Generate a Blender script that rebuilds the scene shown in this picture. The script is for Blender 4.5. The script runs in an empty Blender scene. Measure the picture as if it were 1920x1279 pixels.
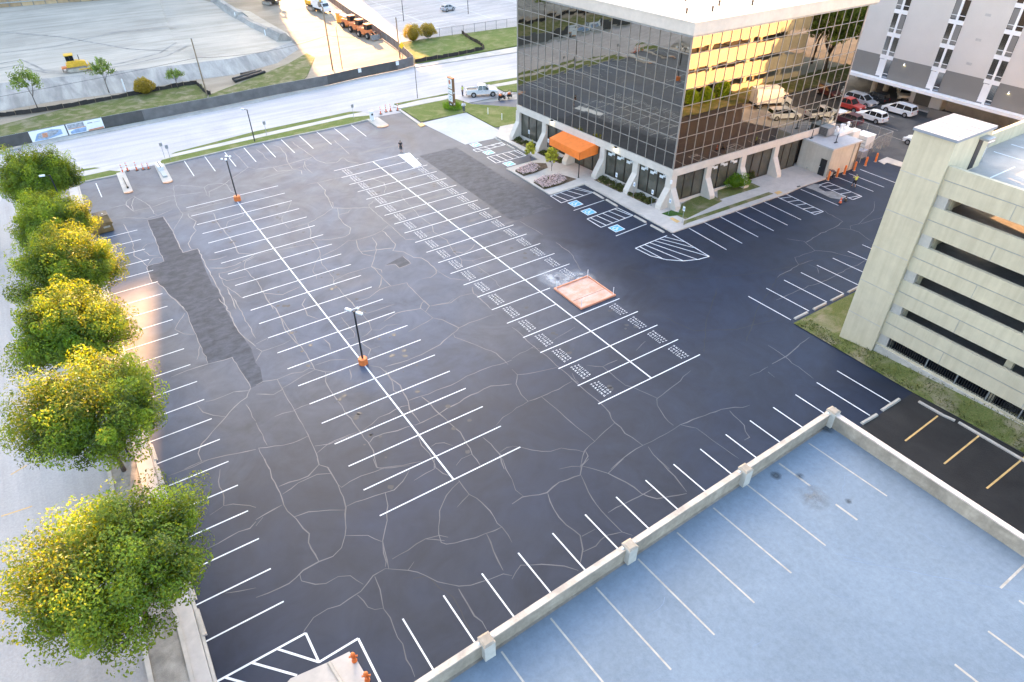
import bpy, math, random
import numpy as np
from mathutils import Vector, Matrix
R = math.radians
random.seed(7)
scene = bpy.context.scene
COL = scene.collection

# ------------------------------------------------------------- camera
cam = bpy.data.cameras.new('camera'); camo = bpy.data.objects.new('camera', cam); COL.objects.link(camo)
camo.matrix_world = Matrix([[0.833833, 0.344546, -0.43129, -27.815835], [-0.551975, 0.510716, -0.659161, -86.670929], [-0.006844, 0.787691, 0.616032, 36.769924], [0, 0, 0, 1]])
cam.sensor_width = 36.0; cam.lens = 23.5490; cam.shift_y = 0.01130
cam.clip_start = 0.5; cam.clip_end = 6000
scene.camera = camo

# ------------------------------------------------------------- sky, sun, exposure
SUN_AZ = R(11.0)          # east of +y
SUN_EL = R(16.0)
world = bpy.data.worlds.new('World'); scene.world = world; world.use_nodes = True
wn = world.node_tree.nodes; wl = world.node_tree.links
bg = wn['Background']
sky = wn.new('ShaderNodeTexSky'); sky.sky_type = 'NISHITA'; sky.sun_disc = False
sky.sun_elevation = SUN_EL; sky.sun_rotation = SUN_AZ
sky.air_density = 1.0; sky.dust_density = 3.5; sky.ozone_density = 0.8
wl.new(sky.outputs[0], bg.inputs[0]); bg.inputs[1].default_value = 0.10
sl = bpy.data.lights.new('sun', 'SUN'); sl.energy = 2.9; sl.angle = R(0.5); sl.color = (1.0, 0.53, 0.23)
so = bpy.data.objects.new('sun', sl); COL.objects.link(so)
sd = Vector((math.sin(SUN_AZ) * math.cos(SUN_EL), math.cos(SUN_AZ) * math.cos(SUN_EL), math.sin(SUN_EL)))
so.rotation_euler = sd.to_track_quat('Z', 'Y').to_euler(); so.location = (0, 0, 60)
scene.view_settings.view_transform = 'Standard'; scene.view_settings.look = 'None'
scene.view_settings.gamma = 1.0; scene.view_settings.use_curve_mapping = False
scene.view_settings.exposure = 3.4
scene.render.engine = 'CYCLES'
scene.cycles.max_bounces = 8; scene.cycles.diffuse_bounces = 3; scene.cycles.glossy_bounces = 4
scene.cycles.transparent_max_bounces = 12; scene.cycles.use_denoising = True
scene.cycles.sample_clamp_indirect = 6.0

# ------------------------------------------------------------- materials
MATS = {}
def nt(name):
    m = bpy.data.materials.new(name); m.use_nodes = True
    n = m.node_tree.nodes; b = n['Principled BSDF']
    return m, n, m.node_tree.links, b
def ramp(n, stops):
    r = n.new('ShaderNodeValToRGB'); e = r.color_ramp.elements
    while len(e) > 1: e.remove(e[0])
    e[0].position = stops[0][0]; e[0].color = (*stops[0][1], 1)
    for p, c in stops[1:]:
        k = e.new(p); k.color = (*c, 1)
    return r
def noise(n, l, co, scale, detail=4, rough=0.55, dist=0.0):
    t = n.new('ShaderNodeTexNoise'); t.inputs['Scale'].default_value = scale
    t.inputs['Detail'].default_value = detail; t.inputs['Roughness'].default_value = rough
    t.inputs['Distortion'].default_value = dist
    l.new(co, t.inputs['Vector']); return t
def mixc(n, l, fac, a, b, mode='MIX'):
    m = n.new('ShaderNodeMix'); m.data_type = 'RGBA'; m.blend_type = mode
    for s, v in ((m.inputs[0], fac), (m.inputs[6], a), (m.inputs[7], b)):
        if hasattr(v, 'is_output'): l.new(v, s)
        elif isinstance(v, (int, float)): s.default_value = v
        else: s.default_value = (*v, 1)
    return m.outputs[2]
def bump(n, l, b, h, strength, dist=0.02):
    k = n.new('ShaderNodeBump'); k.inputs['Strength'].default_value = strength; k.inputs['Distance'].default_value = dist
    l.new(h, k.inputs['Height']); l.new(k.outputs[0], b.inputs['Normal'])
def mat(name, c, rough=0.7, var=0.25, scale=1.2, fine=14.0, metal=0.0, spec=0.4, bmp=0.15, coat=0.0, emit=None):
    """base colour with broad blotches, fine grain and slight relief"""
    if name in MATS: return MATS[name]
    m, n, l, b = nt(name)
    tc = n.new('ShaderNodeTexCoord').outputs['Object']
    big = noise(n, l, tc, scale, 5); sm = noise(n, l, tc, fine, 3, 0.7)
    lo = tuple(max(0, v * (1 - var)) for v in c); hi = tuple(min(1, v * (1 + var)) for v in c)
    r1 = ramp(n, [(0.3, lo), (0.7, hi)]); l.new(big.outputs[0], r1.inputs[0])
    r2 = ramp(n, [(0.25, (1 - var * .6,) * 3), (0.75, (1 + var * .3,) * 3)]); l.new(sm.outputs[0], r2.inputs[0])
    l.new(mixc(n, l, 1.0, r1.outputs[0], r2.outputs[0], 'MULTIPLY'), b.inputs['Base Color'])
    b.inputs['Roughness'].default_value = rough; b.inputs['Metallic'].default_value = metal
    b.inputs['Specular IOR Level'].default_value = spec
    if coat: b.inputs['Coat Weight'].default_value = coat; b.inputs['Coat Roughness'].default_value = 0.08
    if bmp: bump(n, l, b, sm.outputs[0], bmp)
    if emit: b.inputs['Emission Color'].default_value = (*emit[0], 1); b.inputs['Emission Strength'].default_value = emit[1]
    MATS[name] = m; return m

def math_n(n, l, op, a, b=None, clamp=False):
    k = n.new('ShaderNodeMath'); k.operation = op; k.use_clamp = clamp
    for s, v in ((k.inputs[0], a), (k.inputs[1], b)):
        if v is None: continue
        if hasattr(v, 'is_output'): l.new(v, s)
        else: s.default_value = v
    return k.outputs[0]
def smooth(n, l, v, a, b):
    k = n.new('ShaderNodeMapRange'); k.interpolation_type = 'SMOOTHSTEP'
    k.inputs[1].default_value = a; k.inputs[2].default_value = b
    l.new(v, k.inputs[0]); return k.outputs[0]

def m_asphalt():
    m, n, l, b = nt('sealed_asphalt')
    tc = n.new('ShaderNodeTexCoord').outputs['Object']
    sx = n.new('ShaderNodeSeparateXYZ'); l.new(tc, sx.inputs[0]); x, y = sx.outputs[0], sx.outputs[1]
    big = noise(n, l, tc, 0.10, 5, 0.6, 0.4); mid = noise(n, l, tc, 0.55, 6, 0.62, 0.8); fine = noise(n, l, tc, 30, 3, 0.8)
    # how worn the seal coat is: fresh by the building and along the near edge
    wob = math_n(n, l, 'MULTIPLY', math_n(n, l, 'SUBTRACT', big.outputs[0], 0.5), 16.0)
    fx = smooth(n, l, math_n(n, l, 'ADD', x, wob), 7.0, 15.0)
    fy = smooth(n, l, math_n(n, l, 'ADD', math_n(n, l, 'MULTIPLY', y, -1.0), wob), 37.0, 55.0)
    fresh = math_n(n, l, 'MAXIMUM', fx, fy)
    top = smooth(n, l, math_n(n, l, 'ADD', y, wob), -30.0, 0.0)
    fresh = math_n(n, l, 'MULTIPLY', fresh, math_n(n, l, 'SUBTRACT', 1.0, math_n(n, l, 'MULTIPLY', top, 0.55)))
    old = mixc(n, l, mid.outputs[0], (0.056, 0.065, 0.088), (0.090, 0.104, 0.136))
    new = mixc(n, l, mid.outputs[0], (0.010, 0.016, 0.031), (0.021, 0.030, 0.053))
    worn_sheen = mixc(n, l, mid.outputs[0], (0.084, 0.095, 0.118), (0.134, 0.149, 0.178))  # far tone: dry worn seal plus grazing sky reflection put into the colour
    old = mixc(n, l, smooth(n, l, math_n(n, l, 'ADD', y, wob), -42.0, 2.0), old, worn_sheen)
    c = mixc(n, l, fresh, old, new)
    bl = noise(n, l, tc, 0.22, 6, 0.68, 1.2); gb_ = ramp(n, [(0.32, (0.74,) * 3), (0.5, (1.0,) * 3), (0.68, (1.22,) * 3)]); l.new(bl.outputs[0], gb_.inputs[0])
    c = mixc(n, l, 1.0, c, gb_.outputs[0], 'MULTIPLY')
    hue = noise(n, l, tc, 0.055, 4, 0.6, 0.8)
    c = mixc(n, l, 1.0, c, mixc(n, l, smooth(n, l, hue.outputs[0], .38, .62), (0.92, 0.99, 1.10), (1.14, 1.05, 0.98)), 'MULTIPLY')
    # pale dust over the visitor rows and swept streaks
    st = n.new('ShaderNodeMapping'); st.inputs['Scale'].default_value = (0.35, 1.6, 1); l.new(tc, st.inputs[0])
    sw = noise(n, l, st.outputs[0], 0.5, 5, 0.6, 0.6)
    dust = smooth(n, l, sw.outputs[0], 0.50, 0.72)
    inx = math_n(n, l, 'MULTIPLY', smooth(n, l, x, -1.0, 2.0), math_n(n, l, 'SUBTRACT', 1.0, smooth(n, l, x, 11.5, 13.0)))
    dz = math_n(n, l, 'MULTIPLY', math_n(n, l, 'MULTIPLY', dust, inx), smooth(n, l, y, -44.0, -14.0))
    c = mixc(n, l, math_n(n, l, 'MULTIPLY', dz, 0.45), c, (0.20, 0.195, 0.19))
    fm = noise(n, l, tc, 60, 2, 0.9)
    g = ramp(n, [(0.2, (0.72,) * 3), (0.8, (1.2,) * 3)]); l.new(fm.outputs[0], g.inputs[0])
    c = mixc(n, l, 1.0, c, g.outputs[0], 'MULTIPLY')
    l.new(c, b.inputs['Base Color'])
    rr = n.new('ShaderNodeMapRange'); rr.inputs[3].default_value = 0.66; rr.inputs[4].default_value = 0.56
    l.new(fresh, rr.inputs[0]); l.new(rr.outputs[0], b.inputs['Roughness'])
    b.inputs['Specular IOR Level'].default_value = 0.30
    bump(n, l, b, fine.outputs[0], 0.18, 0.01)
    return m
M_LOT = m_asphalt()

def m_leaf(name, c, tr, var=0.35, tw=0.5):
    m, n, l, b = nt(name)
    out = n['Material Output']; n.remove(b)
    at = n.new('ShaderNodeAttribute'); at.attribute_name = 'tint'
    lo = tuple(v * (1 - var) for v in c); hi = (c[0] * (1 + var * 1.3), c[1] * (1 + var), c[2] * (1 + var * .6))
    d = n.new('ShaderNodeBsdfDiffuse'); t = n.new('ShaderNodeBsdfTranslucent'); g = n.new('ShaderNodeBsdfGlossy')
    g.inputs['Roughness'].default_value = 0.45; g.inputs[0].default_value = (0.6, 0.65, 0.6, 1)
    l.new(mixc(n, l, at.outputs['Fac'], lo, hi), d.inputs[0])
    lo2 = tuple(v * (1 - var) for v in tr); hi2 = tuple(v * (1 + var) for v in tr)
    l.new(mixc(n, l, at.outputs['Fac'], lo2, hi2), t.inputs[0])
    ms = n.new('ShaderNodeMixShader'); ms.inputs[0].default_value = tw; l.new(d.outputs[0], ms.inputs[1]); l.new(t.outputs[0], ms.inputs[2])
    m2 = n.new('ShaderNodeMixShader'); m2.inputs[0].default_value = 0.04; l.new(ms.outputs[0], m2.inputs[1]); l.new(g.outputs[0], m2.inputs[2])
    l.new(m2.outputs[0], out.inputs[0]); MATS[name] = m; return m

def m_grass(name, a, b2, dry, s=1.0):
    m, n, l, b = nt(name)
    tc = n.new('ShaderNodeTexCoord').outputs['Object']
    big = noise(n, l, tc, 0.5 * s, 5, 0.6, 0.5); fine = noise(n, l, tc, 9 * s, 4, 0.8); v = noise(n, l, tc, 40, 2, 0.9)
    c = mixc(n, l, smooth(n, l, fine.outputs[0], .3, .7), a, b2)
    c = mixc(n, l, smooth(n, l, big.outputs[0], .42, .72), c, dry)
    g = ramp(n, [(0.25, (0.6,) * 3), (0.75, (1.3,) * 3)]); l.new(v.outputs[0], g.inputs[0])
    l.new(mixc(n, l, 1.0, c, g.outputs[0], 'MULTIPLY'), b.inputs['Base Color'])
    b.inputs['Roughness'].default_value = 0.9; b.inputs['Specular IOR Level'].default_value = 0.1
    bump(n, l, b, fine.outputs[0], 0.8, 0.06); MATS[name] = m; return m

def m_concrete(name, c, stain=0.35, streak=False, s=1.0, rough=0.8):
    m, n, l, b = nt(name)
    tc = n.new('ShaderNodeTexCoord').outputs['Object']
    big = noise(n, l, tc, 0.35 * s, 6, 0.62, 0.6); med = noise(n, l, tc, 2.2 * s, 5, 0.65); fine = noise(n, l, tc, 26, 3, 0.75)
    c1 = mixc(n, l, smooth(n, l, big.outputs[0], .3, .75), tuple(v * (1 - stain * .5) for v in c), tuple(min(1, v * (1 + stain * .3)) for v in c))
    g = ramp(n, [(0.3, (1 - stain * .45,) * 3), (0.65, (1.04,) * 3)]); l.new(med.outputs[0], g.inputs[0])
    c1 = mixc(n, l, 0.8, c1, g.outputs[0], 'MULTIPLY')
    if streak:
        mp = n.new('ShaderNodeMapping'); mp.inputs['Scale'].default_value = (2.2, 2.2, 0.12); l.new(tc, mp.inputs[0])
        sk = noise(n, l, mp.outputs[0], 1.0, 5, 0.6)
        g2 = ramp(n, [(0.35, (0.72, 0.70, 0.66)), (0.62, (1.03,) * 3)]); l.new(sk.outputs[0], g2.inputs[0])
        c1 = mixc(n, l, 0.38, c1, g2.outputs[0], 'MULTIPLY')
    l.new(c1, b.inputs['Base Color']); b.inputs['Roughness'].default_value = rough
    b.inputs['Specular IOR Level'].default_value = 0.3
    bump(n, l, b, fine.outputs[0], 0.2, 0.01); MATS[name] = m; return m

def m_streaky(name, c1, c2, sc=(0.05, 0.6, 1), rot=0.0, fine=6, rough=0.85):
    """ground with swept or driven streaks along one direction"""
    m, n, l, b = nt(name)
    tc = n.new('ShaderNodeTexCoord').outputs['Object']
    mp = n.new('ShaderNodeMapping'); mp.inputs['Scale'].default_value = sc; mp.inputs['Rotation'].default_value = (0, 0, rot); l.new(tc, mp.inputs[0])
    a = noise(n, l, mp.outputs[0], 1.0, 6, 0.62, 0.5); d = noise(n, l, tc, 0.08, 5, 0.6, 0.6); f = noise(n, l, tc, fine, 4, 0.75)
    c = mixc(n, l, smooth(n, l, a.outputs[0], .28, .72), c1, c2)
    g = ramp(n, [(0.3, (0.82,) * 3), (0.7, (1.1,) * 3)]); l.new(d.outputs[0], g.inputs[0])
    c = mixc(n, l, 1.0, c, g.outputs[0], 'MULTIPLY')
    g2 = ramp(n, [(0.3, (0.86,) * 3), (0.7, (1.08,) * 3)]); l.new(f.outputs[0], g2.inputs[0])
    l.new(mixc(n, l, 1.0, c, g2.outputs[0], 'MULTIPLY'), b.inputs['Base Color'])
    b.inputs['Roughness'].default_value = rough; b.inputs['Specular IOR Level'].default_value = 0.25
    bump(n, l, b, f.outputs[0], 0.5, 0.04); MATS[name] = m; return m

def m_mirror(name, c, rough, wav):
    m, n, l, b = nt(name)
    tc = n.new('ShaderNodeTexCoord').outputs['Object']
    w = noise(n, l, tc, 0.55, 2, 0.5); d = noise(n, l, tc, 2.0, 4, 0.6)
    g = ramp(n, [(0.3, tuple(v * .93 for v in c)), (0.7, c)]); l.new(d.outputs[0], g.inputs[0])
    l.new(g.outputs[0], b.inputs['Base Color'])
    b.inputs['Metallic'].default_value = 1.0; b.inputs['Roughness'].default_value = rough
    bump(n, l, b, w.outputs[0], 1.0, wav); MATS[name] = m; return m
def m_mesh(name, c, op):
    m, n, l, b = nt(name); out = n['Material Output']
    tc = n.new('ShaderNodeTexCoord').outputs['Object']; w = noise(n, l, tc, 3, 3)
    l.new(mixc(n, l, w.outputs[0], tuple(v * .8 for v in c), tuple(v * 1.2 for v in c)), b.inputs['Base Color'])
    b.inputs['Roughness'].default_value = 0.7
    t = n.new('ShaderNodeBsdfTransparent'); ms = n.new('ShaderNodeMixShader'); ms.inputs[0].default_value = op
    l.new(t.outputs[0], ms.inputs[1]); l.new(b.outputs[0], ms.inputs[2]); l.new(ms.outputs[0], out.inputs[0])
    MATS[name] = m; return m

M_CONC = m_concrete('pale_concrete', (0.52, 0.47, 0.41))
M_WALK = m_concrete('walk_concrete', (0.52, 0.475, 0.43), 0.25)
M_APRON = m_concrete('new_concrete', (0.47, 0.47, 0.46), 0.18)
M_PIER = m_concrete('pier_concrete', (0.62, 0.55, 0.48), 0.2)
M_GAR = m_concrete('garage_concrete', (0.62, 0.53, 0.375), 0.16, True, 0.6)
M_GARF = m_concrete('garage_floor', (0.30, 0.29, 0.28), 0.4)
M_NEARW = m_concrete('weathered_parapet', (0.41, 0.335, 0.26), 0.55, True, 1.6)
M_STREET = m_streaky('street_concrete', (0.45, 0.415, 0.405), (0.57, 0.525, 0.51), (0.03, 0.9, 1), R(-2))
M_SIDE = m_streaky('side_street', (0.38, 0.355, 0.335), (0.47, 0.435, 0.41), (0.9, 0.03, 1))
M_GROUND = m_streaky('bare_ground', (0.36, 0.33, 0.29), (0.46, 0.43, 0.38))
M_PAD = m_streaky('graded_dirt', (0.42, 0.365, 0.295), (0.56, 0.49, 0.40), (0.03, 0.35, 1), R(4))
M_PAD2 = m_streaky('dry_dirt', (0.29, 0.23, 0.165), (0.39, 0.32, 0.24), (0.1, 0.25, 1), R(70))
M_BANK = m_streaky('grey_bank', (0.27, 0.25, 0.225), (0.46, 0.42, 0.37), (0.6, 0.12, 0.3), 0.2)
M_FARLOT = m_streaky('far_lot_paving', (0.42, 0.38, 0.355), (0.54, 0.485, 0.455), (0.04, 0.5, 1), 0.1)
M_BACKLOT = m_streaky('back_lot_asphalt', (0.065, 0.067, 0.072), (0.095, 0.096, 0.10), (0.3, 0.5, 1), 0.5, 8)
M_LOWLOT = m_streaky('black_asphalt', (0.022, 0.021, 0.022), (0.036, 0.034, 0.034), (0.4, 0.4, 1), 0.5, 8, 0.6)
M_PATCH = m_streaky('patched_asphalt', (0.033, 0.039, 0.054), (0.072, 0.082, 0.108), (0.9, 1.5, 1), 0.4, 5, 0.7)
def m_seam():
    m, n, l, b = nt('crack_seam')
    tc = n.new('ShaderNodeTexCoord').outputs['Object']; sx = n.new('ShaderNodeSeparateXYZ'); l.new(tc, sx.inputs[0])
    ns = noise(n, l, tc, 0.4, 5, .6); k = math_n(n, l, 'MULTIPLY', smooth(n, l, sx.outputs[1], -62.0, -10.0), math_n(n, l, 'SUBTRACT', 1.0, math_n(n, l, 'MULTIPLY', smooth(n, l, sx.outputs[0], 6.0, 16.0), 0.8)))
    c = mixc(n, l, k, (0.105, 0.103, 0.112), (0.25, 0.24, 0.245)); g = ramp(n, [(0.3, (0.6,) * 3), (0.65, (1.15,) * 3)]); l.new(ns.outputs[0], g.inputs[0])
    l.new(mixc(n, l, 1.0, c, g.outputs[0], 'MULTIPLY'), b.inputs['Base Color']); b.inputs['Roughness'].default_value = .55
    return m
M_SEAM = m_seam()
M_WHITE = mat('white_paint', (0.70, 0.72, 0.73), 0.55, 0.16, 1.1, 9)
M_YLINE = mat('yellow_paint', (0.62, 0.40, 0.16), 0.6, 0.2, 2.0)
M_FADED = mat('faded_paint', (0.41, 0.36, 0.30), 0.7, 0.2, 2.5)
M_BLUEP = mat('blue_paint', (0.10, 0.40, 0.72), 0.55, 0.12, 2.0)
M_DECK = m_streaky('blue_deck_coating', (0.172, 0.210, 0.255), (0.190, 0.228, 0.270), (0.5, 0.22, 1), 0.4, 3, 0.55)
M_GRASS = m_grass('mown_grass', (0.11, 0.15, 0.035), (0.17, 0.20, 0.055), (0.24, 0.23, 0.10))
M_GRASSD = m_grass('patchy_grass', (0.09, 0.12, 0.03), (0.17, 0.17, 0.06), (0.30, 0.25, 0.16))
M_GRASSG = m_grass('dark_turf', (0.04, 0.09, 0.02), (0.06, 0.12, 0.03), (0.07, 0.12, 0.03))
M_SOIL = mat('mulch_soil', (0.13, 0.09, 0.06), 0.9, 0.5, 3, 18, bmp=0.6)
M_GRAVEL = mat('gravel_bed', (0.30, 0.27, 0.23), 0.9, 0.4, 0.8, 25, bmp=0.8)
M_GLASSX = m_mirror('bronze_mirror_glass', (0.37, 0.335, 0.28), 0.015, 0.0022)
M_MULL = mat('mullion_metal', (0.34, 0.31, 0.28), 0.45, 0.1, 1, metal=0.3)
M_DKGLASS = mat('dark_shop_glass', (0.085, 0.080, 0.062), 0.08, 0.35, 0.4, 3, spec=0.7, bmp=0)
M_BLACK = mat('black_metal', (0.022, 0.022, 0.024), 0.5, 0.2, 3)
M_DKBRONZE = mat('bronze_frame', (0.05, 0.04, 0.033), 0.45, 0.2, 3, metal=0.4)
M_ROOFW = m_concrete('white_roof_membrane', (0.48, 0.44, 0.38), 0.3)
M_FASCIA = m_concrete('roof_fascia', (0.68, 0.58, 0.49), 0.15)
M_ORANGE = mat('orange_awning', (0.90, 0.215, 0.035), 0.6, 0.08, 1.5)
M_ORANGEP = mat('orange_paint', (0.75, 0.20, 0.05), 0.55, 0.12, 3)
M_WHITEP = mat('white_enamel', (0.78, 0.78, 0.78), 0.4, 0.05, 2)
M_GREYM = mat('grey_metal', (0.38, 0.38, 0.38), 0.45, 0.15, 2, metal=0.5)
M_BARK = mat('tree_bark', (0.13, 0.10, 0.08), 0.9, 0.35, 4, 20, bmp=0.6)
M_WOOD = mat('pole_wood', (0.28, 0.20, 0.13), 0.85, 0.3, 3, 20, bmp=0.4)
M_LEAF = m_leaf('street_tree_leaves', (0.090, 0.185, 0.008), (0.40, 0.40, 0.008), 0.6, 0.45)
M_LEAFY = m_leaf('young_yellow_leaves', (0.50, 0.50, 0.05), (0.50, 0.50, 0.06))
M_LEAFL = m_leaf('sapling_leaves', (0.20, 0.29, 0.05), (0.26, 0.34, 0.05))
M_LEAFB = m_leaf('hedge_leaves', (0.14, 0.27, 0.015), (0.2, 0.34, 0.01), 0.4, 0.35)
M_LEAFG = m_leaf('gold_shrub_leaves', (0.42, 0.31, 0.04), (0.48, 0.36, 0.05))
M_GCOVER = m_leaf('ground_cover_leaves', (0.09, 0.10, 0.025), (0.10, 0.12, 0.02), 0.6, 0.3)
M_PETAL = m_leaf('pink_petals', (0.80, 0.63, 0.62), (0.5, 0.4, 0.4), 0.25, 0.3)
M_TYRE = mat('tyre_rubber', (0.02, 0.02, 0.02), 0.8, 0.2, 5)
M_RIM = mat('wheel_rim', (0.45, 0.45, 0.46), 0.35, 0.1, 5, metal=0.7)
M_CARGL = mat('car_glass', (0.015, 0.018, 0.02), 0.05, 0.2, 1, 3, spec=0.8, bmp=0)
M_LAMPR = mat('tail_lamp_red', (0.35, 0.02, 0.02), 0.3, 0.1, 5)
M_LAMPW = mat('head_lamp', (0.75, 0.75, 0.72), 0.2, 0.05, 5)
M_YELM = mat('machine_yellow', (0.72, 0.42, 0.04), 0.5, 0.15, 2)
M_ORM = mat('machine_orange', (0.68, 0.22, 0.08), 0.5, 0.15, 2)
M_STEEL = mat('dusty_steel', (0.26, 0.23, 0.20), 0.6, 0.3, 3, metal=0.3)
M_APTL = mat('light_stucco', (0.54, 0.51, 0.48), 0.85, 0.05, 0.2, 6)
M_APTD = mat('dark_stucco', (0.19, 0.185, 0.175), 0.85, 0.06, 0.2, 6)
M_APTW = mat('white_trim', (0.74, 0.74, 0.75), 0.6, 0.04, 1)
M_APTG = m_mirror('apartment_glass', (0.42, 0.48, 0.54), 0.12, 0.002)
M_MESHF = m_mesh('chain_link_mesh', (0.30, 0.30, 0.30), 0.28)
M_SCREEN = mat('black_fence_screen', (0.085, 0.080, 0.076), 0.8, 0.2, 0.8, 30)
M_SCREENG = mat('grey_fence_screen', (0.15, 0.14, 0.135), 0.8, 0.2, 0.8, 30)
M_SILT = mat('silt_fabric', (0.035, 0.028, 0.024), 0.8, 0.3, 1.5, 20)
M_LAGG = mat('brown_timber_lagging', (0.36, 0.25, 0.16), 0.85, 0.25, 0.6)

# ------------------------------------------------------------- mesh helpers
ORG = {}
class MB:
    def __init__(s): s.v = []; s.f = []
    def poly(s, pts):
        k = len(s.v); s.v += [tuple(p) for p in pts]; s.f.append(tuple(range(k, k + len(pts)))); return s
    def box(s, x0, x1, y0, y1, z0, z1):
        return s.prism([(x0, y0), (x1, y0), (x1, y1), (x0, y1)], z0, z1)
    def prism(s, pl, z0, z1, top=None):
        n = len(pl); k = len(s.v); a = sum(pl[i][0] * pl[(i + 1) % n][1] - pl[(i + 1) % n][0] * pl[i][1] for i in range(n))
        if a < 0:
            pl = pl[::-1]
            if top: top = top[::-1]
        tp = top or pl
        s.v += [(p[0], p[1], z0) for p in pl] + [(p[0], p[1], z1) for p in tp]
        s.f.append(tuple(range(k + n - 1, k - 1, -1))); s.f.append(tuple(range(k + n, k + 2 * n)))
        for i in range(n):
            j = (i + 1) % n; s.f.append((k + i, k + j, k + n + j, k + n + i))
        return s
    def hexa(s, b, t):
        k = len(s.v); s.v += [tuple(p) for p in b] + [tuple(p) for p in t]; n = len(b)
        s.f.append(tuple(range(k + n - 1, k - 1, -1))); s.f.append(tuple(range(k + n, k + 2 * n)))
        for i in range(n):
            j = (i + 1) % n; s.f.append((k + i, k + j, k + n + j, k + n + i))
        return s
    def tube(s, p0, p1, r0, r1=None, n=8, caps=True):
        r1 = r0 if r1 is None else r1
        p0 = Vector(p0); p1 = Vector(p1); d = (p1 - p0).normalized()
        a = d.orthogonal().normalized(); b = d.cross(a); k = len(s.v)
        for p, r in ((p0, r0), (p1, r1)):
            for i in range(n):
                t = 2 * math.pi * i / n; s.v.append(tuple(p + (a * math.cos(t) + b * math.sin(t)) * r))
        for i in range(n):
            j = (i + 1) % n; s.f.append((k + i, k + j, k + n + j, k + n + i))
        if caps:
            s.f.append(tuple(range(k + n - 1, k - 1, -1))); s.f.append(tuple(range(k + n, k + 2 * n)))
        return s
    def lathe(s, prof, cx, cy, n=12):
        k = len(s.v); m = len(prof)
        for r, z in prof:
            for i in range(n):
                t = 2 * math.pi * i / n; s.v.append((cx + r * math.cos(t), cy + r * math.sin(t), z))
        for q in range(m - 1):
            for i in range(n):
                j = (i + 1) % n; s.f.append((k + q * n + i, k + q * n + j, k + (q + 1) * n + j, k + (q + 1) * n + i))
        s.f.append(tuple(range(k + n - 1, k - 1, -1))); s.f.append(tuple(range(k + (m - 1) * n, k + m * n)))
        return s
    def ell(s, c, rx, ry, rz, n=10, m=6):
        k = len(s.v)
        for q in range(m + 1):
            ph = math.pi * q / m - math.pi / 2
            for i in range(n):
                t = 2 * math.pi * i / n
                s.v.append((c[0] + rx * math.cos(ph) * math.cos(t), c[1] + ry * math.cos(ph) * math.sin(t), c[2] + rz * math.sin(ph)))
        for q in range(m):
            for i in range(n):
                j = (i + 1) % n; s.f.append((k + q * n + i, k + q * n + j, k + (q + 1) * n + j, k + (q + 1) * n + i))
        return s
    def build(s, name, m, parent=None, smooth=False, local=False):
        v = s.v
        if parent is not None and not local and parent in ORG:
            ox, oy, oz, rz = ORG[parent]; c, sn = math.cos(-rz), math.sin(-rz)
            v = [((x - ox) * c - (y - oy) * sn, (x - ox) * sn + (y - oy) * c, z - oz) for x, y, z in v]
        me = bpy.data.meshes.new(name); me.from_pydata(v, [], s.f); me.materials.append(m)
        if smooth: me.polygons.foreach_set('use_smooth', [True] * len(me.polygons))
        o = bpy.data.objects.new(name, me); COL.objects.link(o)
        if parent is not None:
            o.parent = parent
            if parent in ORG: ORG[o] = ORG[parent]
        return o
def thing(name, label, cat, loc=(0, 0, 0), rz=0.0, group=None):
    o = bpy.data.objects.new(name, None); COL.objects.link(o); o.location = loc; o.rotation_euler = (0, 0, rz)
    o.empty_display_size = 0.2
    ORG[o] = (loc[0], loc[1], loc[2] if len(loc) > 2 else 0, rz)
    tag(o, label, cat, group); return o
def tag(o, label=None, cat=None, group=None, kind=None):
    for k, v in (('label', label), ('category', cat), ('group', group), ('kind', kind)):
        if v: o[k] = v
    return o
def struct(name, mb, m, smooth=False):
    return tag(mb.build(name, m, None, smooth), kind='structure')
def kids(o): return [c for c in COL.objects if c.parent == o]
def copy_tree(o, loc, rz=None, label=None, sc=None):
    r = o.copy(); COL.objects.link(r); r.location = loc
    if rz is not None: r.rotation_euler = (0, 0, rz)
    if label: r['label'] = label
    if sc: r.scale = sc if not isinstance(sc, (int, float)) else (sc,) * 3
    for ch in TREE.get(o) or TREE.setdefault(o, kids(o)):
        c = ch.copy(); COL.objects.link(c); c.parent = r
        for g in TREE.get(ch) or TREE.setdefault(ch, kids(ch)):
            d = g.copy(); COL.objects.link(d); d.parent = c
    return r
TREE = {}
def sheet(pl, z): return MB().poly([(p[0], p[1], z) for p in (pl if area(pl) > 0 else pl[::-1])])
def area(pl): return sum(pl[i][0] * pl[(i + 1) % len(pl)][1] - pl[(i + 1) % len(pl)][0] * pl[i][1] for i in range(len(pl)))
def seg(mb, a, b, w, z):
    dx, dy = b[0] - a[0], b[1] - a[1]; L = math.hypot(dx, dy) or 1; nx, ny = -dy / L * w / 2, dx / L * w / 2
    mb.poly([(a[0] - nx, a[1] - ny, z), (b[0] - nx, b[1] - ny, z), (b[0] + nx, b[1] + ny, z), (a[0] + nx, a[1] + ny, z)]); return mb
def ribbon(mb, pl, w, z):
    n = len(pl); L = []; Rr = []
    for i in range(n):
        a = pl[max(0, i - 1)]; b = pl[min(n - 1, i + 1)]; dx, dy = b[0] - a[0], b[1] - a[1]; q = math.hypot(dx, dy) or 1
        ww = w[i] if isinstance(w, list) else w
        nx, ny = -dy / q * ww / 2, dx / q * ww / 2
        L.append((pl[i][0] + nx, pl[i][1] + ny, z)); Rr.append((pl[i][0] - nx, pl[i][1] - ny, z))
    k = len(mb.v); mb.v += L + Rr
    for i in range(n - 1): mb.f.append((k + n + i, k + n + i + 1, k + i + 1, k + i))
    return mb
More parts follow.
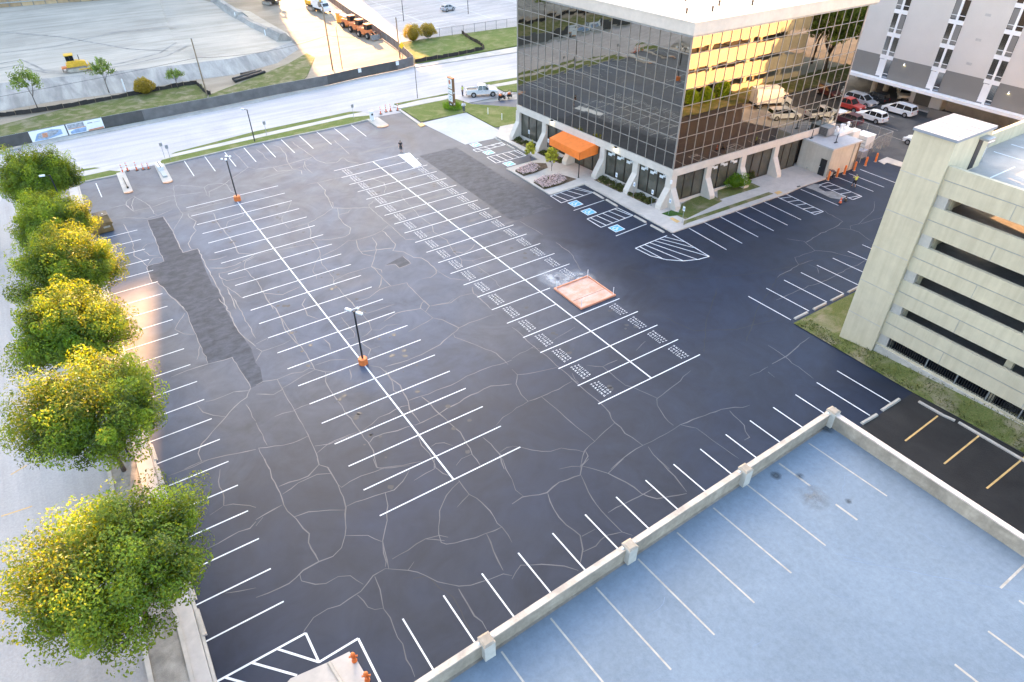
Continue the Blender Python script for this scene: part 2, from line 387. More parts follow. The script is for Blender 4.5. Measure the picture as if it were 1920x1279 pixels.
def kerb(mb, pl, w, z0, z1):
    for a, b in zip(pl[:-1], pl[1:]):
        dx, dy = b[0] - a[0], b[1] - a[1]; L = math.hypot(dx, dy) or 1; nx, ny = -dy / L * w / 2, dx / L * w / 2
        mb.prism([(a[0] - nx, a[1] - ny), (b[0] - nx, b[1] - ny), (b[0] + nx, b[1] + ny), (a[0] + nx, a[1] + ny)], z0, z1)
    return mb
def lerp(a, b, t): return tuple(a[i] + (b[i] - a[i]) * t for i in range(len(a)))
ORD = ['first', 'second', 'third', 'fourth', 'fifth', 'sixth', 'seventh', 'eighth', 'ninth', 'tenth', 'eleventh', 'twelfth', 'thirteenth', 'fourteenth', 'fifteenth', 'sixteenth', 'seventeenth', 'eighteenth', 'nineteenth', 'twentieth', 'twenty-first']

# ============================================================= SETTING
M_BARE = m_streaky('bare_grey_asphalt', (0.20, 0.20, 0.19), (0.34, 0.33, 0.31), (0.6, 1.2, 1), 0.4, 5)
g = MB(); g.poly([(-3000, -3000, -0.14), (3000, -3000, -0.14), (3000, 3000, -0.14), (-3000, 3000, -0.14)])
struct('ground', g, M_GROUND)
def XE(y): return -29.7 - (15.2 - y) * 0.0251
LOT = [(XE(16.25) , 16.25), (12.0, 16.2), (14.0, 16.9), (18.2, 16.5), (30, 14), (72, 0), (72, -75), (XE(-75), -75)]
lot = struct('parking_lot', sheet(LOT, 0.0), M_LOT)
# street beyond the lot and the side street on the left
NEAR = [(-17.83, 19.10), (-7.33, 19.28), (11.93, 20.94), (19.14, 21.24), (29.62, 21.44), (44.06, 22.37)]
FAR = [(-35.21, 34.03), (-0.01, 35.56), (31.94, 39.09), (55.05, 36.95)]
struct('street', sheet([(-300, 14.5), (200, 14.5), (200, 34), FAR[3], FAR[2], FAR[1], FAR[0], (-300, 26)], -0.03), M_STREET)
struct('side_street', sheet([(-70, -140), (XE(-140) - 2.6, -140), (XE(-70) - 2.6, -70), (XE(-20) - 2.9, -20), (XE(8) - 2.9, 8), (-36, 15.8), (-70, 15.8)], -0.022), M_SIDE)
mk = MB()
for a, b in (((-41.04, -42.93), (-39.20, -43.12)), ((-41.43, -50.73), (-40.70, -50.71)), ((-40.27, -38.94), (-39.23, -38.52))): seg(mk, a, b, 0.12, -0.014)
struct('street_marking', mk, M_YLINE)
# planter strip along the left edge: kerb, gravel, kerb, walk
ys = [14.0 - 4.0 * i for i in range(24)]
def strip(o0, o1, z0, z1): 
    q = MB()
    for a, b in zip(ys[:-1], ys[1:]):
        q.prism([(XE(a) + o0, a), (XE(a) + o1, a), (XE(b) + o1, b), (XE(b) + o0, b)], z0, z1)
    return q
pl_ = struct('planter_strip', strip(-2.95, -1.25, -0.1, 0.06), M_GRAVEL)
strip(-3.2, -2.95, -0.1, 0.14).build('kerb', M_CONC, pl_)
strip(-1.25, -1.02, -0.1, 0.16).build('kerb', M_CONC, pl_)
strip(-1.02, -0.22, -0.1, 0.11).build('walk_slab', M_WALK, pl_)
# verge between lot and street
gr = MB()
A_ = [(-19.98, 15.41), (-5.81, 16.25), (8.95, 16.07), (12.46, 16.35)]; B_ = [(13.61, 17.87), (10.18, 19.00), (-5.22, 18.23), (-16.88, 17.72), (-18.82, 17.39)]
gr.prism(A_ + B_, -0.08, 0.09)
C_ = [(-17.36, 18.90), (-4.78, 19.69), (10.73, 20.33), (13.07, 20.31)]; D_ = [(12.25, 21.04), (11.24, 21.55), (-4.29, 21.31), (-11.02, 20.23), (-16.52, 19.42)]
gr.prism(C_ + D_, -0.08, 0.09)
# left corner scraps of verge
gr.prism([(-29.53, 15.46), (-24.83, 15.41), (-24.41, 16.43), (-25.59, 17.57), (-29.31, 17.41)], -0.08, 0.09)
gr.prism([(-29.73, 19.43), (-26.57, 19.25), (-27.16, 19.88), (-29.62, 20.45)], -0.08, 0.09)
gr.prism([(18.97, 18.01), (27.73, 18.05), (29.17, 17.23), (29.91, 13.44), (35.38, 7.63), (30.89, 0.19), (27.26, 1.82), (27.18, 10.39), (18.89, 10.54)], -0.08, 0.09)
gr.prism([(19.16, 21.06), (29.32, 20.90), (29.48, 20.42), (23.96, 20.32), (19.30, 20.11)], -0.08, 0.09)
gr.prism([(37.80, 22.66), (44.88, 21.80), (44.54, 20.39), (38.32, 20.72)], -0.08, 0.09)
gr.prism([(38.27, 19.20), (42.84, 18.75), (40.42, 14.30), (38.26, 16.17)], -0.08, 0.09)
struct('verge_grass', gr, M_GRASS)
sw = MB()
sw.prism([(-18.82, 17.39), (-16.88, 17.72), (-5.22, 18.23), (10.18, 19.00), (13.61, 17.87), (13.07, 20.31), (10.73, 20.33), (-4.78, 19.69), (-17.36, 18.90), (-18.45, 18.55)], -0.08, 0.075)
sw.prism([(18.80, 18.46), (27.73, 18.05), (29.57, 20.00), (23.96, 20.32), (19.24, 19.99), (18.34, 19.77)], -0.08, 0.075)
sw.prism([(-26.57, 19.25), (-25.59, 17.57), (-29.31, 17.41), (-29.73, 19.43)], -0.08, 0.075)
sw.prism([(36.95, 21.28), (44.04, 20.54), (43.24, 18.48), (37.95, 19.23)], -0.08, 0.075)
struct('sidewalk', sw, M_WALK)
kb = MB()
kerb(kb, [(-20.00, 15.29), (-5.84, 16.14), (8.89, 15.90), (12.41, 16.23)], 0.18, -0.05, 0.14)
kerb(kb, [(-29.54, 15.35), (-24.85, 15.30)], 0.18, -0.05, 0.14)
kerb(kb, [(XE(16.0) - 0.1, 15.6), (XE(-73) - 0.1, -73)], 0.18, -0.05, 0.10)
kerb(kb, [(18.58, 17.63), (18.16, 8.97)], 0.5, -0.05, 0.10)
kerb(kb, [FAR[0], FAR[1], FAR[2], FAR[3]], 0.3, -0.05, 0.10)
struct('lot_kerb', kb, M_CONC)
ap = MB().prism([(18.73, 10.05), (27.03, 10.49), (27.14, -0.37), (25.39, -2.19), (19.77, -1.75)], -0.05, 0.012)
apr = struct('concrete_apron', ap, M_APRON)
t_ = MB().prism([(17.83, 9.79), (18.80, 10.01), (18.65, 8.63), (17.69, 8.42)], 0.0, 0.11).build('painted_kerb_end', M_YLINE, apr)
# far-side gutter, verge, construction ground
struct('far_sidewalk', MB().prism([FAR[0], FAR[1], FAR[2], FAR[3], (57.47, 40.55), (35.69, 40.64), (33.06, 41.07), (0.42, 37.01), (-35.10, 35.76)], -0.08, 0.05), M_CONC)
vg = MB()
vg.prism([(-35.08, 36.26), (-9.41, 37.01), (-7.81, 38.23), (-5.89, 44.64), (-5.19, 51.81), (-8.04, 52.99), (-17.76, 51.78), (-27.96, 50.51), (-39, 47), (-60, 44), (-60, 33)], -0.1, 0.06)
vg.prism([(-7.44, 38.31), (9.63, 41.49), (12.71, 45.50), (18.64, 57.44), (18.45, 61.63), (12.52, 55.92), (-0.31, 47.62), (-5.66, 44.47)], -0.1, 0.05)
struct('far_verge_grass', vg, M_GRASSD)
tg = MB().prism([(33.58, 41.64), (36.06, 41.33), (57.97, 41.30), (75, 40), (78, 62), (67.85, 56.02), (51.18, 57.65), (38.65, 58.25), (36.97, 56.63)], -0.1, 0.07)
struct('corner_grass', tg, M_GRASS)
struct('construction_ground', sheet([(-160, 36), (-7.58, 37.73), (33.06, 42.48), (35.98, 54.59), (40.10, 95.92), (44, 190), (-160, 190)], -0.05), M_PAD2)
struct('far_parking_lot', sheet([(33.94, 42.81), (36.37, 55.40), (40.60, 97.14), (46, 190), (200, 190), (200, 60), (78, 62), (67.85, 56.02)], -0.045), M_FARLOT)
fl = MB()
u0 = Vector((1.0, 0.16)); 
for r in range(7):
    for k in range(26):
        bx, by = 52 + r * 15.5 , 66 + k * 2.75 + r * 2.2
        seg(fl, (bx - 5, by - 0.8), (bx + 5, by + 0.8), 0.13, -0.033)
    seg(fl, (52 + r * 15.5, 64 + r * 2.2), (52 + r * 15.5, 136 + r * 2.2), 0.13, -0.028)
tag(fl.build('far_lot_line', M_WHITE, None), kind='structure')
# raised graded pad with its grey slope
e0 = [(-160, 60), (-60, 56), (-37.02, 55.80), (-29.03, 56.38), (-17.28, 54.78), (-7.42, 55.79), (1.60, 54.54), (11.00, 57.92), (18.26, 65.98)]
e1 = [(-160, 71), (-60, 70), (-35.91, 67.69), (-21.56, 64.94), (-15.36, 63.60), (-6.20, 61.60), (2.60, 60.53), (10.76, 63.15), (18.52, 70.44)]
bk = MB(); 
for i in range(len(e0) - 1):
    bk.poly([(*e0[i], -0.03), (*e0[i + 1], -0.03), (*e1[i + 1], [1.5, 1.5, 1.5, 1.5, 1.5, 1.5, 1.5, 1.2, .6][i + 1]), (*e1[i], [1.5, 1.5, 1.5, 1.5, 1.5, 1.5, 1.5, 1.2, .6][i])])
struct('grey_bank', bk, M_BANK)
pd = MB(); zz = [1.5, 1.5, 1.5, 1.5, 1.5, 1.5, 1.5, 1.2, .6]
back = [(-160, 190), (-60, 160), (-33.29, 145.92), (-12.75, 140.12), (4.17, 137.45), (6, 150), (19.68, 104.84), (19.65, 91.76), (20.34, 78.62)]
zb = [1.5, 1.5, 1.5, 1.5, 1.5, 1.2, .9, .9, .55]
for i in range(8):
    pd.poly([(*e1[i], zz[i]), (*e1[i + 1], zz[i + 1]), (*back[i + 1], zb[i + 1]), (*back[i], zb[i])])
struct('graded_pad', pd, M_PAD)
tr_ = MB()
for pl in ([(-46, 80), (-31.63, 83.58), (-30.01, 77.82), (-28.50, 71.91), (-25.11, 69.12)], [(-46, 77), (-32.24, 79.38), (-30.59, 74.67), (-28.30, 70.07), (-25.25, 67.73)], [(-21.12, 68.49), (-15.38, 69.40), (-7.90, 72.76), (-3.30, 80.00)], [(-21.15, 66.78), (-15.13, 67.40), (-7.35, 69.42), (-2.05, 75.86)], [(-34.92, 91.73), (-25.36, 91.21), (-12.06, 97.80), (-0.26, 94.44)], [(-34.02, 113.33), (-22.57, 99.25), (-12.69, 80.19), (-5.75, 73.26)]):
    ribbon(tr_, pl, .55, 1.53)
tr_.build('tyre_rut', mat('damp_rut', (.36, .325, .28), .9, .3, .6), [o for o in COL.objects if o.name == 'graded_pad'][0])
# spoil windrow right of the pad
wr = MB(); ridge = [(16.30, 124.40), (15.61, 110.28), (15.64, 98.51), (15.68, 87.77), (16.50, 78.53), (17.10, 71.18)]
for i in range(len(ridge) - 1):
    a, b = Vector(ridge[i]), Vector(ridge[i + 1])
    n_ = Vector((-(b - a).y, (b - a).x)).normalized() * -1
    h = 1.4 + 0.3 * math.sin(i * 2)
    wr.hexa([(*(a + n_ * 2.6), 0), (*(b + n_ * 2.6), 0), (*(b - n_ * 2.6), 0), (*(a - n_ * 2.6), 0)], [(*(a + n_ * .5), h + .6), (*(b + n_ * .5), h + .6), (*(b - n_ * .5), h + .6), (*(a - n_ * .5), h + .6)])
struct('spoil_bank', wr, M_BANK)

# ------------------------------------------------------------- lot: patches, crack seams, markings
def part_sheet(name, pl, z, m, parent=lot): return sheet(pl, z).build(name, m, parent)
pa = [(-24.13, -1.22), (-24.27, -6.36), (-24.47, -9.63), (-24.52, -12.75), (-26.23, -12.82), (-26.37, -13.22), (-26.47, -16.68), (-26.03, -16.98), (-25.60, -19.47), (-25.18, -21.17), (-24.74, -24.30), (-24.87, -26.63), (-24.87, -28.73), (-24.96, -30.60), (-25.04, -33.79), (-23.03, -34.01), (-22.96, -36.29), (-22.87, -39.12), (-21.81, -38.95), (-21.41, -36.90), (-21.54, -35.92), (-21.24, -33.81), (-21.37, -31.09), (-21.48, -29.18), (-21.47, -25.40), (-21.10, -21.55), (-21.42, -20.72), (-21.22, -17.02), (-20.83, -11.93), (-22.41, -11.94), (-22.27, -6.58), (-22.35, -1.38)]
part_sheet('asphalt_patch', pa, 0.004, M_PATCH)
part_sheet('asphalt_patch', [(12.12, -1.84), (18.14, -1.90), (18.14, -25.96), (11.96, -26.14)], 0.004, M_PATCH)
part_sheet('asphalt_patch', [(-4.99, -27.10), (-3.99, -27.37), (-3.96, -28.47), (-2.52, -28.24), (-2.52, -26.31)], 0.004, M_PATCH)
part_sheet('bare_patch', [(48.54, -39.59), (50.23, -39.54), (50.94, -40.23), (49.75, -40.71), (49.53, -41.83), (50.26, -42.32), (50.41, -43.77), (50.25, -44.41), (49.06, -44.34), (48.47, -43.38), (48.61, -42.35), (48.71, -40.68)], 0.004, M_BARE)
rng = random.Random(3)
CR = [
[(-6.48,14.02),(-6.23,11.97),(-6.37,9.95),(-6.2,8.65)],
[(-3.87,14.13),(-3.31,12.78),(-3.42,10.05),(-4.25,6.44),(-4.25,5.86)],
[(-8.7,6.65),(-6.49,5.98),(-4.33,5.92),(-2.6,6.18),(-0.76,6.4)],
[(-4.33,5.92),(-4.5,4.05),(-3.66,2.64),(-4.06,1.27)],
[(-6.49,5.98),(-6.48,4.29),(-4.65,3.6)],
[(-1.11,14.19),(-0.95,10.84),(-0.58,6.88),(-0.57,4.79),(0.02,3.22),(1.35,2.6),(2.87,3.9),(2.93,2.09),(3.89,0.56)],
[(-0.76,6.4),(-2.14,5.57),(-3.04,3.61),(-3.13,2.28)],
[(-2.14,5.57),(-2.72,3.68),(-2.7,0.88)],
[(4.33,11.11),(4.25,7.27),(4.05,4.3)],
[(-4.67,-2.24),(-3.28,-2.42),(0.03,-2.59),(5.12,-2.54)],
[(-8.97,3.04),(-5.03,3.58),(-1.62,4.06)],
[(-3.28,-2.42),(-3.24,-5.22),(-3.69,-6.14),(-4.07,-8.72),(-4.43,-10.76),(-3.95,-11.08),(-2.75,-11.99),(-0.6,-13.15)],
[(-4.07,-8.72),(-3.86,-9.33),(-4.22,-10.45)],
[(-4.43,-10.76),(-6.39,-12.05),(-8.41,-12.99),(-8.8,-14.96),(-9.38,-16.33),(-9.46,-17.61),(-9.62,-19.72),(-10.04,-21.23),(-10.98,-22.32),(-11.77,-23.64),(-11.81,-24.75),(-12.09,-25.68)],
[(-8.41,-12.99),(-9.88,-13.01),(-10.7,-13.06),(-10.85,-11.12),(-10.46,-9.7),(-9.14,-7.99),(-8.04,-6.01)],
[(-3.95,-11.08),(-4.78,-13.57),(-4.92,-15.57),(-4.66,-16.97),(-5.37,-18.27),(-6.07,-18.58),(-7.65,-18.27),(-8.72,-17.74),(-9.16,-17.24)],
[(-4.71,-12.98),(-3.36,-13.03),(-2.59,-12.24)],
[(-0.6,-13.15),(-0.36,-12.41),(1.04,-11.52)],
[(-0.6,-13.15),(-0.59,-18.52),(-0.58,-23.08),(0.43,-23.77)],
[(-0.74,-18.83),(-1.9,-19.66),(-3.85,-20.09),(-5.31,-20.06),(-6.13,-19.69),(-8.02,-20.81),(-10.09,-21.37)],
[(-1.9,-19.66),(-1.88,-21.62),(-2,-23.43),(-2.91,-24.65),(-2,-25.62),(-1.68,-27.26),(-1.02,-27.88),(-0.82,-29.05),(-0.9,-31.01),(-1.22,-31.6),(-2.07,-32),(-3,-31.68)],
[(-5.31,-20.06),(-5.86,-21.91),(-5.97,-23.46),(-5.18,-24.7)],
[(-3.53,-20.5),(-3.75,-22.25),(-4.76,-24.11),(-5.84,-25.81),(-6.31,-26.51)],
[(-5.98,-22.74),(-4.51,-23.38),(-2.46,-24.22)],
[(-6.31,-26.51),(-7.88,-26.44),(-8.91,-26.39),(-10.58,-26.86),(-10.89,-27.27)],
[(-10.09,-21.37),(-10.44,-22.69),(-10.48,-24.34),(-10.5,-26.28),(-10.94,-27.4),(-10.89,-29.41),(-10.88,-31.46)],
[(-6.31,-26.51),(-6.22,-28.86),(-6.26,-30.88),(-6.26,-31.19)],
[(-6.26,-31.19),(-7.43,-31.15),(-8.94,-31.91),(-10.34,-31.84)],
[(-6.34,-29.1),(-6.94,-30.26),(-7.44,-30.84)],
[(-6.26,-31.19),(-4.61,-31.53),(-4.73,-33.58),(-4.74,-35.62),(-4.69,-36.51)],
[(-0.9,-31.01),(-0.67,-32.62),(-0.47,-33.4),(1.01,-34.71)],
[(-6.25,-26.38),(-5.71,-27.74),(-5.94,-28.4)],
[(-4.94,-27.1),(-3.99,-27.41),(-3.94,-28.44),(-2.5,-28.25),(-2.52,-26.34)],
[(-4.58,-36.72),(-2.67,-37.31),(-1.31,-36.79),(-0.06,-37.04)],
[(0.58,-35.97),(0.05,-37.12),(0.07,-38.88),(-0.01,-40.49)],
[(3.12,-5.24),(4.04,-7.44),(3.55,-9.12),(2.64,-10.46)],
[(2.09,-11.05),(3.96,-12.8),(4.62,-11.82)],
[(3.96,-12.8),(3.6,-17.56),(3.38,-18.71),(3.56,-21.76),(2.9,-23.32),(3.25,-25.88),(2.52,-28.7),(2.38,-30.7),(3.26,-31.48),(4.59,-31.52),(6.47,-32.09),(7.86,-32.32)],
[(3.26,-31.48),(3.15,-33.59),(3.16,-36.48),(2.92,-37.86),(3.52,-38.87)],
[(2.52,-28.7),(3.35,-29.61),(4.41,-29.26),(5.4,-28.47)],
[(2.38,-30.7),(1.81,-31.68),(0.65,-32.55)],
[(-17.38,-22.25),(-17.47,-25.25),(-15.98,-26.55),(-14.02,-26.08)],
[(-17.47,-25.25),(-17.56,-27.24),(-17.59,-28.59)],
[(-15.79,-16.97),(-14.51,-17.12),(-12.36,-17.49),(-9.81,-18.12)],
[(-24.26,6.96),(-24.04,5.86),(-23.42,4.03),(-23.16,2.02),(-23.18,0.26),(-22.91,-0.35)],
[(-24.26,6.96),(-25.31,5.78),(-25.58,4.58),(-25.12,2.25)],
[(-24.26,6.48),(-25.02,4.2),(-25.08,2.45)],
[(-27.44,4.95),(-25.62,4.84),(-25.12,2.25),(-22.81,2.24),(-20.59,3.03)],
[(-26.49,1.23),(-24.13,-0.81),(-22.74,-0.68),(-21.03,0.13)],
[(-19.33,7.54),(-19.98,4.03),(-20.32,0.54),(-20.18,-1.78),(-20.57,-2.81),(-21.57,-4.64),(-22.13,-5.88)],
[(-19.19,7.44),(-17.48,6.02),(-16.12,4.59),(-15.47,5.15),(-14.04,4.69),(-13.42,3.75),(-13.55,1.34),(-13.15,0.33)],
[(-9.5,14.84),(-9.41,11.75),(-9.38,7.96),(-12.3,5.32),(-14.32,3.6),(-15.98,2.75)],
[(-9.38,7.96),(-8.7,6.65)],
[(-16.12,4.59),(-16.47,2.11),(-16.24,1),(-15.98,2.75),(-14.06,3.94)],
[(-23.2,4.34),(-20.34,4.28),(-16.48,3.1)],
[(-20.18,-1.78),(-17.55,-1.35),(-14.79,-1.4)],
[(-24.13,-1.23),(-24.28,-6.38),(-24.47,-9.63),(-24.53,-12.78),(-26.23,-12.82),(-26.37,-13.23),(-26.48,-16.71)],
[(-22.34,-1.38),(-22.27,-6.58),(-22.4,-11.94),(-20.83,-11.92),(-20.97,-17.22),(-21.09,-20.98),(-21.26,-26.11)],
[(-24.13,-1.23),(-22.34,-1.38)],
[(-26.72,-0.72),(-26.61,-3.23),(-26.66,-7.04),(-27.04,-9.68),(-26.53,-11.08),(-26.2,-13.01)],
[(-26.14,-8.86),(-25.35,-7.56),(-24.66,-7.65)],
[(-25.96,-8.62),(-25.6,-10.48),(-24.77,-11.22)],
[(-26.12,-12.56),(-25.35,-11.36),(-24.59,-11.7)],
[(-26.48,-16.71),(-26.02,-17.02),(-25.59,-19.45),(-24.79,-23.73)],
[(-19.64,-2.15),(-19.76,-3.36),(-19.34,-4.92),(-19.98,-6.34),(-19.92,-7.39),(-20.82,-8.73),(-21.41,-10.05),(-21.42,-11.7)],
[(-19.76,-3.36),(-18.92,-2.42),(-17.06,-3.9)],
[(-17.06,-3.9),(-17.35,-6.28),(-17.19,-9.24),(-17.09,-12.8),(-17.28,-15.6),(-15.79,-16.96)],
[(-20.47,-15.19),(-19.43,-15.55),(-18.54,-15.45)],
[(-20.78,-17.02),(-19.48,-17.91),(-18.37,-17.98),(-16.43,-17.24),(-15.7,-16.67)],
[(-20.24,-18.71),(-20.41,-21.44),(-19.85,-23.34),(-19.42,-25.11)],
[(-20.24,-18.71),(-19.46,-18.91),(-17.97,-18.59)],
[(-20.34,-19.61),(-19.93,-20.67),(-17.93,-20.92)],
[(-17.61,-18.83),(-17.17,-17.78),(-15.88,-17.26)],
[(-17.61,-18.83),(-17.58,-21.15),(-17.38,-22.25)],
[(-20.32,-22.12),(-20.41,-24.44),(-20.61,-26.56)],
[(-13.9,-4.74),(-14.29,-6.66),(-16.15,-7.09),(-17.1,-8.9)],
[(-25.18,-21.17),(-24.73,-24.31),(-24.88,-26.63),(-24.87,-28.69),(-24.96,-30.59),(-25.04,-33.79)],
[(-25.04,-33.79),(-23.03,-34.02),(-22.97,-36.3),(-22.87,-39.11)],
[(-24.94,-24.44),(-25.93,-25.92),(-26.34,-26.68),(-25.78,-27.95),(-24.85,-28.58)],
[(-24.96,-30.59),(-25.4,-31.95),(-25.74,-32.65)],
[(-25.04,-33.79),(-26.82,-33.7),(-28.17,-33.87)],
[(-22.87,-39.11),(-23.16,-39.33),(-24.23,-38.81),(-25.87,-38.9),(-26.57,-38.72)],
[(-22.87,-39.11),(-23.5,-40.1),(-24.64,-40.7),(-25.61,-41.56),(-26.92,-42.66),(-27.93,-43.53),(-28.38,-44.4),(-28.37,-45.38),(-27.28,-45.63),(-25.92,-46.05),(-24.64,-46.41)],
[(-27.13,-38.84),(-26.96,-39.9),(-26.35,-40.78),(-25.59,-41.48)],
[(-23.82,-40.86),(-23.74,-42.06),(-23.73,-43.37)],
[(-21.52,-23.66),(-21.24,-25.56),(-21.46,-29.2),(-21.37,-31.06),(-20.8,-33.64)],
[(-20.29,-24.48),(-20.35,-28.37),(-20.44,-32.43)],
[(-28.37,-45.38),(-29.24,-45.43),(-29.62,-45.47)],
[(-17.32,-26.49),(-17.6,-27.17),(-17.34,-28.62),(-17.46,-30.59),(-17.76,-32.48),(-17.66,-34.06),(-17.58,-35.09),(-17.39,-35.95),(-17.44,-38.47),(-17.54,-39.74),(-16.9,-40.6),(-15.5,-41.33)],
[(-17.4,-30.62),(-17.43,-31.67),(-17.4,-33.48),(-17.48,-35.16)],
[(-20.68,-33.24),(-19.62,-32.98),(-19.58,-33.25)],
[(-20.86,-33.84),(-20.56,-34.63),(-19.3,-34.66),(-17.85,-34.42)],
[(-20.56,-34.63),(-21.44,-35.77)],
[(-17.54,-39.74),(-17.86,-39.3),(-18.53,-39.5),(-19.36,-39.16),(-20.67,-39.24),(-21.74,-38.84),(-22.42,-39.01)],
[(-20.67,-39.24),(-20.71,-40.77),(-21.58,-41),(-22.75,-40.11)],
[(-17.57,-39.82),(-18.72,-40.02),(-20.66,-40.6)],
[(-20.71,-40.77),(-20.78,-42.32),(-20.76,-43.88),(-20.81,-44.96),(-20.82,-47.11),(-20.94,-48.57),(-21.02,-49.5),(-21.22,-50.58)],
[(-20.76,-43.88),(-21.67,-43.65),(-22.33,-43.67)],
[(-20.73,-43.8),(-19.5,-43.77)],
[(-16.9,-40.6),(-17.36,-41.79),(-17.44,-43.78),(-17.45,-46.1),(-17.38,-47.82),(-17.33,-49.28),(-17.32,-51.49),(-17.58,-52.3),(-17.8,-53.26)],
[(-17.34,-39.21),(-15.9,-39.28),(-14.59,-40.05)],
[(-15.29,-35.91),(-15.13,-36.99),(-15.36,-37.91)],
[(-20.87,-47.25),(-22.06,-47.31),(-22.83,-47.13),(-24.43,-46.39),(-24.47,-46.86),(-24.43,-48.96)],
[(-23.77,-43.52),(-23.74,-45.14),(-23.8,-46.48)],
[(-21.22,-50.58),(-20.73,-51.3)],
[(-20.97,-49.37),(-19.91,-48.92),(-18.16,-48.89),(-17.22,-49)],
[(-12.6,-33.61),(-12.58,-35.2),(-12.6,-36.85),(-12.86,-37.3),(-13.89,-37.1)],
[(-10.73,-33.09),(-10.71,-34.34),(-10.73,-35.93),(-11.06,-37.13),(-11.72,-37.57),(-12.3,-37.68)],
[(-11.06,-37.13),(-10.39,-37.59),(-9.55,-37.25),(-8.3,-37.83)],
[(-10.8,-30.91),(-10.75,-31.81),(-10.78,-33.2)],
[(-10.78,-33.2),(-10.3,-34.35),(-9.36,-34.43),(-7.35,-34.4)],
[(-14.33,-28.52),(-14.98,-29.37),(-15.06,-30.72),(-15.19,-31.45),(-14.83,-32.1),(-14.46,-32.88)],
[(-9.48,-36.51),(-7.95,-35.94),(-5.65,-36.52),(-5.17,-35.87),(-4.67,-35.49),(-4.68,-36.62),(-5.49,-37.33),(-5.6,-36.42)],
[(-4.68,-36.62),(-2.88,-37.14),(-2.08,-36.81)],
[(-5.49,-37.33),(-5.38,-38.62),(-6.79,-38.99),(-8.36,-39.34)],
[(-5.38,-38.62),(-4.75,-39.45),(-4.13,-41.43),(-5.68,-42.15),(-6.82,-42.72),(-8.91,-43.08),(-10.99,-43.04),(-12.29,-42.83)],
[(-4.13,-41.43),(-2.86,-41.25),(-0.27,-41.4)],
[(-5.01,-41.97),(-5.17,-42.49),(-4.46,-43.95),(-3.78,-45.61),(-3.3,-46.63),(-3.29,-48.57)],
[(-2.66,-48.21),(-3.33,-48.21),(-5.07,-47.92),(-7.06,-47.88),(-8.79,-48.18),(-11.46,-48),(-12.64,-47.9)],
[(-13.47,-41.82),(-12.72,-42.66),(-12.6,-43.5),(-12.66,-44.95),(-13.09,-46.1),(-12.72,-46.86)],
[(-12.53,-43.33),(-12.61,-44.57),(-12.33,-45.8),(-12.52,-46.69),(-12.67,-47.98),(-13.01,-48.9),(-12.99,-50.04),(-13.01,-50.76)],
[(-11.5,-48.08),(-11.3,-49.1),(-11.28,-50.64),(-11.08,-52.24),(-10.91,-53.42),(-11.14,-54.81),(-11.36,-55.99),(-11.42,-57.23)],
[(-12.89,-48.41),(-13.41,-48.25),(-14.56,-48.43),(-15.46,-48.38),(-16.22,-48.78),(-17.27,-49.14),(-19.82,-48.98),(-20.83,-48.56)],
[(-13.5,-50.79),(-12.19,-50.76),(-11.31,-50.7),(-9.83,-50.47),(-8.71,-50.25),(-6.05,-50.13),(-4.44,-50.9)],
[(-17.23,-50.55),(-16.74,-50.2),(-15.87,-50.26),(-14.89,-50.57),(-13.46,-50.72)],
[(-13.82,-51.99),(-14.06,-53.02),(-13.95,-54.09),(-14.13,-55.26),(-14.29,-55.76)],
[(-13.54,-53.53),(-13.04,-53.45),(-12.5,-53.73),(-12.08,-54.43)],
[(-11.33,-55.93),(-12.23,-55.89),(-12.89,-56.25)],
[(-9.76,-54.89),(-9.62,-55.83),(-9.63,-57.15),(-10.16,-58.53)],
[(-6.34,-53.77),(-7.28,-53.88),(-8.2,-54.35)],
[(-9.48,-56.92),(-8.8,-56.8),(-8.45,-56.96)],
[(-12.57,-37.99),(-12.61,-38.69),(-12.33,-39.83),(-12.93,-40.6)],
[(-12.33,-39.83),(-11.43,-39.85)],
[(-15.04,-41.42),(-15.25,-42.36),(-15.51,-42.82)],
[(-17.8,-53.26),(-16.14,-54.06),(-14.82,-54.47)],
[(0.05,-44.12),(0.14,-45.33),(0.03,-47.22),(0.06,-48.43),(0.2,-49.45),(0.11,-50.97),(0.2,-52.56),(0.14,-53.58),(0.13,-55.21),(0.22,-56.65),(0.16,-57.57),(-0.32,-59.29),(-0.27,-61.26),(-0.17,-62.35)],
[(-2.55,-48.05),(-1.54,-47.82),(-0.26,-47.74),(0.33,-48.26)],
[(-0.26,-47.74),(0.16,-47.67)],
[(-3.39,-50.14),(-2.1,-50.69),(0.04,-51.26)],
[(-3.37,-49.29),(-3.39,-50.14),(-4.16,-51.09),(-4.55,-52.46),(-4.55,-53.44),(-6.34,-53.77)],
[(-4.55,-53.44),(-3.32,-53.58),(-1.59,-53.64),(-0.05,-53.45)],
[(0.07,-53.11),(0.31,-53.9),(0.35,-53.3),(0.6,-52.61)],
[(-3.32,-53.58),(-3.17,-56.64),(-3.04,-58.53),(-2.91,-60),(-4.15,-60.34),(-5.1,-61.15),(-5.51,-61.51)],
[(-2.91,-60),(-1.5,-59.57),(-0.32,-59.29)],
[(-0.17,-62.35),(1.42,-62.4),(2.97,-62.39),(3.77,-62.31),(4.53,-63.27),(4.59,-64.87),(4.79,-67.32)],
[(3.28,-62.07),(3.57,-60.43),(4.36,-59.05),(6.98,-58.6),(9.27,-58.02)],
[(4.42,-58.99),(3.9,-57.54),(3.34,-56.35),(3.35,-53.38),(2.32,-52.46)],
[(3.35,-53.38),(5.01,-53.38)],
[(3.77,-62.31),(5.58,-62.53),(7.77,-62.88),(10,-63.81)],
[(8.18,-63.35),(7.85,-65.14),(7.17,-66.26),(6.61,-66.23)],
[(-0.17,-62.35),(-2.15,-62.5),(-3.73,-62.84)],
[(0.07,-62.68),(-0.16,-63.51),(-0.18,-65.22)],
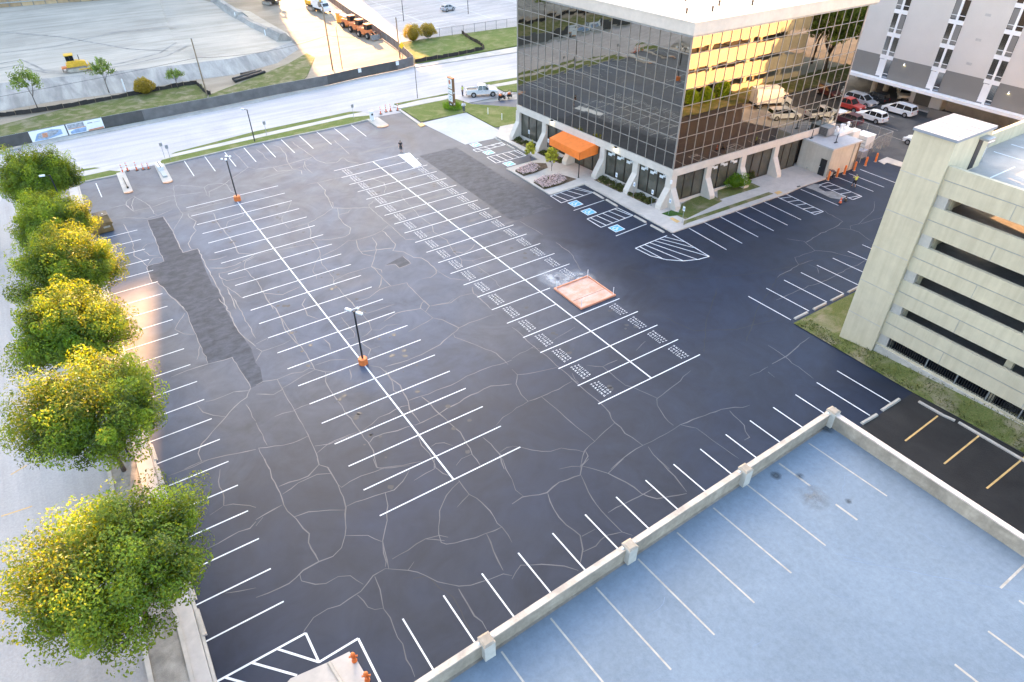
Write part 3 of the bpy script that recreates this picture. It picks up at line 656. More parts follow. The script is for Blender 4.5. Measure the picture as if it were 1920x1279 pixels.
[(-8.41,-56.9),(-7.39,-58.08),(-6.3,-58.97),(-5.44,-59.14),(-4.27,-60.42)],
[(-4.11,-60.37),(-4.28,-60.9),(-4.94,-61.26),(-5.39,-61.36)],
[(4.91,-47.41),(2.96,-47.73),(1.87,-47.98)],
[(8.9,-52.72),(7.26,-53.29)],
[(12.88,-61.31),(15.18,-61.35)],
[(-24.38,-47.72),(-24.38,-48.96),(-24.54,-49.86),(-24.51,-50.96),(-24.54,-52.18),(-24.59,-53.43),(-24.31,-54.41),(-24.19,-55.44),(-24,-56.08),(-24.29,-56.72),(-24.25,-57.88),(-24.25,-58.5)],
[(-21.14,-49.89),(-21.25,-50.55),(-20.81,-51.16),(-20.8,-52.17),(-20.8,-53.16),(-20.92,-54.41),(-21.13,-55.38),(-21.62,-56.48),(-22.08,-57.54),(-22.64,-58.31),(-23.36,-58.63),(-24.25,-58.5),(-25.31,-58.56),(-26.36,-58.98),(-27.65,-58.92),(-28.36,-58.8)],
[(-21.25,-50.55),(-22.28,-51.18),(-24.38,-50.95)],
[(-20.82,-51.86),(-21.69,-51.38),(-23.13,-51.4),(-24.41,-51.79)],
[(-20.8,-53.16),(-20.69,-53.52),(-19.95,-53.34),(-19.12,-53.3),(-18.11,-53.48),(-17.44,-53.52),(-15.73,-54.36)],
[(-17.68,-52.21),(-17.82,-53.16),(-17.47,-53.6)],
[(-21.1,-55.31),(-19.79,-55.45),(-18.31,-55.69),(-17.69,-55.82),(-16.82,-55.44),(-15.88,-54.67)],
[(-18.31,-55.69),(-18.66,-56.86),(-19.62,-58.5),(-20.18,-59.3),(-20.54,-60.2),(-20.68,-60.89),(-20.89,-61.22)],
[(-20.18,-59.3),(-20.58,-60.81),(-20.76,-61.46)],
[(-22.08,-57.54),(-20.82,-58.37),(-20.26,-59.33)],
[(-24.41,-54.17),(-23.41,-54.3),(-22.16,-54.96),(-21.26,-55.56)],
[(-20.94,-61.33),(-21.8,-61.37),(-22.88,-61.96),(-24.31,-62.14),(-25.01,-61.95),(-25.91,-62.02),(-26.61,-62.48),(-26.77,-62.63)],
[(-20.94,-61.33),(-19.8,-62.24),(-19.06,-63.19),(-18.64,-64),(-17.7,-64.99),(-17.05,-65.35),(-15.83,-65.65),(-14.95,-65.79),(-14.57,-66.2)],
[(-21.73,-61.48),(-21.84,-62.51),(-22.21,-63.81),(-22.23,-65.28),(-22.23,-66.43),(-22.47,-67.37),(-22.52,-68.53)],
[(-23.15,-62.07),(-22.95,-63.18),(-22.67,-63.57),(-22.19,-63.76)],
[(-25.58,-58.68),(-25.66,-59.23),(-25.02,-59.95),(-24.46,-60.25),(-23.64,-60.21),(-22.98,-60.58),(-22.55,-61.6)],
[(-19.8,-62.24),(-19.19,-61.89)],
[(-13.9,-54.75),(-14.4,-55.66),(-15.12,-55.68),(-16.11,-55.82)],
[(-14.27,-55.44),(-14.07,-56.39),(-13.77,-56.89)],
[(-13.45,-57.6),(-13.48,-59.12),(-13.13,-60.19),(-13.03,-61.17),(-13.18,-62.3),(-13.08,-62.8),(-13.2,-64.14)],
[(-13.48,-59.12),(-14.77,-59.64)],
[(-13.44,-57.7),(-14.84,-58.3),(-15.91,-59.24),(-16.86,-60.86),(-17.05,-61.56),(-16.83,-61.87),(-15.62,-62.28),(-14.31,-62.57),(-13.04,-62.74)],
[(-20.27,-60.93),(-19.13,-60.9),(-17.78,-60.74),(-16.88,-61.01),(-16.47,-61.46)],
[(-17.78,-60.74),(-16.8,-61.57)],
[(-14.22,-62.63),(-14.56,-64.04),(-14.82,-65.58)],
[(-17.8,-65.14),(-17.86,-66.31),(-17.92,-67.22),(-17.78,-68.38)],
[(-26.61,-52.96),(-25.98,-52.85),(-24.71,-52.7)],
[(-26.76,-53.47),(-26.14,-53.01)],
[(-9.7,-57.57),(-10.05,-58.58),(-10.23,-59.66)],
[(-11.45,-61.5),(-10.51,-61.39),(-8.86,-62.03),(-7.57,-61.74),(-5.92,-62.05),(-5.24,-61.39),(-4.39,-61.14)],
[(-5.4,-61.39),(-5.93,-61.03),(-6.83,-60.74)],
[(-5.87,-62.09),(-6.17,-62.97),(-6.55,-64.23),(-6.71,-66.11),(-6.69,-66.99),(-6.68,-67.51),(-6.29,-68.1)],
[(-8.85,-62.12),(-9.32,-63.48),(-9.41,-64.99),(-9.16,-66.18),(-9.69,-67.14),(-10.48,-67.87)],
[(-9.82,-67.29),(-8.82,-67.4),(-7.72,-67.14),(-6.68,-67.51)],
[(-9.11,-66.3),(-8.04,-66.34)],
[(-5.35,-61.32),(-4.72,-62.16),(-4.14,-63.04),(-2.24,-62.58)],
[(-4.14,-63.04),(-3.45,-65.08),(-3.41,-65.77),(-2.82,-66.73),(-0.77,-67.54)],
[(-0.21,-63.94),(-0.34,-65.9),(-0.66,-67.43)],
[(-10.23,-59.66),(-10.56,-60.6),(-10.4,-61.46)],
[(-6.43,-65.77),(-5.04,-65.8),(-2.38,-65.9)],
[(-14.7,-66.41),(-13.69,-65.88),(-12.55,-66.56),(-11.43,-67.47),(-10.89,-68.21)],
[(-27.42,-46.92),(-27.83,-48.05),(-27.83,-49.22),(-28.11,-50.52),(-27.08,-51.12),(-26.3,-51.92)],
[(-28.18,-50.56),(-29.13,-50.83)],
[(-30.02,-53.53),(-28.53,-53.38),(-27.16,-53.45),(-26.65,-53.11)],
[(-29.84,-57.46),(-28.16,-58.14)],
[(-30.76,-45.49),(-29.08,-45.6),(-27.69,-45.5)],
[(35.25,-47.27),(36.35,-48.77),(35.55,-50.78),(36.86,-52.03),(37.97,-54.87)],
[(36.22,-49.05),(39.04,-48.7),(42.36,-48.59),(44.16,-48.2),(44.79,-44.79)],
[(42.07,-48.8),(43.18,-49.95),(43.36,-50.86),(42.63,-53.04)],
[(43.18,-49.95),(43.84,-49.4),(45.12,-49.66),(49.66,-48.55),(52.12,-47.1)],
[(45.24,-49.75),(48.27,-50.17),(49.43,-50.11)],
[(35.55,-50.78),(33.73,-50.61),(32.54,-50.5),(31.61,-51.74),(33.72,-51.99)],
[(24.13,-54.88),(27.69,-54.95),(31.43,-55.34),(33.58,-55.21),(38.44,-55.19)],
[(27.67,-52.16),(31.61,-51.74)],
[(32.54,-52.21),(32.66,-53.28),(31.86,-54.05)],
[(15.76,-61.3),(17.73,-61.28),(20.15,-60.8),(21.69,-60.63)],
[(17.61,-59.33),(17.53,-61.14),(17.06,-64.55)],
[(14.6,-61.83),(14.5,-62.62)],
[(13.13,-33.35),(13.03,-36.19),(11.73,-39.74)],
[(12.69,-26.75),(12.98,-30.18),(12.99,-30.97)]]
sm_ = MB()
def densify(pl):
    o = [pl[0]]
    for a, b in zip(pl[:-1], pl[1:]):
        L = math.hypot(b[0] - a[0], b[1] - a[1]); n = max(1, int(L / 0.55))
        for k in range(1, n + 1):
            t = k / n; j = 0 if k == n else 0.045
            o.append((a[0] + (b[0] - a[0]) * t + rng.gauss(0, j), a[1] + (b[1] - a[1]) * t + rng.gauss(0, j)))
    return o
for i, pl in enumerate(CR):
    q = densify(pl); base = rng.uniform(0.045, 0.09)
    w = [base * (0.65 + 0.7 * rng.random()) for _ in q]; w[0] *= .5; w[-1] *= .4
    ribbon(sm_, q, w, 0.008 + (i % 3) * 0.0008)
tag(sm_.build('crack_seam', M_SEAM, lot), kind='stuff')
ZL = 0.014
# faint dark tyre scuffs and drips
tm_ = MB(); trn = random.Random(8)
for pl in ([(16.10, -42.34), (17.77, -45.42), (21.20, -48.12), (25.48, -50.01), (31.68, -51.85), (39.06, -53.14)], [(16.49, -57.84), (21.35, -54.93), (27.80, -52.22), (34.22, -51.26)], [(12.13, -56.80), (15.98, -53.45), (21.03, -50.10)], [(12.84, -50.26), (13.69, -53.97), (17.09, -56.06), (21.19, -56.97)], [(-18.60, -67.78), (-18.36, -65.46), (-19.01, -63.25), (-19.79, -62.95)]):
    q = densify(densify(pl)); ribbon(tm_, q, [.05 + .05 * trn.random() for _ in q], 0.0055)
tm_.build('tyre_scuff', mat('tyre_scuff_dark', (.022, .023, .028), .6, .3, 1), lot)
dm = MB()
for i in range(150):
    row = trn.choice((0, 1, 2, 3)); k = trn.randrange(21)
    x = (2.2, 9.2, -17.0, -10.6)[row] + trn.uniform(-1, 1); y = -2.7086 * (k + .5) + trn.uniform(-.5, .5); r0 = trn.uniform(.06, .26)
    dm.poly([(x + r0 * (0.7 + .5 * trn.random()) * math.cos(R(36 * j)), y + r0 * (0.7 + .5 * trn.random()) * math.sin(R(36 * j)), 0.0102) for j in range(10)])
tag(dm.build('oil_drip', mat('oil_drip_dark', (.040, .041, .048), .45, .3, 1), lot), kind='stuff')
def stall(a, b, w=0.10): return seg(MB(), a, b, w, ZL).build('stall_line', M_WHITE, lot)
W = 2.7086
for i in range(22):
    y = -W * i
    x1 = 11.547
    if i == 15: x1 = 7.0
    if i == 16: x1 = 5.75
    stall((0, y), (x1, y))
stall((5.77, 0), (5.77, -W * 21), 0.13)
for i in range(22): stall((-19.488, -0.453 - W * i), (-7.947, -0.453 - W * i))
stall((-13.72, -0.453), (-13.72, -0.453 - W * 21), 0.13)
for i in range(22):
    y = -3.3 - 2.7 * i; stall((XE(y) - 0.1 - 0.0 * i, y), (XE(y) + 4.55, y))
stall((-27.775, 14.05), (-27.76, 8.9))
for k in range(10):
    x = -16.25 + 2.82 * k; stall((x, 15.35 + k * 0.09), (x - 0.1, 9.1 + k * .06))
for k in range(16): x = -21.54 + 2.743 * k; stall((x, -65.03), (x + 0.07, -69.92))
for x in (27.97, 30.5, 33.15, 35.8, 38.25, 40.7): stall((x, -39.25), (x - 0.25, -45.2))
for x in (47.5, 54.65, 56.95, 59.4): stall((x, -39.7 if x < 50 else -40.1), (x - 0.1, -45.3))
for x in (22.4, 25.06, 27.8, 30.47, 33.1, 35.78, 38.4, 41.03, 43.7, 46.4): stall((x, -52.9), (x + 0.15, -57.9))
# white crossing block at the head of the visitor rows
part_sheet('crossing_block', [(9.77, 0.25), (11.50, -0.20), (10.87, -5.07), (9.57, -5.20)], ZL + .004, M_WHITE)
# hatched areas
def hatch(a, b, c, d, n, w=0.11, close=True):
    q = MB(); z = ZL
    seg(q, a, b, w, z); seg(q, b, c, w, z + .0006); seg(q, a, d, w, z + .0012)
    if close: seg(q, d, c, w, z + .0018)
    for k in range(n):
        t = (k + 0.5) / n
        p = lerp(a, d, t); r = lerp(b, c, max(0, min(1, t + 0.3 / n)))
        seg(q, p, r, w, z + .0024)
    return q.build('hatched_area', M_WHITE, lot)
hatch((19.79, -23.14), (19.74, -25.53), (24.91, -25.38), (24.05, -22.93), 4)
hatch((19.65, -30.75), (19.66, -33.35), (24.81, -33.13), (24.57, -30.52), 5)
hatch((19.67, -4.21), (19.72, -5.24), (24.62, -5.21), (24.63, -4.18), 4)
hatch((19.85, -7.75), (19.78, -10.27), (24.78, -10.42), (24.88, -7.92), 5)
hatch((43.17, -39.39), (44.79, -39.55), (44.45, -45.32), (42.92, -45.24), 5)
hatch((50.59, -40.19), (52.26, -40.28), (52.06, -45.35), (50.29, -45.30), 4)
stall((19.69, -28.08), (24.63, -27.95)); stall((19.71, -35.93), (24.66, -35.70))
stall((19.67, -4.21), (24.72, -4.12))
fan = MB()
arc = [(19.65, -39.33), (19.89, -41.55), (20.76, -43.12), (22.06, -44.31), (23.66, -44.99), (25.06, -45.18)]
top_ = [(19.65, -39.33), (24.60, -39.15)]; rt = [(25.32, -39.24), (25.06, -45.18)]
ribbon(fan, arc, 0.11, ZL); seg(fan, *top_, 0.11, ZL + .0006); seg(fan, *rt, 0.11, ZL + .0012)
for k in range(6):
    t = (k + 0.6) / 6.4
    p = lerp(top_[1], top_[0], t); s_ = k / 5
    e_ = [(25.18, -41.29), (25.05, -42.82), (25.02, -45.15), (23.52, -44.96), (22.05, -44.28), (20.56, -42.89)][k]
    seg(fan, p, e_, 0.10, ZL + .0018)
fan.build('hatched_area', M_WHITE, lot)
# zigzag at the near edge
zg = MB()
zl = [(-31.88, -62.72), (-26.64, -62.71), (-26.62, -64.79), (-24.23, -64.71), (-24.24, -67.82)]
for i in range(4): seg(zg, zl[i], zl[i + 1], 0.13, ZL + .0006 * i)
for a, b in (((-28.30, -62.76), (-26.62, -64.79)), ((-29.79, -62.71), (-27.91, -64.83)), ((-31.26, -62.72), (-30.19, -63.92))): seg(zg, a, b, 0.13, ZL + .003)
zg.build('hatched_area', M_WHITE, lot)
# accessible-bay symbols: blue square, white wheelchair figure
def symbol(c, s=0.72):
    a = part_sheet('accessible_square', [(c[0] - s, c[1] - s), (c[0] + s, c[1] - s), (c[0] + s, c[1] + s), (c[0] - s, c[1] + s)], ZL, M_WHITE)
    part_sheet('blue_field', [(c[0] - s * .86, c[1] - s * .86), (c[0] + s * .86, c[1] - s * .86), (c[0] + s * .86, c[1] + s * .86), (c[0] - s * .86, c[1] + s * .86)], ZL + .004, M_BLUEP, a)
    q = MB(); z = ZL + .008
    def pt(u, v): return (c[0] + (v - .5) * 1.5 * s, c[1] - (u - .5) * 1.5 * s)     # read facing the building
    wheel = [pt(.46 + .27 * math.cos(t), .36 + .27 * math.sin(t)) for t in [R(q_) for q_ in range(130, 375, 20)]]
    ribbon(q, wheel, .11 * s * 1.3, z)
    ribbon(q, [pt(.42, .82), pt(.45, .48), pt(.68, .48), pt(.80, .2), pt(.92, .24)], .12 * s * 1.3, z + .0006)
    ribbon(q, [pt(.44, .62), pt(.66, .62)], .10 * s * 1.3, z + .0012)
    hd = pt(.41, .92); q.poly([(hd[0] + .1 * s * math.cos(t), hd[1] + .1 * s * math.sin(t), z + .0018) for t in [R(36 * k) for k in range(10)]])
    q.build('wheelchair_figure', M_WHITE, a)
for c in ((21.05, -26.68), (21.00, -29.37), (20.99, -34.56), (20.99, -2.77), (21.01, -6.37), (21.16, -11.50)): symbol(c)
# stencilled lettering
def text_mesh(lines, size, sp, lead, bold=0.012):
    vs = []; fs = []
    for li, s in enumerate(lines):
        cu = bpy.data.curves.new('lettering', 'FONT'); cu.body = s; cu.size = size; cu.space_character = sp; cu.align_x = 'CENTER'
        cu.resolution_u = 2; cu.offset = bold; cu.fill_mode = 'FRONT'
        ob = bpy.data.objects.new('lettering', cu); COL.objects.link(ob)
        dg = bpy.context.evaluated_depsgraph_get(); me = bpy.data.meshes.new_from_object(ob.evaluated_get(dg))
        k = len(vs); vs += [(v.co.x, v.co.y - li * lead, 0) for v in me.vertices]; fs += [tuple(k + i for i in p.vertices) for p in me.polygons]
        bpy.data.objects.remove(ob); bpy.data.meshes.remove(me)
    return vs, fs
tv, tf = text_mesh(['VISITOR', 'PATIENT', 'PARKING'], 0.285, 1.80, 0.345, 0.004)
def text_obj(name, v, f, m, parent):
    me = bpy.data.meshes.new(name); me.from_pydata(v, [], f); me.materials.append(m)
    o = bpy.data.objects.new(name, me); COL.objects.link(o); o.parent = parent; return o
proto = None
for i in range(21):
    yc = -W * (i + 0.5)
    for side in (0, 1):
        if side and i in (0, 1, 15, 16): continue
        if proto is None: proto = o = text_obj('stall_lettering', tv, tf, M_WHITE, lot)
        else: o = proto.copy(); COL.objects.link(o); o.parent = lot
        if side == 0: o.location = (1.64, yc, ZL); o.rotation_euler = (0, 0, R(-90))
        else: o.location = (9.95, yc, ZL); o.rotation_euler = (0, 0, R(90))
# concrete pad at the near edge
cp = struct('concrete_pad', MB().prism([(-28.79, -65.06), (-28.26, -64.82), (-26.15, -65.10), (-24.97, -65.18), (-24.81, -65.79), (-24.68, -67.80)], -0.02, 0.05), M_WALK)
# kerb islands with painted noses
def island(pl, label, nose):
    t = MB().prism(pl, 0.0, 0.13).build('kerb_island', M_CONC); tag(t, label, 'traffic island', 'kerb islands at the lot entrances')
    a, b = nose; c = ((a[0] + b[0]) / 2, (a[1] + b[1]) / 2); r = math.hypot(b[0] - a[0], b[1] - a[1]) / 2
    ps = [(c[0] + r * math.cos(R(q)), c[1] + r * 0.75 * math.sin(R(q))) for q in range(180, 361, 20)]
    MB().prism(ps, 0.0, 0.135).build('painted_nose', mat('faded_orange_paint', (0.62, 0.33, 0.20), 0.6, 0.2, 3), t)
    return t
island([(-25.0, 15.9), (-23.95, 15.9), (-24.1, 8.5), (-25.2, 8.5)], 'concrete kerb island with orange nose, carrying the dark barrier arm', ((-25.2, 8.5), (-24.1, 8.5)))
island([(-20.1, 15.9), (-18.9, 15.9), (-19.1, 9.0), (-20.35, 9.0)], 'concrete kerb island with orange nose, carrying the white ticket cabinet', ((-20.35, 9.0), (-19.1, 9.0)))
island([(12.1, 16.4), (14.0, 16.4), (13.95, 12.3), (12.0, 12.3)], 'wide concrete kerb island with orange nose at the right entrance', ((12.0, 12.3), (13.95, 12.3)))

# front walk, plaza and planting beds round the glass building
A0 = Vector((29.49, -34.10)); B0 = Vector((27.58, -4.10)); C0 = Vector((58.75, -34.95))
fw = [(25.18, -1.77), (25.43, -4.34), (25.36, -12.83), (19.89, -12.83), (19.88, -22.90), (25.53, -22.84), (25.54, -39.02), (44.92, -39.54), (47.78, -39.36), (52.89, -39.52), (53.1, -39.2), (64.9, -36.5), (64.9, -30), (62, -2), (28, 1.5)]
walk = struct('front_walk', MB().prism(fw, -0.03, 0.12), M_WALK)
kerb(MB(), [(25.18, -1.77), (25.43, -4.34), (25.36, -12.83), (19.89, -12.83), (19.88, -22.90), (25.53, -22.84), (25.54, -39.02), (44.92, -39.54), (47.78, -39.36)], 0.15, -0.03, 0.135).build('kerb', M_CONC, walk)
MB().prism([(27.66, -36.34), (28.17, -36.35), (28.17, -37.60), (27.57, -37.68)], 0.1, 0.128).build('tactile_pad', M_YLINE, walk)
MB().prism([(43.70, -38.54), (44.69, -38.57), (44.59, -39.15), (43.53, -39.22)], 0.1, 0.128).build('tactile_pad', M_YLINE, walk)
MB().prism([(47.58, -38.93), (48.11, -39.01), (48.04, -39.28), (47.43, -39.22)], 0.1, 0.126).build('drain_cover', M_BLACK, walk)
for i, (a, b) in enumerate((((28.6, -26.4), (25.9, -26.5)), ((28.4, -31.5), (25.6, -31.6)), ((28.9, -20.6), (26.3, -20.7)), ((31, -38.9), (31, -37.4)), ((35, -38.8), (35, -37.5)), ((40, -38.6), (40, -37.3)))):
    seg(MB(), a, b, 0.05, 0.125).build('joint', M_GREYM, walk)
gl = MB()
gl.prism([(28.99, -36.32), (29.08, -37.56), (36.38, -36.60), (36.71, -34.79), (35.61, -33.66), (31.69, -34.31)], 0.1, 0.15)       # lawn at the corner
gl.prism([(36.12, -36.06), (43.60, -36.40), (43.61, -34.20), (41.20, -34.36), (38.47, -33.87)], 0.1, 0.15)
gl.prism([(27.80, -38.49), (28.60, -38.39), (43.34, -38.75), (43.22, -38.09), (28.63, -37.75)], 0.1, 0.145)
struct('building_lawn', gl, M_GRASSD)
tf_ = MB().prism([(27.78, -34.90), (29.32, -34.91), (29.88, -36.59), (28.06, -35.94)], 0.1, 0.16)
struct('green_turf_patch', tf_, M_GRASSG)
# lawn that rises to the parking garage
gz = [(-58.4, .06), (-62.05, .08), (-65.4, .55), (-69.9, .9), (-77.4, 1.45), (-90, 1.9), (-110, 2.2)]
gm = MB()
ex = lambda y: 22.25 if y > -70 else 22.25 + (-70 - y) * 0.05
for (a, za), (b, zb_) in zip(gz[:-1], gz[1:]):
    n_ = 6
    for k in range(n_):
        t0, t1 = k / n_, (k + 1) / n_
        f = lambda y, z, t: (ex(y) + (24.6 - ex(y)) * t, y, 0.06 + (z - 0.06) * t)
        gm.poly([f(a, za, t0), f(b, zb_, t0), f(b, zb_, t1), f(a, za, t1)])
gm.poly([(24.6, -58.4, .06), (24.6, -62.05, .08), (100, -64, .5), (100, -58.0, .06)])
struct('garage_lawn', gm, M_GRASSD)
# lower lot with yellow lines, behind a broken kerb
low = struct('lower_lot', sheet([(3, -70.25), (22.3, -70.25), (23.6, -100), (3, -100)], 0.006), M_LOWLOT)
for a, b in (((16.63, -73.07), (21.32, -72.91)), ((16.80, -75.99), (22.01, -75.87)), ((17.04, -78.93), (22.58, -78.92)), ((17.2, -81.9), (22.4, -81.9))): seg(MB(), a, b, 0.13, 0.014).build('stall_line', M_YLINE, low)
kq = MB(); kerb(kq, [(21.60, -71.14), (21.66, -73.14), (21.83, -73.98)], 0.2, 0, 0.13); kerb(kq, [(21.90, -74.24), (21.89, -79.28)], 0.22, 0, 0.12)
kq.build('kerb', M_CONC, low)
# back lot
bl = struct('back_lot', sheet([(64.8, -57.9), (64.8, -30), (62.3, 40), (125, 40), (125, -58.0)], 0.006), M_BACKLOT)
for x, y in ((79.2, -27.3), (77.6, -31.8), (82.6, -28.0), (74.2, -36.6)): seg(MB(), (x, y + 2.6), (x - .3, y - 2.6), 0.11, 0.014).build('stall_line', M_FADED, bl)
struct('back_drive', MB().prism([(63.93, -39.78), (66.27, -39.64), (66.36, -42.70), (64.65, -43.74), (64.73, -42.92), (64.44, -40.81), (63.63, -40.94)], -0.02, 0.05), M_CONC)
dr = MB().prism([(62, -47), (66, -46), (73, -50), (72, -57), (66, -57.6), (60, -52)], 0.0, 0.03); struct('tan_drive', dr, M_CONC)

# ============================================================= GLASS OFFICE BUILDING
Z0, Z1 = 5.0, 19.6
gb = thing('office_building', 'mirror-glass office building on white concrete piers with a sunlit flat roof', 'office building', (A0.x, A0.y, 0))
D0 = B0 + (C0 - A0)
core = [tuple(A0 + (C0 - A0).normalized() * .35 + (B0 - A0).normalized() * .35), tuple(C0 + (A0 - C0).normalized() * .3 + (B0 - A0).normalized() * .35), tuple(D0), tuple(B0 + (C0 - A0).normalized() * .35)]
MB().prism(core, 4.4, Z1 - .1).build('core_wall', M_DKBRONZE, gb)
core = [tuple(p + ((A0 + D0) / 2 - p).normalized() * 1.4) for p in (A0, C0, D0, B0)]
MB().prism(core, 0.1, 4.39).build('core_wall', M_DKBRONZE, gb)
prng = random.Random(11)
NC, NR = 20, 8
rest = MB()
def pane_pts(a, b, i, j, ins=0.03):
    o = [(0.009 if abs(b.y - a.y) > abs(b.x - a.x) else 0.0045) * (prng.random() - .5) for _ in range(4)]
    d = (b - a) / NC; out = Vector((d.y, -d.x)).normalized()
    if out.dot(a - (A0 + D0) / 2) < 0: out = -out
    p0 = a + d * i; p1 = a + d * (i + 1); h = (Z1 - Z0) / NR; za, zc = Z0 + j * h + ins, Z0 + (j + 1) * h - ins
    dn = d.normalized() * ins
    return [(*(p0 + dn + out * o[0]), za), (*(p1 - dn + out * o[1]), za), (*(p1 - dn + out * o[2]), zc), (*(p0 + dn + out * o[3]), zc)], out
for a, b in ((A0, B0), (A0, C0)):
    for j in range(NR):
        for i in range(NC):
            q, out = pane_pts(a, b, i, j)
            n_ = (Vector(q[1]) - Vector(q[0])).cross(Vector(q[3]) - Vector(q[0]))
            if n_.x * out.x + n_.y * out.y < 0: q = [q[1], q[0], q[3], q[2]]
            tgt = rest if (b is B0 and j >= 7 - (i > 15) and i >= 9) else MB()
            tgt.poly(q)
            if tgt is not rest: tgt.build('glass_pane', M_GLASSX, gb)
tag(rest.build('glass_pane_upper', M_GLASSX, gb), kind='stuff')
for a, b in ((A0, B0), (A0, C0)):
    d = (b - a) / NC; out = Vector((d.y, -d.x)).normalized(); dn = d.normalized()
    if out.dot(a - (A0 + D0) / 2) < 0: out = -out
    for i in range(NC + 1):
        p = a + d * i; w = 0.035 if 0 < i < NC else 0.10
        MB().prism([tuple(p - dn * w - out * .06), tuple(p + dn * w - out * .06), tuple(p + dn * w + out * (.05 if i else .06)), tuple(p - dn * w + out * (.05 if i else .06))], Z0, Z1).build('mullion', M_MULL, gb)
    for j in range(1, NR):
        z = Z0 + j * (Z1 - Z0) / NR
        MB().prism([tuple(a - out * .06), tuple(b - out * .06), tuple(b + out * .04), tuple(a + out * .04)], z - .03, z + .03).build('transom', M_MULL, gb)
uxb, uyb = (C0 - A0).normalized(), (B0 - A0).normalized()
def bp(u, v): return A0 + uxb * u + uyb * v        # u along the right face, v along the left face; negative is outside
LX, LY = (C0 - A0).length, (B0 - A0).length
def ring(o0, o1, z0, z1, name, m):
    o = [bp(-o0, -o0), bp(LX + o0, -o0), bp(LX + o0, LY + o0), bp(-o0, LY + o0)]
    i_ = [bp(o1, o1), bp(LX - o1, o1), bp(LX - o1, LY - o1), bp(o1, LY - o1)]
    q = MB()
    for k in range(4):
        j = (k + 1) % 4; q.prism([tuple(o[k]), tuple(o[j]), tuple(i_[j]), tuple(i_[k])], z0, z1)
    return q.build(name, m, gb)
ring(0.10, 0.55, 4.06, 4.99, 'base_lintel', M_PIER)
ring(0.62, 0.25, Z1 + .0, Z1 + .22, 'soffit', M_GREYM)
fas = ring(0.75, 0.0, Z1 + .22, Z1 + 1.35, 'roof_fascia', M_FASCIA)
ring(0.80, 0.10, Z1 + 1.35, Z1 + 1.47, 'coping', M_FASCIA)
roof = MB().prism([tuple(bp(0, 0)), tuple(bp(LX, 0)), tuple(bp(LX, LY)), tuple(bp(0, LY))], Z1 + .9, Z1 + 1.2).build('roof', M_ROOFW, gb)
for u, v in ((3, 4), (6, 3.2), (9, 5), (12, 3), (15, 6.5), (19, 4), (23, 3.5), (26, 6), (8, 9), (14, 10), (20, 9), (5, 14)):
    p = bp(u, v); MB().lathe([(.09, Z1 + 1.2), (.09, Z1 + 1.6), (.14, Z1 + 1.6), (.12, Z1 + 1.72)], p.x, p.y, 8).build('vent_pipe', M_BLACK, roof)
for u in (7.5, 15, 22.5):
    a, b = bp(u, .3), bp(u + .2, LY); seg(MB(), a, b, .12, Z1 + 1.206).build('membrane_seam', M_GREYM, roof)
# piers: upright at the top, splayed foot below
def pier(p, out, along, w=0.42, foot=1.35, name='pier'):
    pr = [(-0.45, 0.1), (foot, 0.1), (foot, .55), (.16, 2.55), (.12, 4.06), (-0.45, 4.06)]
    k = [Vector((*(p + out * o - along * w), z)) for o, z in pr]; k2 = [Vector((*(p + out * o + along * w), z)) for o, z in pr]
    q = MB(); q.hexa([tuple(v) for v in k], [tuple(v) for v in k2]); return q.build(name, M_PIER, gb)
offs = [0.0, 5.98, 11.95, 17.95, 23.95, LY]
for k, s in enumerate(offs): pier(bp(0.12, s if k else .45), -uxb, uyb, foot=1.3)
offx = [0.45, 6.2, 12.25, 18.35]
for s in offx: pier(bp(s, 0.12), -uyb, uxb, foot=1.3)
# shop windows between the piers, set back
def bay(a, b, out, n, z0, z1, name='shop_window', prints=False, door=False):
    d = (b - a); al = d.normalized(); L = d.length
    w = MB().prism([tuple(a), tuple(b), tuple(b - out * .05), tuple(a - out * .05)], z0, z1).build(name, M_DKGLASS, gb)
    fr = MB()
    for k in range(n + 1):
        p = a + d * (k / n)
        fr.prism([tuple(p - al * .045 + out * .012), tuple(p + al * .045 + out * .012), tuple(p + al * .045 + out * .08), tuple(p - al * .045 + out * .08)], z0, z1)
    for z in (z0, z1 - .08):
        fr.prism([tuple(a + out * .010), tuple(b + out * .010), tuple(b + out * .07), tuple(a + out * .07)], z, z + .08)
    fr.build('window_frame', M_DKBRONZE, w)
    MB().prism([tuple(a - out * .2), tuple(b - out * .2), tuple(b + out * .16), tuple(a + out * .16)], 0.1, z0 - .004).build('window_sill', M_PIER, gb)
    if prints:
        pm = MB()
        for k in range(n):
            p = a + d * ((k + .12) / n) + out * .02; s_ = L / n
            def q3(u, z): return (*(p + al * (u * s_)), z)
            zt = z1 - .32
            for u0, u1, za, zb_ in ((.02, .10, -.28, .12), (.09, .16, -.06, .08), (.14, .22, -.28, .12), (.23, .29, -.30, -.04), (.29, .36, -.34, .06), (.36, .74, -.52, -.16)):
                pm.poly([q3(u0, zt + za), q3(u1, zt + za), q3(u1, zt + zb_), q3(u0, zt + zb_)])
        pm.build('window_print', M_WHITE, w)
    return w
ls = [.95, 5.55, 6.45, 11.5, 12.4, 17.5, 18.4, 23.5, 24.4, LY - .4]
for k in range(5):
    a, b = bp(.42, ls[2 * k]), bp(.42, ls[2 * k + 1])
    bay(a, b, -uxb, 3, .14 if k == 2 else .55, 4.04, prints=k in (0, 1), name='entrance_glazing' if k == 2 else 'shop_window')
for k, (s, e) in enumerate(((.95, 5.75), (6.65, 11.8), (12.7, 17.9), (18.8, 23.2))):
    bay(bp(s, .42), bp(e, .42), -uyb, 3, .5 if k < 2 else .14, 4.04, prints=(k == 1))
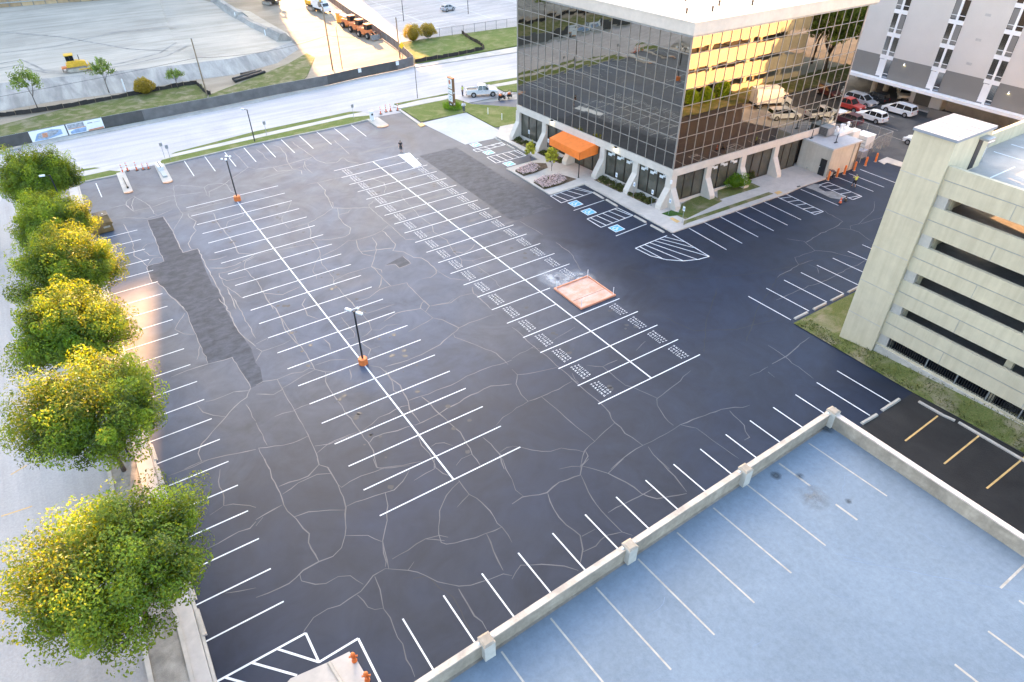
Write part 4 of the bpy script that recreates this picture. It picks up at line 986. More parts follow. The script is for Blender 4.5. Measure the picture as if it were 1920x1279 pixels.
# wall lamps on the lintel that are lit
M_LIT = mat('lit_lamp', (0.9, 0.85, 0.5), 0.4, 0.02, 3, emit=((1.0, 0.85, 0.45), 6.0))
for s in (9.4, 22.0):
    p = bp(-.12, s); q = MB().box(p.x - .22, p.x, p.y - .18, p.y + .18, 4.75, 5.0).build('lintel_lamp', M_BLACK, gb)
    MB().box(p.x - .2, p.x - .02, p.y - .15, p.y + .15, 4.66, 4.748).build('lamp_lens', M_LIT, q)
p = bp(-.15, -.15); MB().box(p.x - .1, p.x + .1, p.y - .1, p.y + .1, 3.3, 3.75).build('corner_camera', M_WHITEP, gb)

# orange canopy over the entrance
cn = thing('entrance_canopy', 'orange fabric entrance canopy on black posts against the glass building', 'canopy', (27.6, -17.9, 0))
yl, yr = -14.35, -20.95; xb, xf = 29.25, 25.95
b_ = [(xf, yr, 2.55), (xb, yr, 2.75), (xb, yl, 2.75), (xf, yl, 2.55)]; t_ = [(xf, yr, 3.55), (xb, yr, 4.25), (xb, yl, 4.25), (xf, yl, 3.55)]
MB().poly([t_[0], t_[1], t_[2], t_[3]]).poly([(x, y, z - .03) for x, y, z in (t_[3], t_[2], t_[1], t_[0])]).build('canopy_top', M_ORANGE, cn)
MB().hexa([(xf, yr, 2.55), (xf + .03, yr, 2.55), (xf + .03, yl, 2.55), (xf, yl, 2.55)], [(xf, yr, 3.55), (xf + .03, yr, 3.55), (xf + .03, yl, 3.55), (xf, yl, 3.55)]).build('valance', M_ORANGE, cn)
for y in (yr, yl):
    q = MB(); q.hexa([(xf, y, 2.55), (xf, y + .03, 2.55), (xf, y + .03, 3.545), (xf, y, 3.545)], [(xb, y, 2.75), (xb, y + .03, 2.75), (xb, y + .03, 4.245), (xb, y, 4.245)]); q.build('canopy_side', M_ORANGE, cn)
for y in (yr + .1, yl - .1):
    q = MB().tube((xf + .12, y, .12), (xf + .12, y, 2.9), .07).build('post', M_BLACK, cn)
    MB().box(xf + .02, xf + .22, y - .1, y + .1, .12, .16).build('base_plate', M_BLACK, q)
fr = MB()
for y in (yr + .06, yl - .06, (yr + yl) / 2): fr.tube((xf + .1, y, 2.62), (xb, y, 2.82), .03)
fr.tube((xf + .1, yr, 2.62), (xf + .1, yl, 2.62), .03); fr.build('canopy_frame', M_BLACK, cn)
for k in range(4):
    y = yr + 1.2 + k * 1.4; MB().lathe([(.07, 2.46), (.07, 2.58)], xf + .45, y, 8).build('downlight', M_LIT, cn)

# annex with roof equipment
an = thing('utility_annex', 'grey stucco utility annex with black door beside the glass building', 'annex', (56, -37, 0))
M_ANX = m_concrete('annex_stucco', (0.56, 0.51, 0.44), 0.15, True, 1.0)
bd = MB().prism([(53.1, -39.2), (58.75, -39.4), (58.9, -34.6), (53.3, -34.4)], 0.0, 3.75).build('wall', M_ANX, an)
MB().prism([(52.98, -39.34), (58.9, -39.54), (59.05, -34.4), (53.2, -34.3)], 3.75, 3.95).build('roof_slab', m_concrete('annex_roof', (0.55, 0.53, 0.52), .2), an)
d_ = MB().box(53.04, 53.14, -38.85, -37.95, .12, 2.3).build('door', M_BLACK, an)
MB().ell((53.0, -38.05, 1.2), .05, .05, .05, 6, 4).build('door_handle', M_WHITEP, d_)
MB().box(53.02, 53.1, -36.3, -36.2, 0.3, 0.5).build('hose_bib', M_GREYM, an)
MB().box(57.5, 57.62, -39.5, -39.38, .05, 3.7).build('corner_trim', M_CONC, an)
MB().box(58.5, 58.6, -39.52, -39.4, .05, 3.7).build('downspout', M_WOOD, an)
# roof units
cu = thing('condenser_unit', 'grey louvred condenser with coiled white ducts on the annex roof', 'air conditioner', (57, -35.4, 3.95))
MB().box(55.6, 57.2, -36.2, -34.9, 4.1, 5.2).build('cabinet', M_GREYM, cu)
for k in range(7): MB().box(55.56, 55.6, -36.15, -34.95, 4.2 + k * .14, 4.27 + k * .14).build('louvre', M_BLACK, cu)
for cx in (57.9, 59.4):
    q = MB(); pts = [(cx + .5 * math.cos(R(a)), -36.3, 5.0 + .5 * math.sin(R(a))) for a in range(-200, 60, 26)]
    for a, b in zip(pts[:-1], pts[1:]): q.tube(a, b, .17, n=8)
    q.build('duct_coil', M_WHITEP, cu)
MB().box(57.3, 60.3, -37.0, -35.6, 4.0, 4.45).build('duct_box', M_WHITEP, cu)
MB().box(60.3, 61.8, -37.2, -36.2, 3.0, 4.1).build('duct_drop', M_WHITEP, cu)
rl = thing('roof_rail', 'dark pipe railing frame standing on the pale annex roof', 'railing', (54.5, -37, 3.95))
for x, y in ((53.9, -35.2), (55.2, -38.0)):
    q = MB().tube((x, y, 3.97), (x, y, 5.1), .05).build('post', M_BLACK, rl)
    MB().box(x - .3, x + .3, y - .1, y + .1, 3.95, 4.03).build('foot', M_BLACK, q)
for z in (4.35, 4.6, 4.85, 5.08): MB().tube((55.2, -38.0, z), (57.6, -36.6, z), .03, n=6).build('rail', M_GREYM, rl)
# fenced equipment yard
def mesh_fence(name, label, pl, h, step, group=None, op=None, z0=0.0, top=True, m=None, postm=None, r=.035):
    t = thing(name, label, 'fence', (*pl[0], z0), 0, group); pm = postm or M_GREYM
    for a, b in zip(pl[:-1], pl[1:]):
        a = Vector(a); b = Vector(b); L = (b - a).length; n = max(1, round(L / step))
        for k in range(n + (b == Vector(pl[-1]))):
            p = a + (b - a) * (k / n); MB().tube((*p, z0), (*p, z0 + h), r, n=6).build('post', pm, t)
        if top:
            MB().tube((*a, z0 + h - .03), (*b, z0 + h - .03), .025, n=6).build('rail', pm, t)
        MB().poly([(*a, z0 + .05), (*b, z0 + .05), (*b, z0 + h - .05), (*a, z0 + h - .05)]).build('mesh_panel', m or M_MESHF, t)
    return t
mesh_fence('chain_link_fence', 'chain-link fence round the equipment yard beside the annex', [(59.2, -39.1), (63.5, -38.2), (66.3, -37.4), (70.2, -37.3), (70.2, -31.5), (60.0, -30.5)], 2.2, 2.0)
def utility_box(name, label, x0, x1, y0, y1, z0, z1, m, cat='utility box', rows=3):
    t = MB().box(x0, x1, y0, y1, z0, z1).build(name, m); tag(t, label, cat)
    for k in range(rows):
        z = z0 + (z1 - z0) * (k + 1) / (rows + 1); MB().box(x0 - .02, x0 - .004, y0 + .1, y1 - .1, z - .04, z + .04).build('louvre', M_GREYM, t)
    MB().box(x0 - .05, x1 + .05, y0 - .05, y1 + .05, z1, z1 + .06).build('lid', m, t); return t
utility_box('chiller_unit', 'white boxy chiller unit inside the chain-link yard', 65.2, 67.2, -36.6, -34.6, .15, 2.1, M_WHITEP, 'chiller')
utility_box('transformer_box', 'dark grey transformer box between annex and white chiller', 61.2, 63.4, -36.6, -34.6, .15, 1.5, M_GREYM, 'transformer')
utility_box('meter_cabinet', 'small blue-grey meter cabinet low in the fenced yard', 62.6, 63.9, -38.0, -37.2, .1, 1.0, mat('blue_grey_metal', (.25, .28, .36), .5, .15, 2), 'cabinet')

# ============================================================= PARKING GARAGE ON THE RIGHT
pg = thing('parking_garage', 'beige concrete parking garage with long dark slots and a stair tower', 'parking garage', (24.2, -65, 0))
GX, GX1, GY, GY1 = 24.2, 86.0, -63.4, -108.0
bands = [(0.0, 1.32), (2.28, 4.56), (5.42, 7.69), (8.65, 10.92), (11.88, 14.13), (15.08, 17.3)]
# stair tower
TW = MB().box(23.95, 29.1, -65.22, -62.1, 0.0, 19.05).build('stair_tower', M_GAR, pg)
tr = MB().box(23.85, 29.25, -65.32, -62.0, 19.05, 19.25).build('tower_roof', mat('white_roof_sheet', (.27, .28, .31), .5, .08, .8), pg)
for k in range(1, 6): MB().box(23.85 + k * .9, 23.89 + k * .9, -65.3, -62.02, 19.25, 19.275).build('roof_seam', M_GREYM, tr)
for z in (15.95, 12.7, 9.45, 6.2, 2.95): MB().box(23.935, 23.947, -65.2, -62.12, z, z + .07).build('panel_joint', M_CONC, TW)
for z in (15.95, 12.7, 9.45, 6.2, 2.95): MB().box(23.97, 29.1, -62.085, -62.075, z, z + .07).build('panel_joint', M_CONC, TW)
MB().box(27.4, 28.1, -65.26, -65.2, 16.25, 18.6).build('tower_door', M_BLACK, TW)
MB().box(27.3, 28.3, -65.9, -65.23, 18.6, 18.75).build('door_hood', M_GREYM, TW)
for i, (a, b) in enumerate(bands):
    MB().box(GX, GX + .32, GY1, -65.24, a if i else -.2, b).build('spandrel', M_GAR, pg)
    MB().box(29.12, GX1, GY - .32, GY, a if i else -.2, b).build('spandrel', M_GAR, pg)
    if i: 
        zj = a + (b - a) * .52
        MB().box(GX - .012, GX - .004, GY1, -65.3, zj, zj + .05).build('casting_joint', M_GREYM, pg)
        for y in (-70.4, -76.8, -83.2): MB().box(GX - .01, GX - .004, y, y + .03, a, zj).build('casting_joint', M_GREYM, pg)
for z in (3.2, 6.45, 9.7, 12.95, 16.15):
    MB().box(GX + .33, GX1 - .1, GY1, GY - .33, z - .35, z).build('floor_slab', M_GARF if z < 16 else mat('roof_deck_concrete', (.40, .365, .33), .85, .2, .4), pg)
yb = M_GARF
for y in (-65.9, -74.5, -83.0, -91.5):
    for x in (GX + 1.0, GX + 12, GX + 24, GX + 38, GX + 52):
        MB().box(x - .3, x + .3, y - .25, y + .25, 0, 16).build('column', M_GAR, pg)
MB().box(GX + 9, GX + 9.3, GY1, -66.5, 0, 15.8).build('ramp_wall', mat('ochre_ramp_wall', (.40, .24, .06), .8, .3, .3), pg)
for x in (36, 45, 54, 63, 72, 81): MB().box(x - .35, x + .35, GY - .9, GY - .33, 0, 15.1).build('column', M_GAR, pg)
for (za, zb_) in ((2.28, 1.32), (5.42, 4.56), (8.65, 7.69), (11.88, 10.92), (15.08, 14.13)):
    MB().box(GX + .06, GX + .5, -66.1, -65.26, zb_, za).build('slot_pier', M_CONC, pg)
# grille in the lowest slot
gp = MB().box(GX + .10, GX + .14, GY1, -66.1, 2.2, 2.26).build('grille', M_BLACK, pg)
y = -66.2
gbars = MB(); k = 0
bar = None
while y > -84:
    if bar is None: bar = MB().box(GX + .1, GX + .14, y - .025, y + .025, 1.33, 2.2).build('grille_bar', M_BLACK, gp)
    else:
        o = bar.copy(); COL.objects.link(o); o.parent = gp; o.location = (0, y + 66.2, 0)
    y -= .19
for k in range(6):
    MB().box(GX + .03, GX + .16, -69.6 - k * 2.45, -69.52 - k * 2.45, 1.33, 2.26).build('grille_post', M_GREYM, gp)
MB().box(GX - .10, GX - .002, GY1, -65.3, 0.2, 1.12).build('plinth', M_CONC, pg)
# parking lines on the garage roof and an electrical cabinet
for k in range(7): 
    y = -66.9 - k * 2.7
    seg(MB(), (26.2, y), (31.2, y), .11, 16.156).build('roof_line', M_WHITE, pg)
for k in range(9):
    x = 33 + k * 2.75; seg(MB(), (x, -64.4), (x, -69.4), .11, 16.156).build('roof_line', M_WHITE, pg)
    seg(MB(), (x, -72.4), (x, -77.4), .11, 16.156).build('roof_line', M_WHITE, pg)
eb = thing('electrical_cabinet', 'grey electrical cabinet on the garage roof behind the stair tower', 'cabinet', (30, -64.4, 16.15))
MB().box(29.4, 30.3, -64.9, -64.2, 16.15, 17.7).build('cabinet', M_GREYM, eb); MB().box(29.55, 29.9, -64.94, -64.9, 16.6, 17.4).build('cabinet_door', M_WHITEP, eb)
MB().box(29.2, 30.5, -65.1, -64.1, 17.7, 17.8).build('cabinet_lid', M_GREYM, eb)

# ============================================================= NEAR DECK WITH BLUE ROOF
nd = thing('blue_deck', 'blue-coated rooftop parking deck with a weathered concrete parapet', 'parking deck', (-5, -80, 0))
ya = lambda x: -73.18 + (x + 20.5) * 0.0282        # parapet line
DZ = 8.0
def dk(x, off): return (x, ya(x) + off)
MB().prism([(-60, ya(-60) + .1), (4.75, ya(4.75) + .1), (4.75, -130), (-60, -130)], 0, DZ - .02).build('wall', M_NEARW, nd)
MB().prism([dk(-60, -.24), dk(4.4, -.24), (4.4, -129.5), (-60, -129.5)], DZ - .02, DZ).build('deck_floor', M_DECK, nd)
xs = [-60, -29.0, -20.52, -12.1, -3.53, 4.45]
for a, b in zip(xs[:-1], xs[1:]):
    w = MB().prism([dk(a + .25, .12), dk(b - .25, .12), dk(b - .25, -.12), dk(a + .25, -.12)], DZ, DZ + .92).build('parapet', M_NEARW, nd)
    MB().prism([dk(a + .25, .15), dk(b - .25, .15), dk(b - .25, -.15), dk(a + .25, -.15)], DZ + .92, DZ + 1.0).build('coping', mat('tan_coping', (.50, .405, .325), .8, .25, 1.5), w)
w = MB().prism([(4.33, ya(4.45) - .3), (4.57, ya(4.45) - .3), (4.57, -130), (4.33, -130)], DZ, DZ + .92).build('parapet', M_NEARW, nd)
MB().prism([(4.28, ya(4.45) - .3), (4.62, ya(4.45) - .3), (4.62, -130), (4.28, -130)], DZ + .92, DZ + 1.0).build('coping', mat('pinkish_coping', (.62, .50, .42), .8, .2, 1.5), w)
for x in xs[1:]:
    c = dk(x, -.12); q = MB().box(c[0] - .27, c[0] + .27, c[1] - .3, c[1] + .3, DZ, DZ + 1.12).build('parapet_post', M_CONC, nd)
    MB().prism([(c[0] - .29, c[1] - .32), (c[0] + .29, c[1] - .32), (c[0] + .29, c[1] + .32), (c[0] - .29, c[1] + .32)], DZ + 1.12, DZ + 1.18, [(c[0] - .2, c[1] - .22), (c[0] + .2, c[1] - .22), (c[0] + .2, c[1] + .22), (c[0] - .2, c[1] + .22)]).build('post_cap', M_NEARW, q)
    for s in (-1, 1): MB().ell((c[0] + s * .36, c[1] + .12, DZ + .95), .10, .10, .10, 8, 5).build('flood_lamp', M_WHITEP, q)
zf = DZ + .004
for k in range(14):
    x = -17.2 - 2.755 * 5 + 2.755 * k
    if x > 2.4: break
    a = (x, ya(x) - .42); b = (x + .17, ya(x) - 5.35)
    if k == 11:
        seg(MB(), a, lerp(a, b, .42), .12, zf).build('stall_line', M_FADED, nd); seg(MB(), lerp(a, b, .74), b, .12, zf).build('stall_line', M_FADED, nd)
    else: seg(MB(), a, b, .09, zf).build('stall_line', M_FADED, nd)
for k in range(10):
    x = 1.75 - 2.755 * k
    seg(MB(), (x - .1, -85.02), (x + .12, -90.0), .11, zf).build('stall_line', M_FADED, nd)
seg(MB(), (1.6, -84.2), (4.2, -84.2), .11, zf).build('stall_line', M_FADED, nd)
ds = MB(); drn = random.Random(5)
jp = [(-3.2 + i * .9, -79.0 - i * .98 + drn.gauss(0, .03)) for i in range(9)]; ribbon(ds, jp, .03, zf)
for _ in range(16):
    x, y = drn.uniform(-14, 3), drn.uniform(-92, -75); pl = [(x, y)]
    a = drn.uniform(0, 6.28)
    for k in range(drn.randint(2, 5)):
        a += drn.gauss(0, .6); pl.append((pl[-1][0] + .35 * math.cos(a), pl[-1][1] + .35 * math.sin(a)))
    ribbon(ds, pl, .018, zf)
tag(ds.build('hairline_crack', mat('hairline_dark', (.17, .22, .30), .7, .2), nd), kind='stuff')
def stain(cx, cy, r, name, m, z=zf + .004, sq=1.0):
    q = MB(); n_ = 14; pts = []
    for k in range(n_):
        t = 2 * math.pi * k / n_; rr = r * (0.75 + .45 * drn.random()); pts.append((cx + rr * math.cos(t), cy + rr * sq * math.sin(t), z))
    q.poly(pts); return q.build(name, m, nd)
def m_stain(name, c, op, rad):
    m, n, l, b = nt(name); out = n['Material Output']; tc = n.new('ShaderNodeTexCoord').outputs['Generated']
    b.inputs['Base Color'].default_value = (*c, 1); b.inputs['Roughness'].default_value = .8
    gd = n.new('ShaderNodeTexGradient'); gd.gradient_type = 'SPHERICAL'; mp = n.new('ShaderNodeMapping'); mp.inputs['Location'].default_value = (-1, -1, 0); mp.inputs['Scale'].default_value = (2, 2, 0)
    l.new(tc, mp.inputs[0]); l.new(mp.outputs[0], gd.inputs[0]); ns = noise(n, l, n.new('ShaderNodeTexCoord').outputs['Object'], 1.3, 6, .7)
    f = math_n(n, l, 'MULTIPLY', math_n(n, l, 'MULTIPLY', gd.outputs[0], smooth(n, l, ns.outputs[0], .3, .6)), op, True)
    t = n.new('ShaderNodeBsdfTransparent'); ms = n.new('ShaderNodeMixShader'); l.new(f, ms.inputs[0]); l.new(t.outputs[0], ms.inputs[1]); l.new(b.outputs[0], ms.inputs[2]); l.new(ms.outputs[0], out.inputs[0]); return m
M_OIL = m_stain('oil_stain', (.20, .20, .20), .75, 1); M_DRIP = m_stain('drip_stain', (.07, .08, .09), 1.1, 1)
s1, s2, s3 = (-1.17, -75.81), (-0.48, -74.34), (0.18, -76.93)
stain(*s1, 1.0, 'oil_stain', M_OIL); stain(*s2, .3, 'oil_stain', M_DRIP); stain(*s3, .22, 'oil_stain', M_DRIP)
s4 = (4.05, -72.72); stain(*s4, .55, 'drain_stain', M_DRIP); stain(*(-1.57, -73.57), .35, 'oil_stain', M_DRIP)

# ============================================================= APARTMENT BLOCK TOP RIGHT
ab = thing('apartment_block', 'grey and white apartment block with dark lower band above open parking', 'apartment building', (88, -32, 0))
AX = 86.6
MB().box(AX, AX + 18, -48.6, -12, 3.9, 7.25).build('lower_wall', M_APTD, ab)
MB().box(AX, AX + 18, -48.6, -12, 7.25, 18.6).build('upper_wall', M_APTL, ab)
MB().box(AX - .5, AX + 18, -49.2, -11.5, 18.6, 19.1).build('roof_edge', M_APTW, ab)
MB().box(AX - 1.15, AX + 18.2, -49.0, -11.8, 3.45, 3.9).build('slab_edge', M_APTW, ab)
for y0 in (-22.9, -31.6, -39.6, -15.0):
    yw = 1.05
    MB().box(AX - .16, AX - .004, y0 - yw - .16, y0 - yw + .16, 3.9, 18.6).build('fin', M_APTW, ab)
    for k in range(5):
        zb_ = 4.05 + k * 3.35; zt = zb_ + 2.75
        for s, yy in ((0, y0 - .92), (1, y0 - 2.05)):
            f = MB().box(AX - .06, AX - .003, yy - .05, yy + .9, zb_, zt).build('window', M_APTG, ab)
            if (k + s) % 3 == 0: MB().box(AX - .075, AX - .062, yy + .02, yy + .84, zb_ + .1, zt - .1).build('blind', M_APTD if (k + s) % 2 else M_APTW, f)
            MB().box(AX - .09, AX - .064, yy - .02, yy + .87, zb_ + .55, zb_ + .63).build('window_bar', M_APTW, f)
        MB().box(AX - .13, AX - .004, y0 - 2.15, y0 + .05, zt, zt + .55).build('window_head', M_APTW, ab)
for y, z in ((-27.2, 6.6), (-43.4, 6.2), (-46.6, 6.2)):
    q = MB().box(AX - .2, AX, y - .07, y + .07, z, z + .25).build('wall_lamp', M_APTW, ab); MB().box(AX - .17, AX - .03, y - .05, y + .05, z - .03, z - .003).build('lamp_lens', M_LIT, q)
for z in (8.6, 11.9, 15.2): MB().box(AX - .03, AX - .003, -37.0, -36.2, z, z + .35).build('wall_vent', mat('vent_grey', (.42, .41, .4), .8, .1, 2), ab)
for x, y in ((90.9, -21.0), (93.6, -21.7), (90.9, -13.5), (97, -21.5), (97, -14)): MB().tube((x, y, 0), (x, y, 3.45), .42, n=14).build('column', M_CONC, ab)
MB().box(90.6, 91.0, -33.0, -27.8, 0, 3.45).build('stair_wall', M_APTW, ab)
MB().box(90.55, 90.59, -31.2, -28.6, .1, 2.7).build('double_door', mat('grey_door', (.13, .13, .12), .5, .1, 2), ab)
MB().box(91.0, 104, -33.0, -32.6, 0, 3.45).build('inner_wall', M_CONC, ab); MB().box(99.6, 104, -33, -12, 0, 3.45).build('back_wall', M_CONC, ab)
MB().box(92.2, 92.6, -48.4, -33.2, 0, 3.45).build('back_wall', M_CONC, ab)
MB().box(88.6, 90.8, -34.5, -27.0, -.05, .22).build('door_step', M_WALK, ab)
rw = tag(MB().prism([(86.2, -33.6), (86.6, -33.6), (87.6, -49), (87.2, -49)], 0, 1.5).build('ramp_wall', mat('dark_ramp_wall', (.12, .11, .10), .85, .2, .5)), 'dark low ramp wall in front of the apartment block', 'wall')

# ============================================================= ADDED SHADE BLOCKS BEYOND THE FRAME (unseen, sized to shade the lot)
def block(label, x0, x1, y0, y1, z0, z1, c, z_legs=False):
    t = thing('shade_block', label, 'shade block', ((x0 + x1) / 2, (y0 + y1) / 2, 0))
    MB().box(x0, x1, y0, y1, z0, z1).build('wall', mat('facade_%d' % len(MATS), c, .8, .1, .1), t)
    for k in range(max(1, int((z1 - z0) / 4))):
        z = z0 + 1.2 + k * 4
        if z + 1.6 < z1: MB().box(x0 + .4, x1 - .4, y0 - .06, y0 - .003, z, z + 1.6).build('window_band', M_DKGLASS, t)
    MB().box(x0 - .2, x1 + .2, y0 - .2, y1 + .2, z1, z1 + .5).build('roof', M_ROOFW, t)
    return t
TY = 200
block('tall pale unseen shade block furthest left beyond the construction site', -170, 10.2, TY, TY + 30, 0, 92, (.45, .42, .38))
block('mid-height unseen shade block right of the tall pale one', 10.26, 16.6, TY, TY + 12, 0, 63, (.36, .30, .26))
block('dark unseen shade block between the mid-height one and the raised one', 16.66, 45.0, TY, TY + 5, 0, 108, (.30, .30, .32))
block('raised unseen shade block that lets low sun pass beneath', 45.06, 74.0, TY, TY + 5, 49.0, 108, (.42, .42, .44))
block('broad brick-red unseen shade block right of the raised one', 74.06, 104.0, TY, TY + 30, 0, 74.5, (.40, .25, .18))
block('widest unseen shade block right of the broad brick-red one', 104.06, 240, TY, TY + 30, 0, 75.5, (.44, .40, .36))

M_DUST = m_stain('white_spray_dust', (.62, .62, .63), .7, 1)
for u, r_d, zz_ in (((9.06, -41.01), 2.1, .0165), ((10.78, -40.93), 1.7, .0172), ((8.27, -39.22), 1.7, .0179)):
    q = MB(); q.poly([(u[0] + r_d * math.cos(R(20 * k)), u[1] + r_d * 1.3 * math.sin(R(20 * k)), zz_) for k in range(18)]); q.build('spray_dust', M_DUST, lot)

# ============================================================= VEGETATION
def leaf_mesh(name, pts, dirs, size, m, parent, tint, seed, aspect=0.5, nrm=None):
    """one small folded leaf card per point"""
    r = np.random.default_rng(seed); n = len(pts)
    d = dirs + r.normal(0, .55, (n, 3)); d /= np.linalg.norm(d, axis=1)[:, None]
    h = r.normal(0, 1, (n, 3)) if nrm is None else nrm + r.normal(0, .55, (n, 3))
    if nrm is not None:
        h /= np.linalg.norm(h, axis=1)[:, None]; d = d - h * (d * h).sum(1)[:, None]; d /= np.linalg.norm(d, axis=1)[:, None] + 1e-9
    s = np.cross(d, h); s /= np.linalg.norm(s, axis=1)[:, None] + 1e-9
    L = size * r.uniform(.45, 1.5, n)[:, None]
    w = L * aspect
    a = pts - d * L * .5; b = pts + s * w * .5; c = pts + d * L * .5; e = pts - s * w * .5
    V = np.stack([a, b, c, e], 1).reshape(-1, 3)
    me = bpy.data.meshes.new(name)
    me.vertices.add(4 * n); me.vertices.foreach_set('co', V.astype(np.float32).ravel())
    me.loops.add(4 * n); me.loops.foreach_set('vertex_index', np.arange(4 * n, dtype=np.int32))
    me.polygons.add(n); me.polygons.foreach_set('loop_start', np.arange(0, 4 * n, 4, dtype=np.int32))
    try: me.polygons.foreach_set('loop_total', np.full(n, 4, dtype=np.int32))
    except Exception: pass
    at = me.attributes.new('tint', 'FLOAT', 'POINT'); at.data.foreach_set('value', np.repeat(np.clip(tint, 0, 1), 4).astype(np.float32))
    me.materials.append(m); me.update(); me.validate()
    o = bpy.data.objects.new(name, me); COL.objects.link(o)
    if parent is not None: o.parent = parent
    return o
def tree(x, y, rad, H, label, seed, m=None, group=None, base=0.0, clumps=80, per=230, leaf=.26, trunk_r=.17, zlow=.3, cat='tree', name='street_tree', lean=(0, 0), flat=1.0):
    r = np.random.default_rng(seed); rr = random.Random(seed)
    t = thing(name, label, cat, (x, y, base), 0, group)
    q = MB(); zf_ = H * zlow
    q.tube((0, 0, -.05), (lean[0] * .3, lean[1] * .3, zf_), trunk_r, trunk_r * .75, 10)
    cz = H * (zlow + (1 - zlow) * .52); hz = (H - zf_) * .52
    P_ = []; D_ = []; T_ = []; N_ = []
    for k in range(clumps):
        th = 2.399963 * k + r.uniform(-.4, .4); u = (k + .5) / clumps
        el = math.asin(max(-.55, min(1, -.5 + 1.5 * u))) + r.uniform(-.12, .12)
        rho = r.uniform(.42, .86) ** .7 * (1.0 + .16 * math.sin(3 * th + seed) + max(-.12, min(.1, .08 * r.standard_normal())))
        c = np.array([math.cos(el) * math.cos(th) * rad * rho, math.cos(el) * math.sin(th) * rad * rho, cz + math.sin(el) * hz * rho * flat])
        c[0] += lean[0] * c[2] / H; c[1] += lean[1] * c[2] / H
        dr = np.array([math.cos(th) * math.cos(el), math.sin(th) * math.cos(el), math.sin(el) * .8 + .55]); dr /= np.linalg.norm(dr)
        if k % 5 == 0:
            mid = Vector((c[0] * .42, c[1] * .42, zf_ + (c[2] - zf_) * .62)); s0 = Vector((0, 0, zf_ * rr.uniform(.8, 1)))
            q.tube(s0, mid, trunk_r * .42, trunk_r * .24, 6, False); q.tube(mid, Vector(c), trunk_r * .24, .02, 5, False)
        n = int(per * r.uniform(.6, 1.35)); w = rad * .105 * r.uniform(.7, 1.35); ln = w * 1.9
        g = r.normal(0, 1, (n, 3)); g *= (np.clip(np.linalg.norm(g, axis=1), 2.5e-1, 1.65) / np.linalg.norm(g, axis=1))[:, None]
        along = g @ dr; pos = c + g * w + np.outer(along, dr) * (ln - w)
        nv = (pos - c) / (np.linalg.norm(pos - c, axis=1)[:, None] + 1e-6) * .75 + dr * .35 + np.array([0, 0, .35]); N_.append(nv / np.linalg.norm(nv, axis=1)[:, None])
        P_.append(pos); D_.append(np.tile(dr, (n, 1)) * .7 + g * .35)
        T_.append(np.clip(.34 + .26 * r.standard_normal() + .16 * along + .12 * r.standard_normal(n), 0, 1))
    q.build('trunk', M_BARK, t, True, True)
    o = leaf_mesh('crown', np.concatenate(P_), np.concatenate(D_), leaf, m or M_LEAF, t, np.concatenate(T_), seed, .5, np.concatenate(N_))
    return t
G_ = 'street trees in the planter strip'
TR = [(-33.2, 3.9, 4.0, 8.2, 'furthest green street tree at the far left corner of the lot'),
      (-32.9, -8.4, 3.6, 7.4, 'small all-green street tree between the furthest tree and the first yellow-lit crown'),
      (-32.5, -20.8, 4.2, 8.5, 'street tree with a broad yellow-lit side leaning over the stalls near the dark patch'),
      (-33.3, -31.8, 4.1, 8.4, 'narrower street tree with yellow-lit right half in the middle of the row'),
      (-33.3, -43.2, 4.5, 8.6, 'ragged street tree whose crown hides a dark lamp post'),
      (-34.0, -57.2, 4.7, 8.6, 'nearest and largest street tree, yellow along its top and left')]
for i, (x, y, rad, H, lab) in enumerate(TR): tree(x, y, rad, H, lab, 20 + i, clumps=150, per=620, group=G_, leaf=.165)
# saplings and shrubs on the far verge
tree(-31.6, 53.4, 2.7, 6.6, 'thin bright-green sapling furthest left on the far verge', 41, M_LEAFL, clumps=26, per=75, leaf=.30, trunk_r=.08, zlow=.35, name='sapling')
tree(-20.2, 55.8, 2.2, 5.8, 'bright-green sapling standing in front of the bulldozer', 42, M_LEAFL, clumps=22, per=80, leaf=.28, trunk_r=.08, zlow=.4, name='sapling')
def bush(x, y, rx, ry, h, label, seed, m, n=3800, leaf=.19, base=0.0, name='shrub', cat='shrub'):
    t = thing(name, label, cat, (x, y, base)); r = np.random.default_rng(seed)
    th = r.uniform(0, 2 * math.pi, n); u = r.uniform(-.15, 1, n); c = np.sqrt(1 - np.clip(u, -1, 1) ** 2); k = r.uniform(.8, 1.05, n) * (1 + .10 * np.sin(3 * th + 5 * u + seed) + .06 * np.sin(8 * th + 7 * u))
    d = np.stack([c * np.cos(th), c * np.sin(th), u], 1)
    p = d * np.array([rx, ry, h * .62]) * k[:, None]; p[:, 2] += h * .38
    p[:, 2] = np.maximum(p[:, 2], .03)
    MB().tube((0, 0, 0), (0, 0, h * .6), .06, .03, 6).tube((0, 0, .1), (rx * .5, 0, h * .5), .04, .02, 5).tube((0, 0, .1), (-rx * .4, ry * .4, h * .5), .04, .02, 5).build('stem', M_BARK, t, False, True)
    MB().ell((0, 0, h * .42), rx * .62, ry * .62, h * .38, 12, 8).build('inner_mass', m, t, True, True)
    leaf_mesh('foliage', p, d + np.array([0, 0, .3]), leaf, m, t, np.clip(.4 + .25 * r.standard_normal(n), 0, 1), seed)
    return t
bush(-14.8, 51.2, 1.7, 1.5, 2.7, 'rounded golden-yellow shrub beside the far silt fence', 51, M_LEAFG)
tree(-9.4, 51.4, 1.5, 3.4, 'low green umbrella-shaped shrub right of the golden shrub', 52, M_LEAFL, clumps=24, per=90, leaf=.2, trunk_r=.07, zlow=.45, flat=.6, name='shrub', cat='shrub')
bush(*(41.29, 57.54), 2.1, 1.8, 3.4, 'left of two yellow-lit shrubs by the far chain-link fence', 53, M_LEAFG, base=.05)
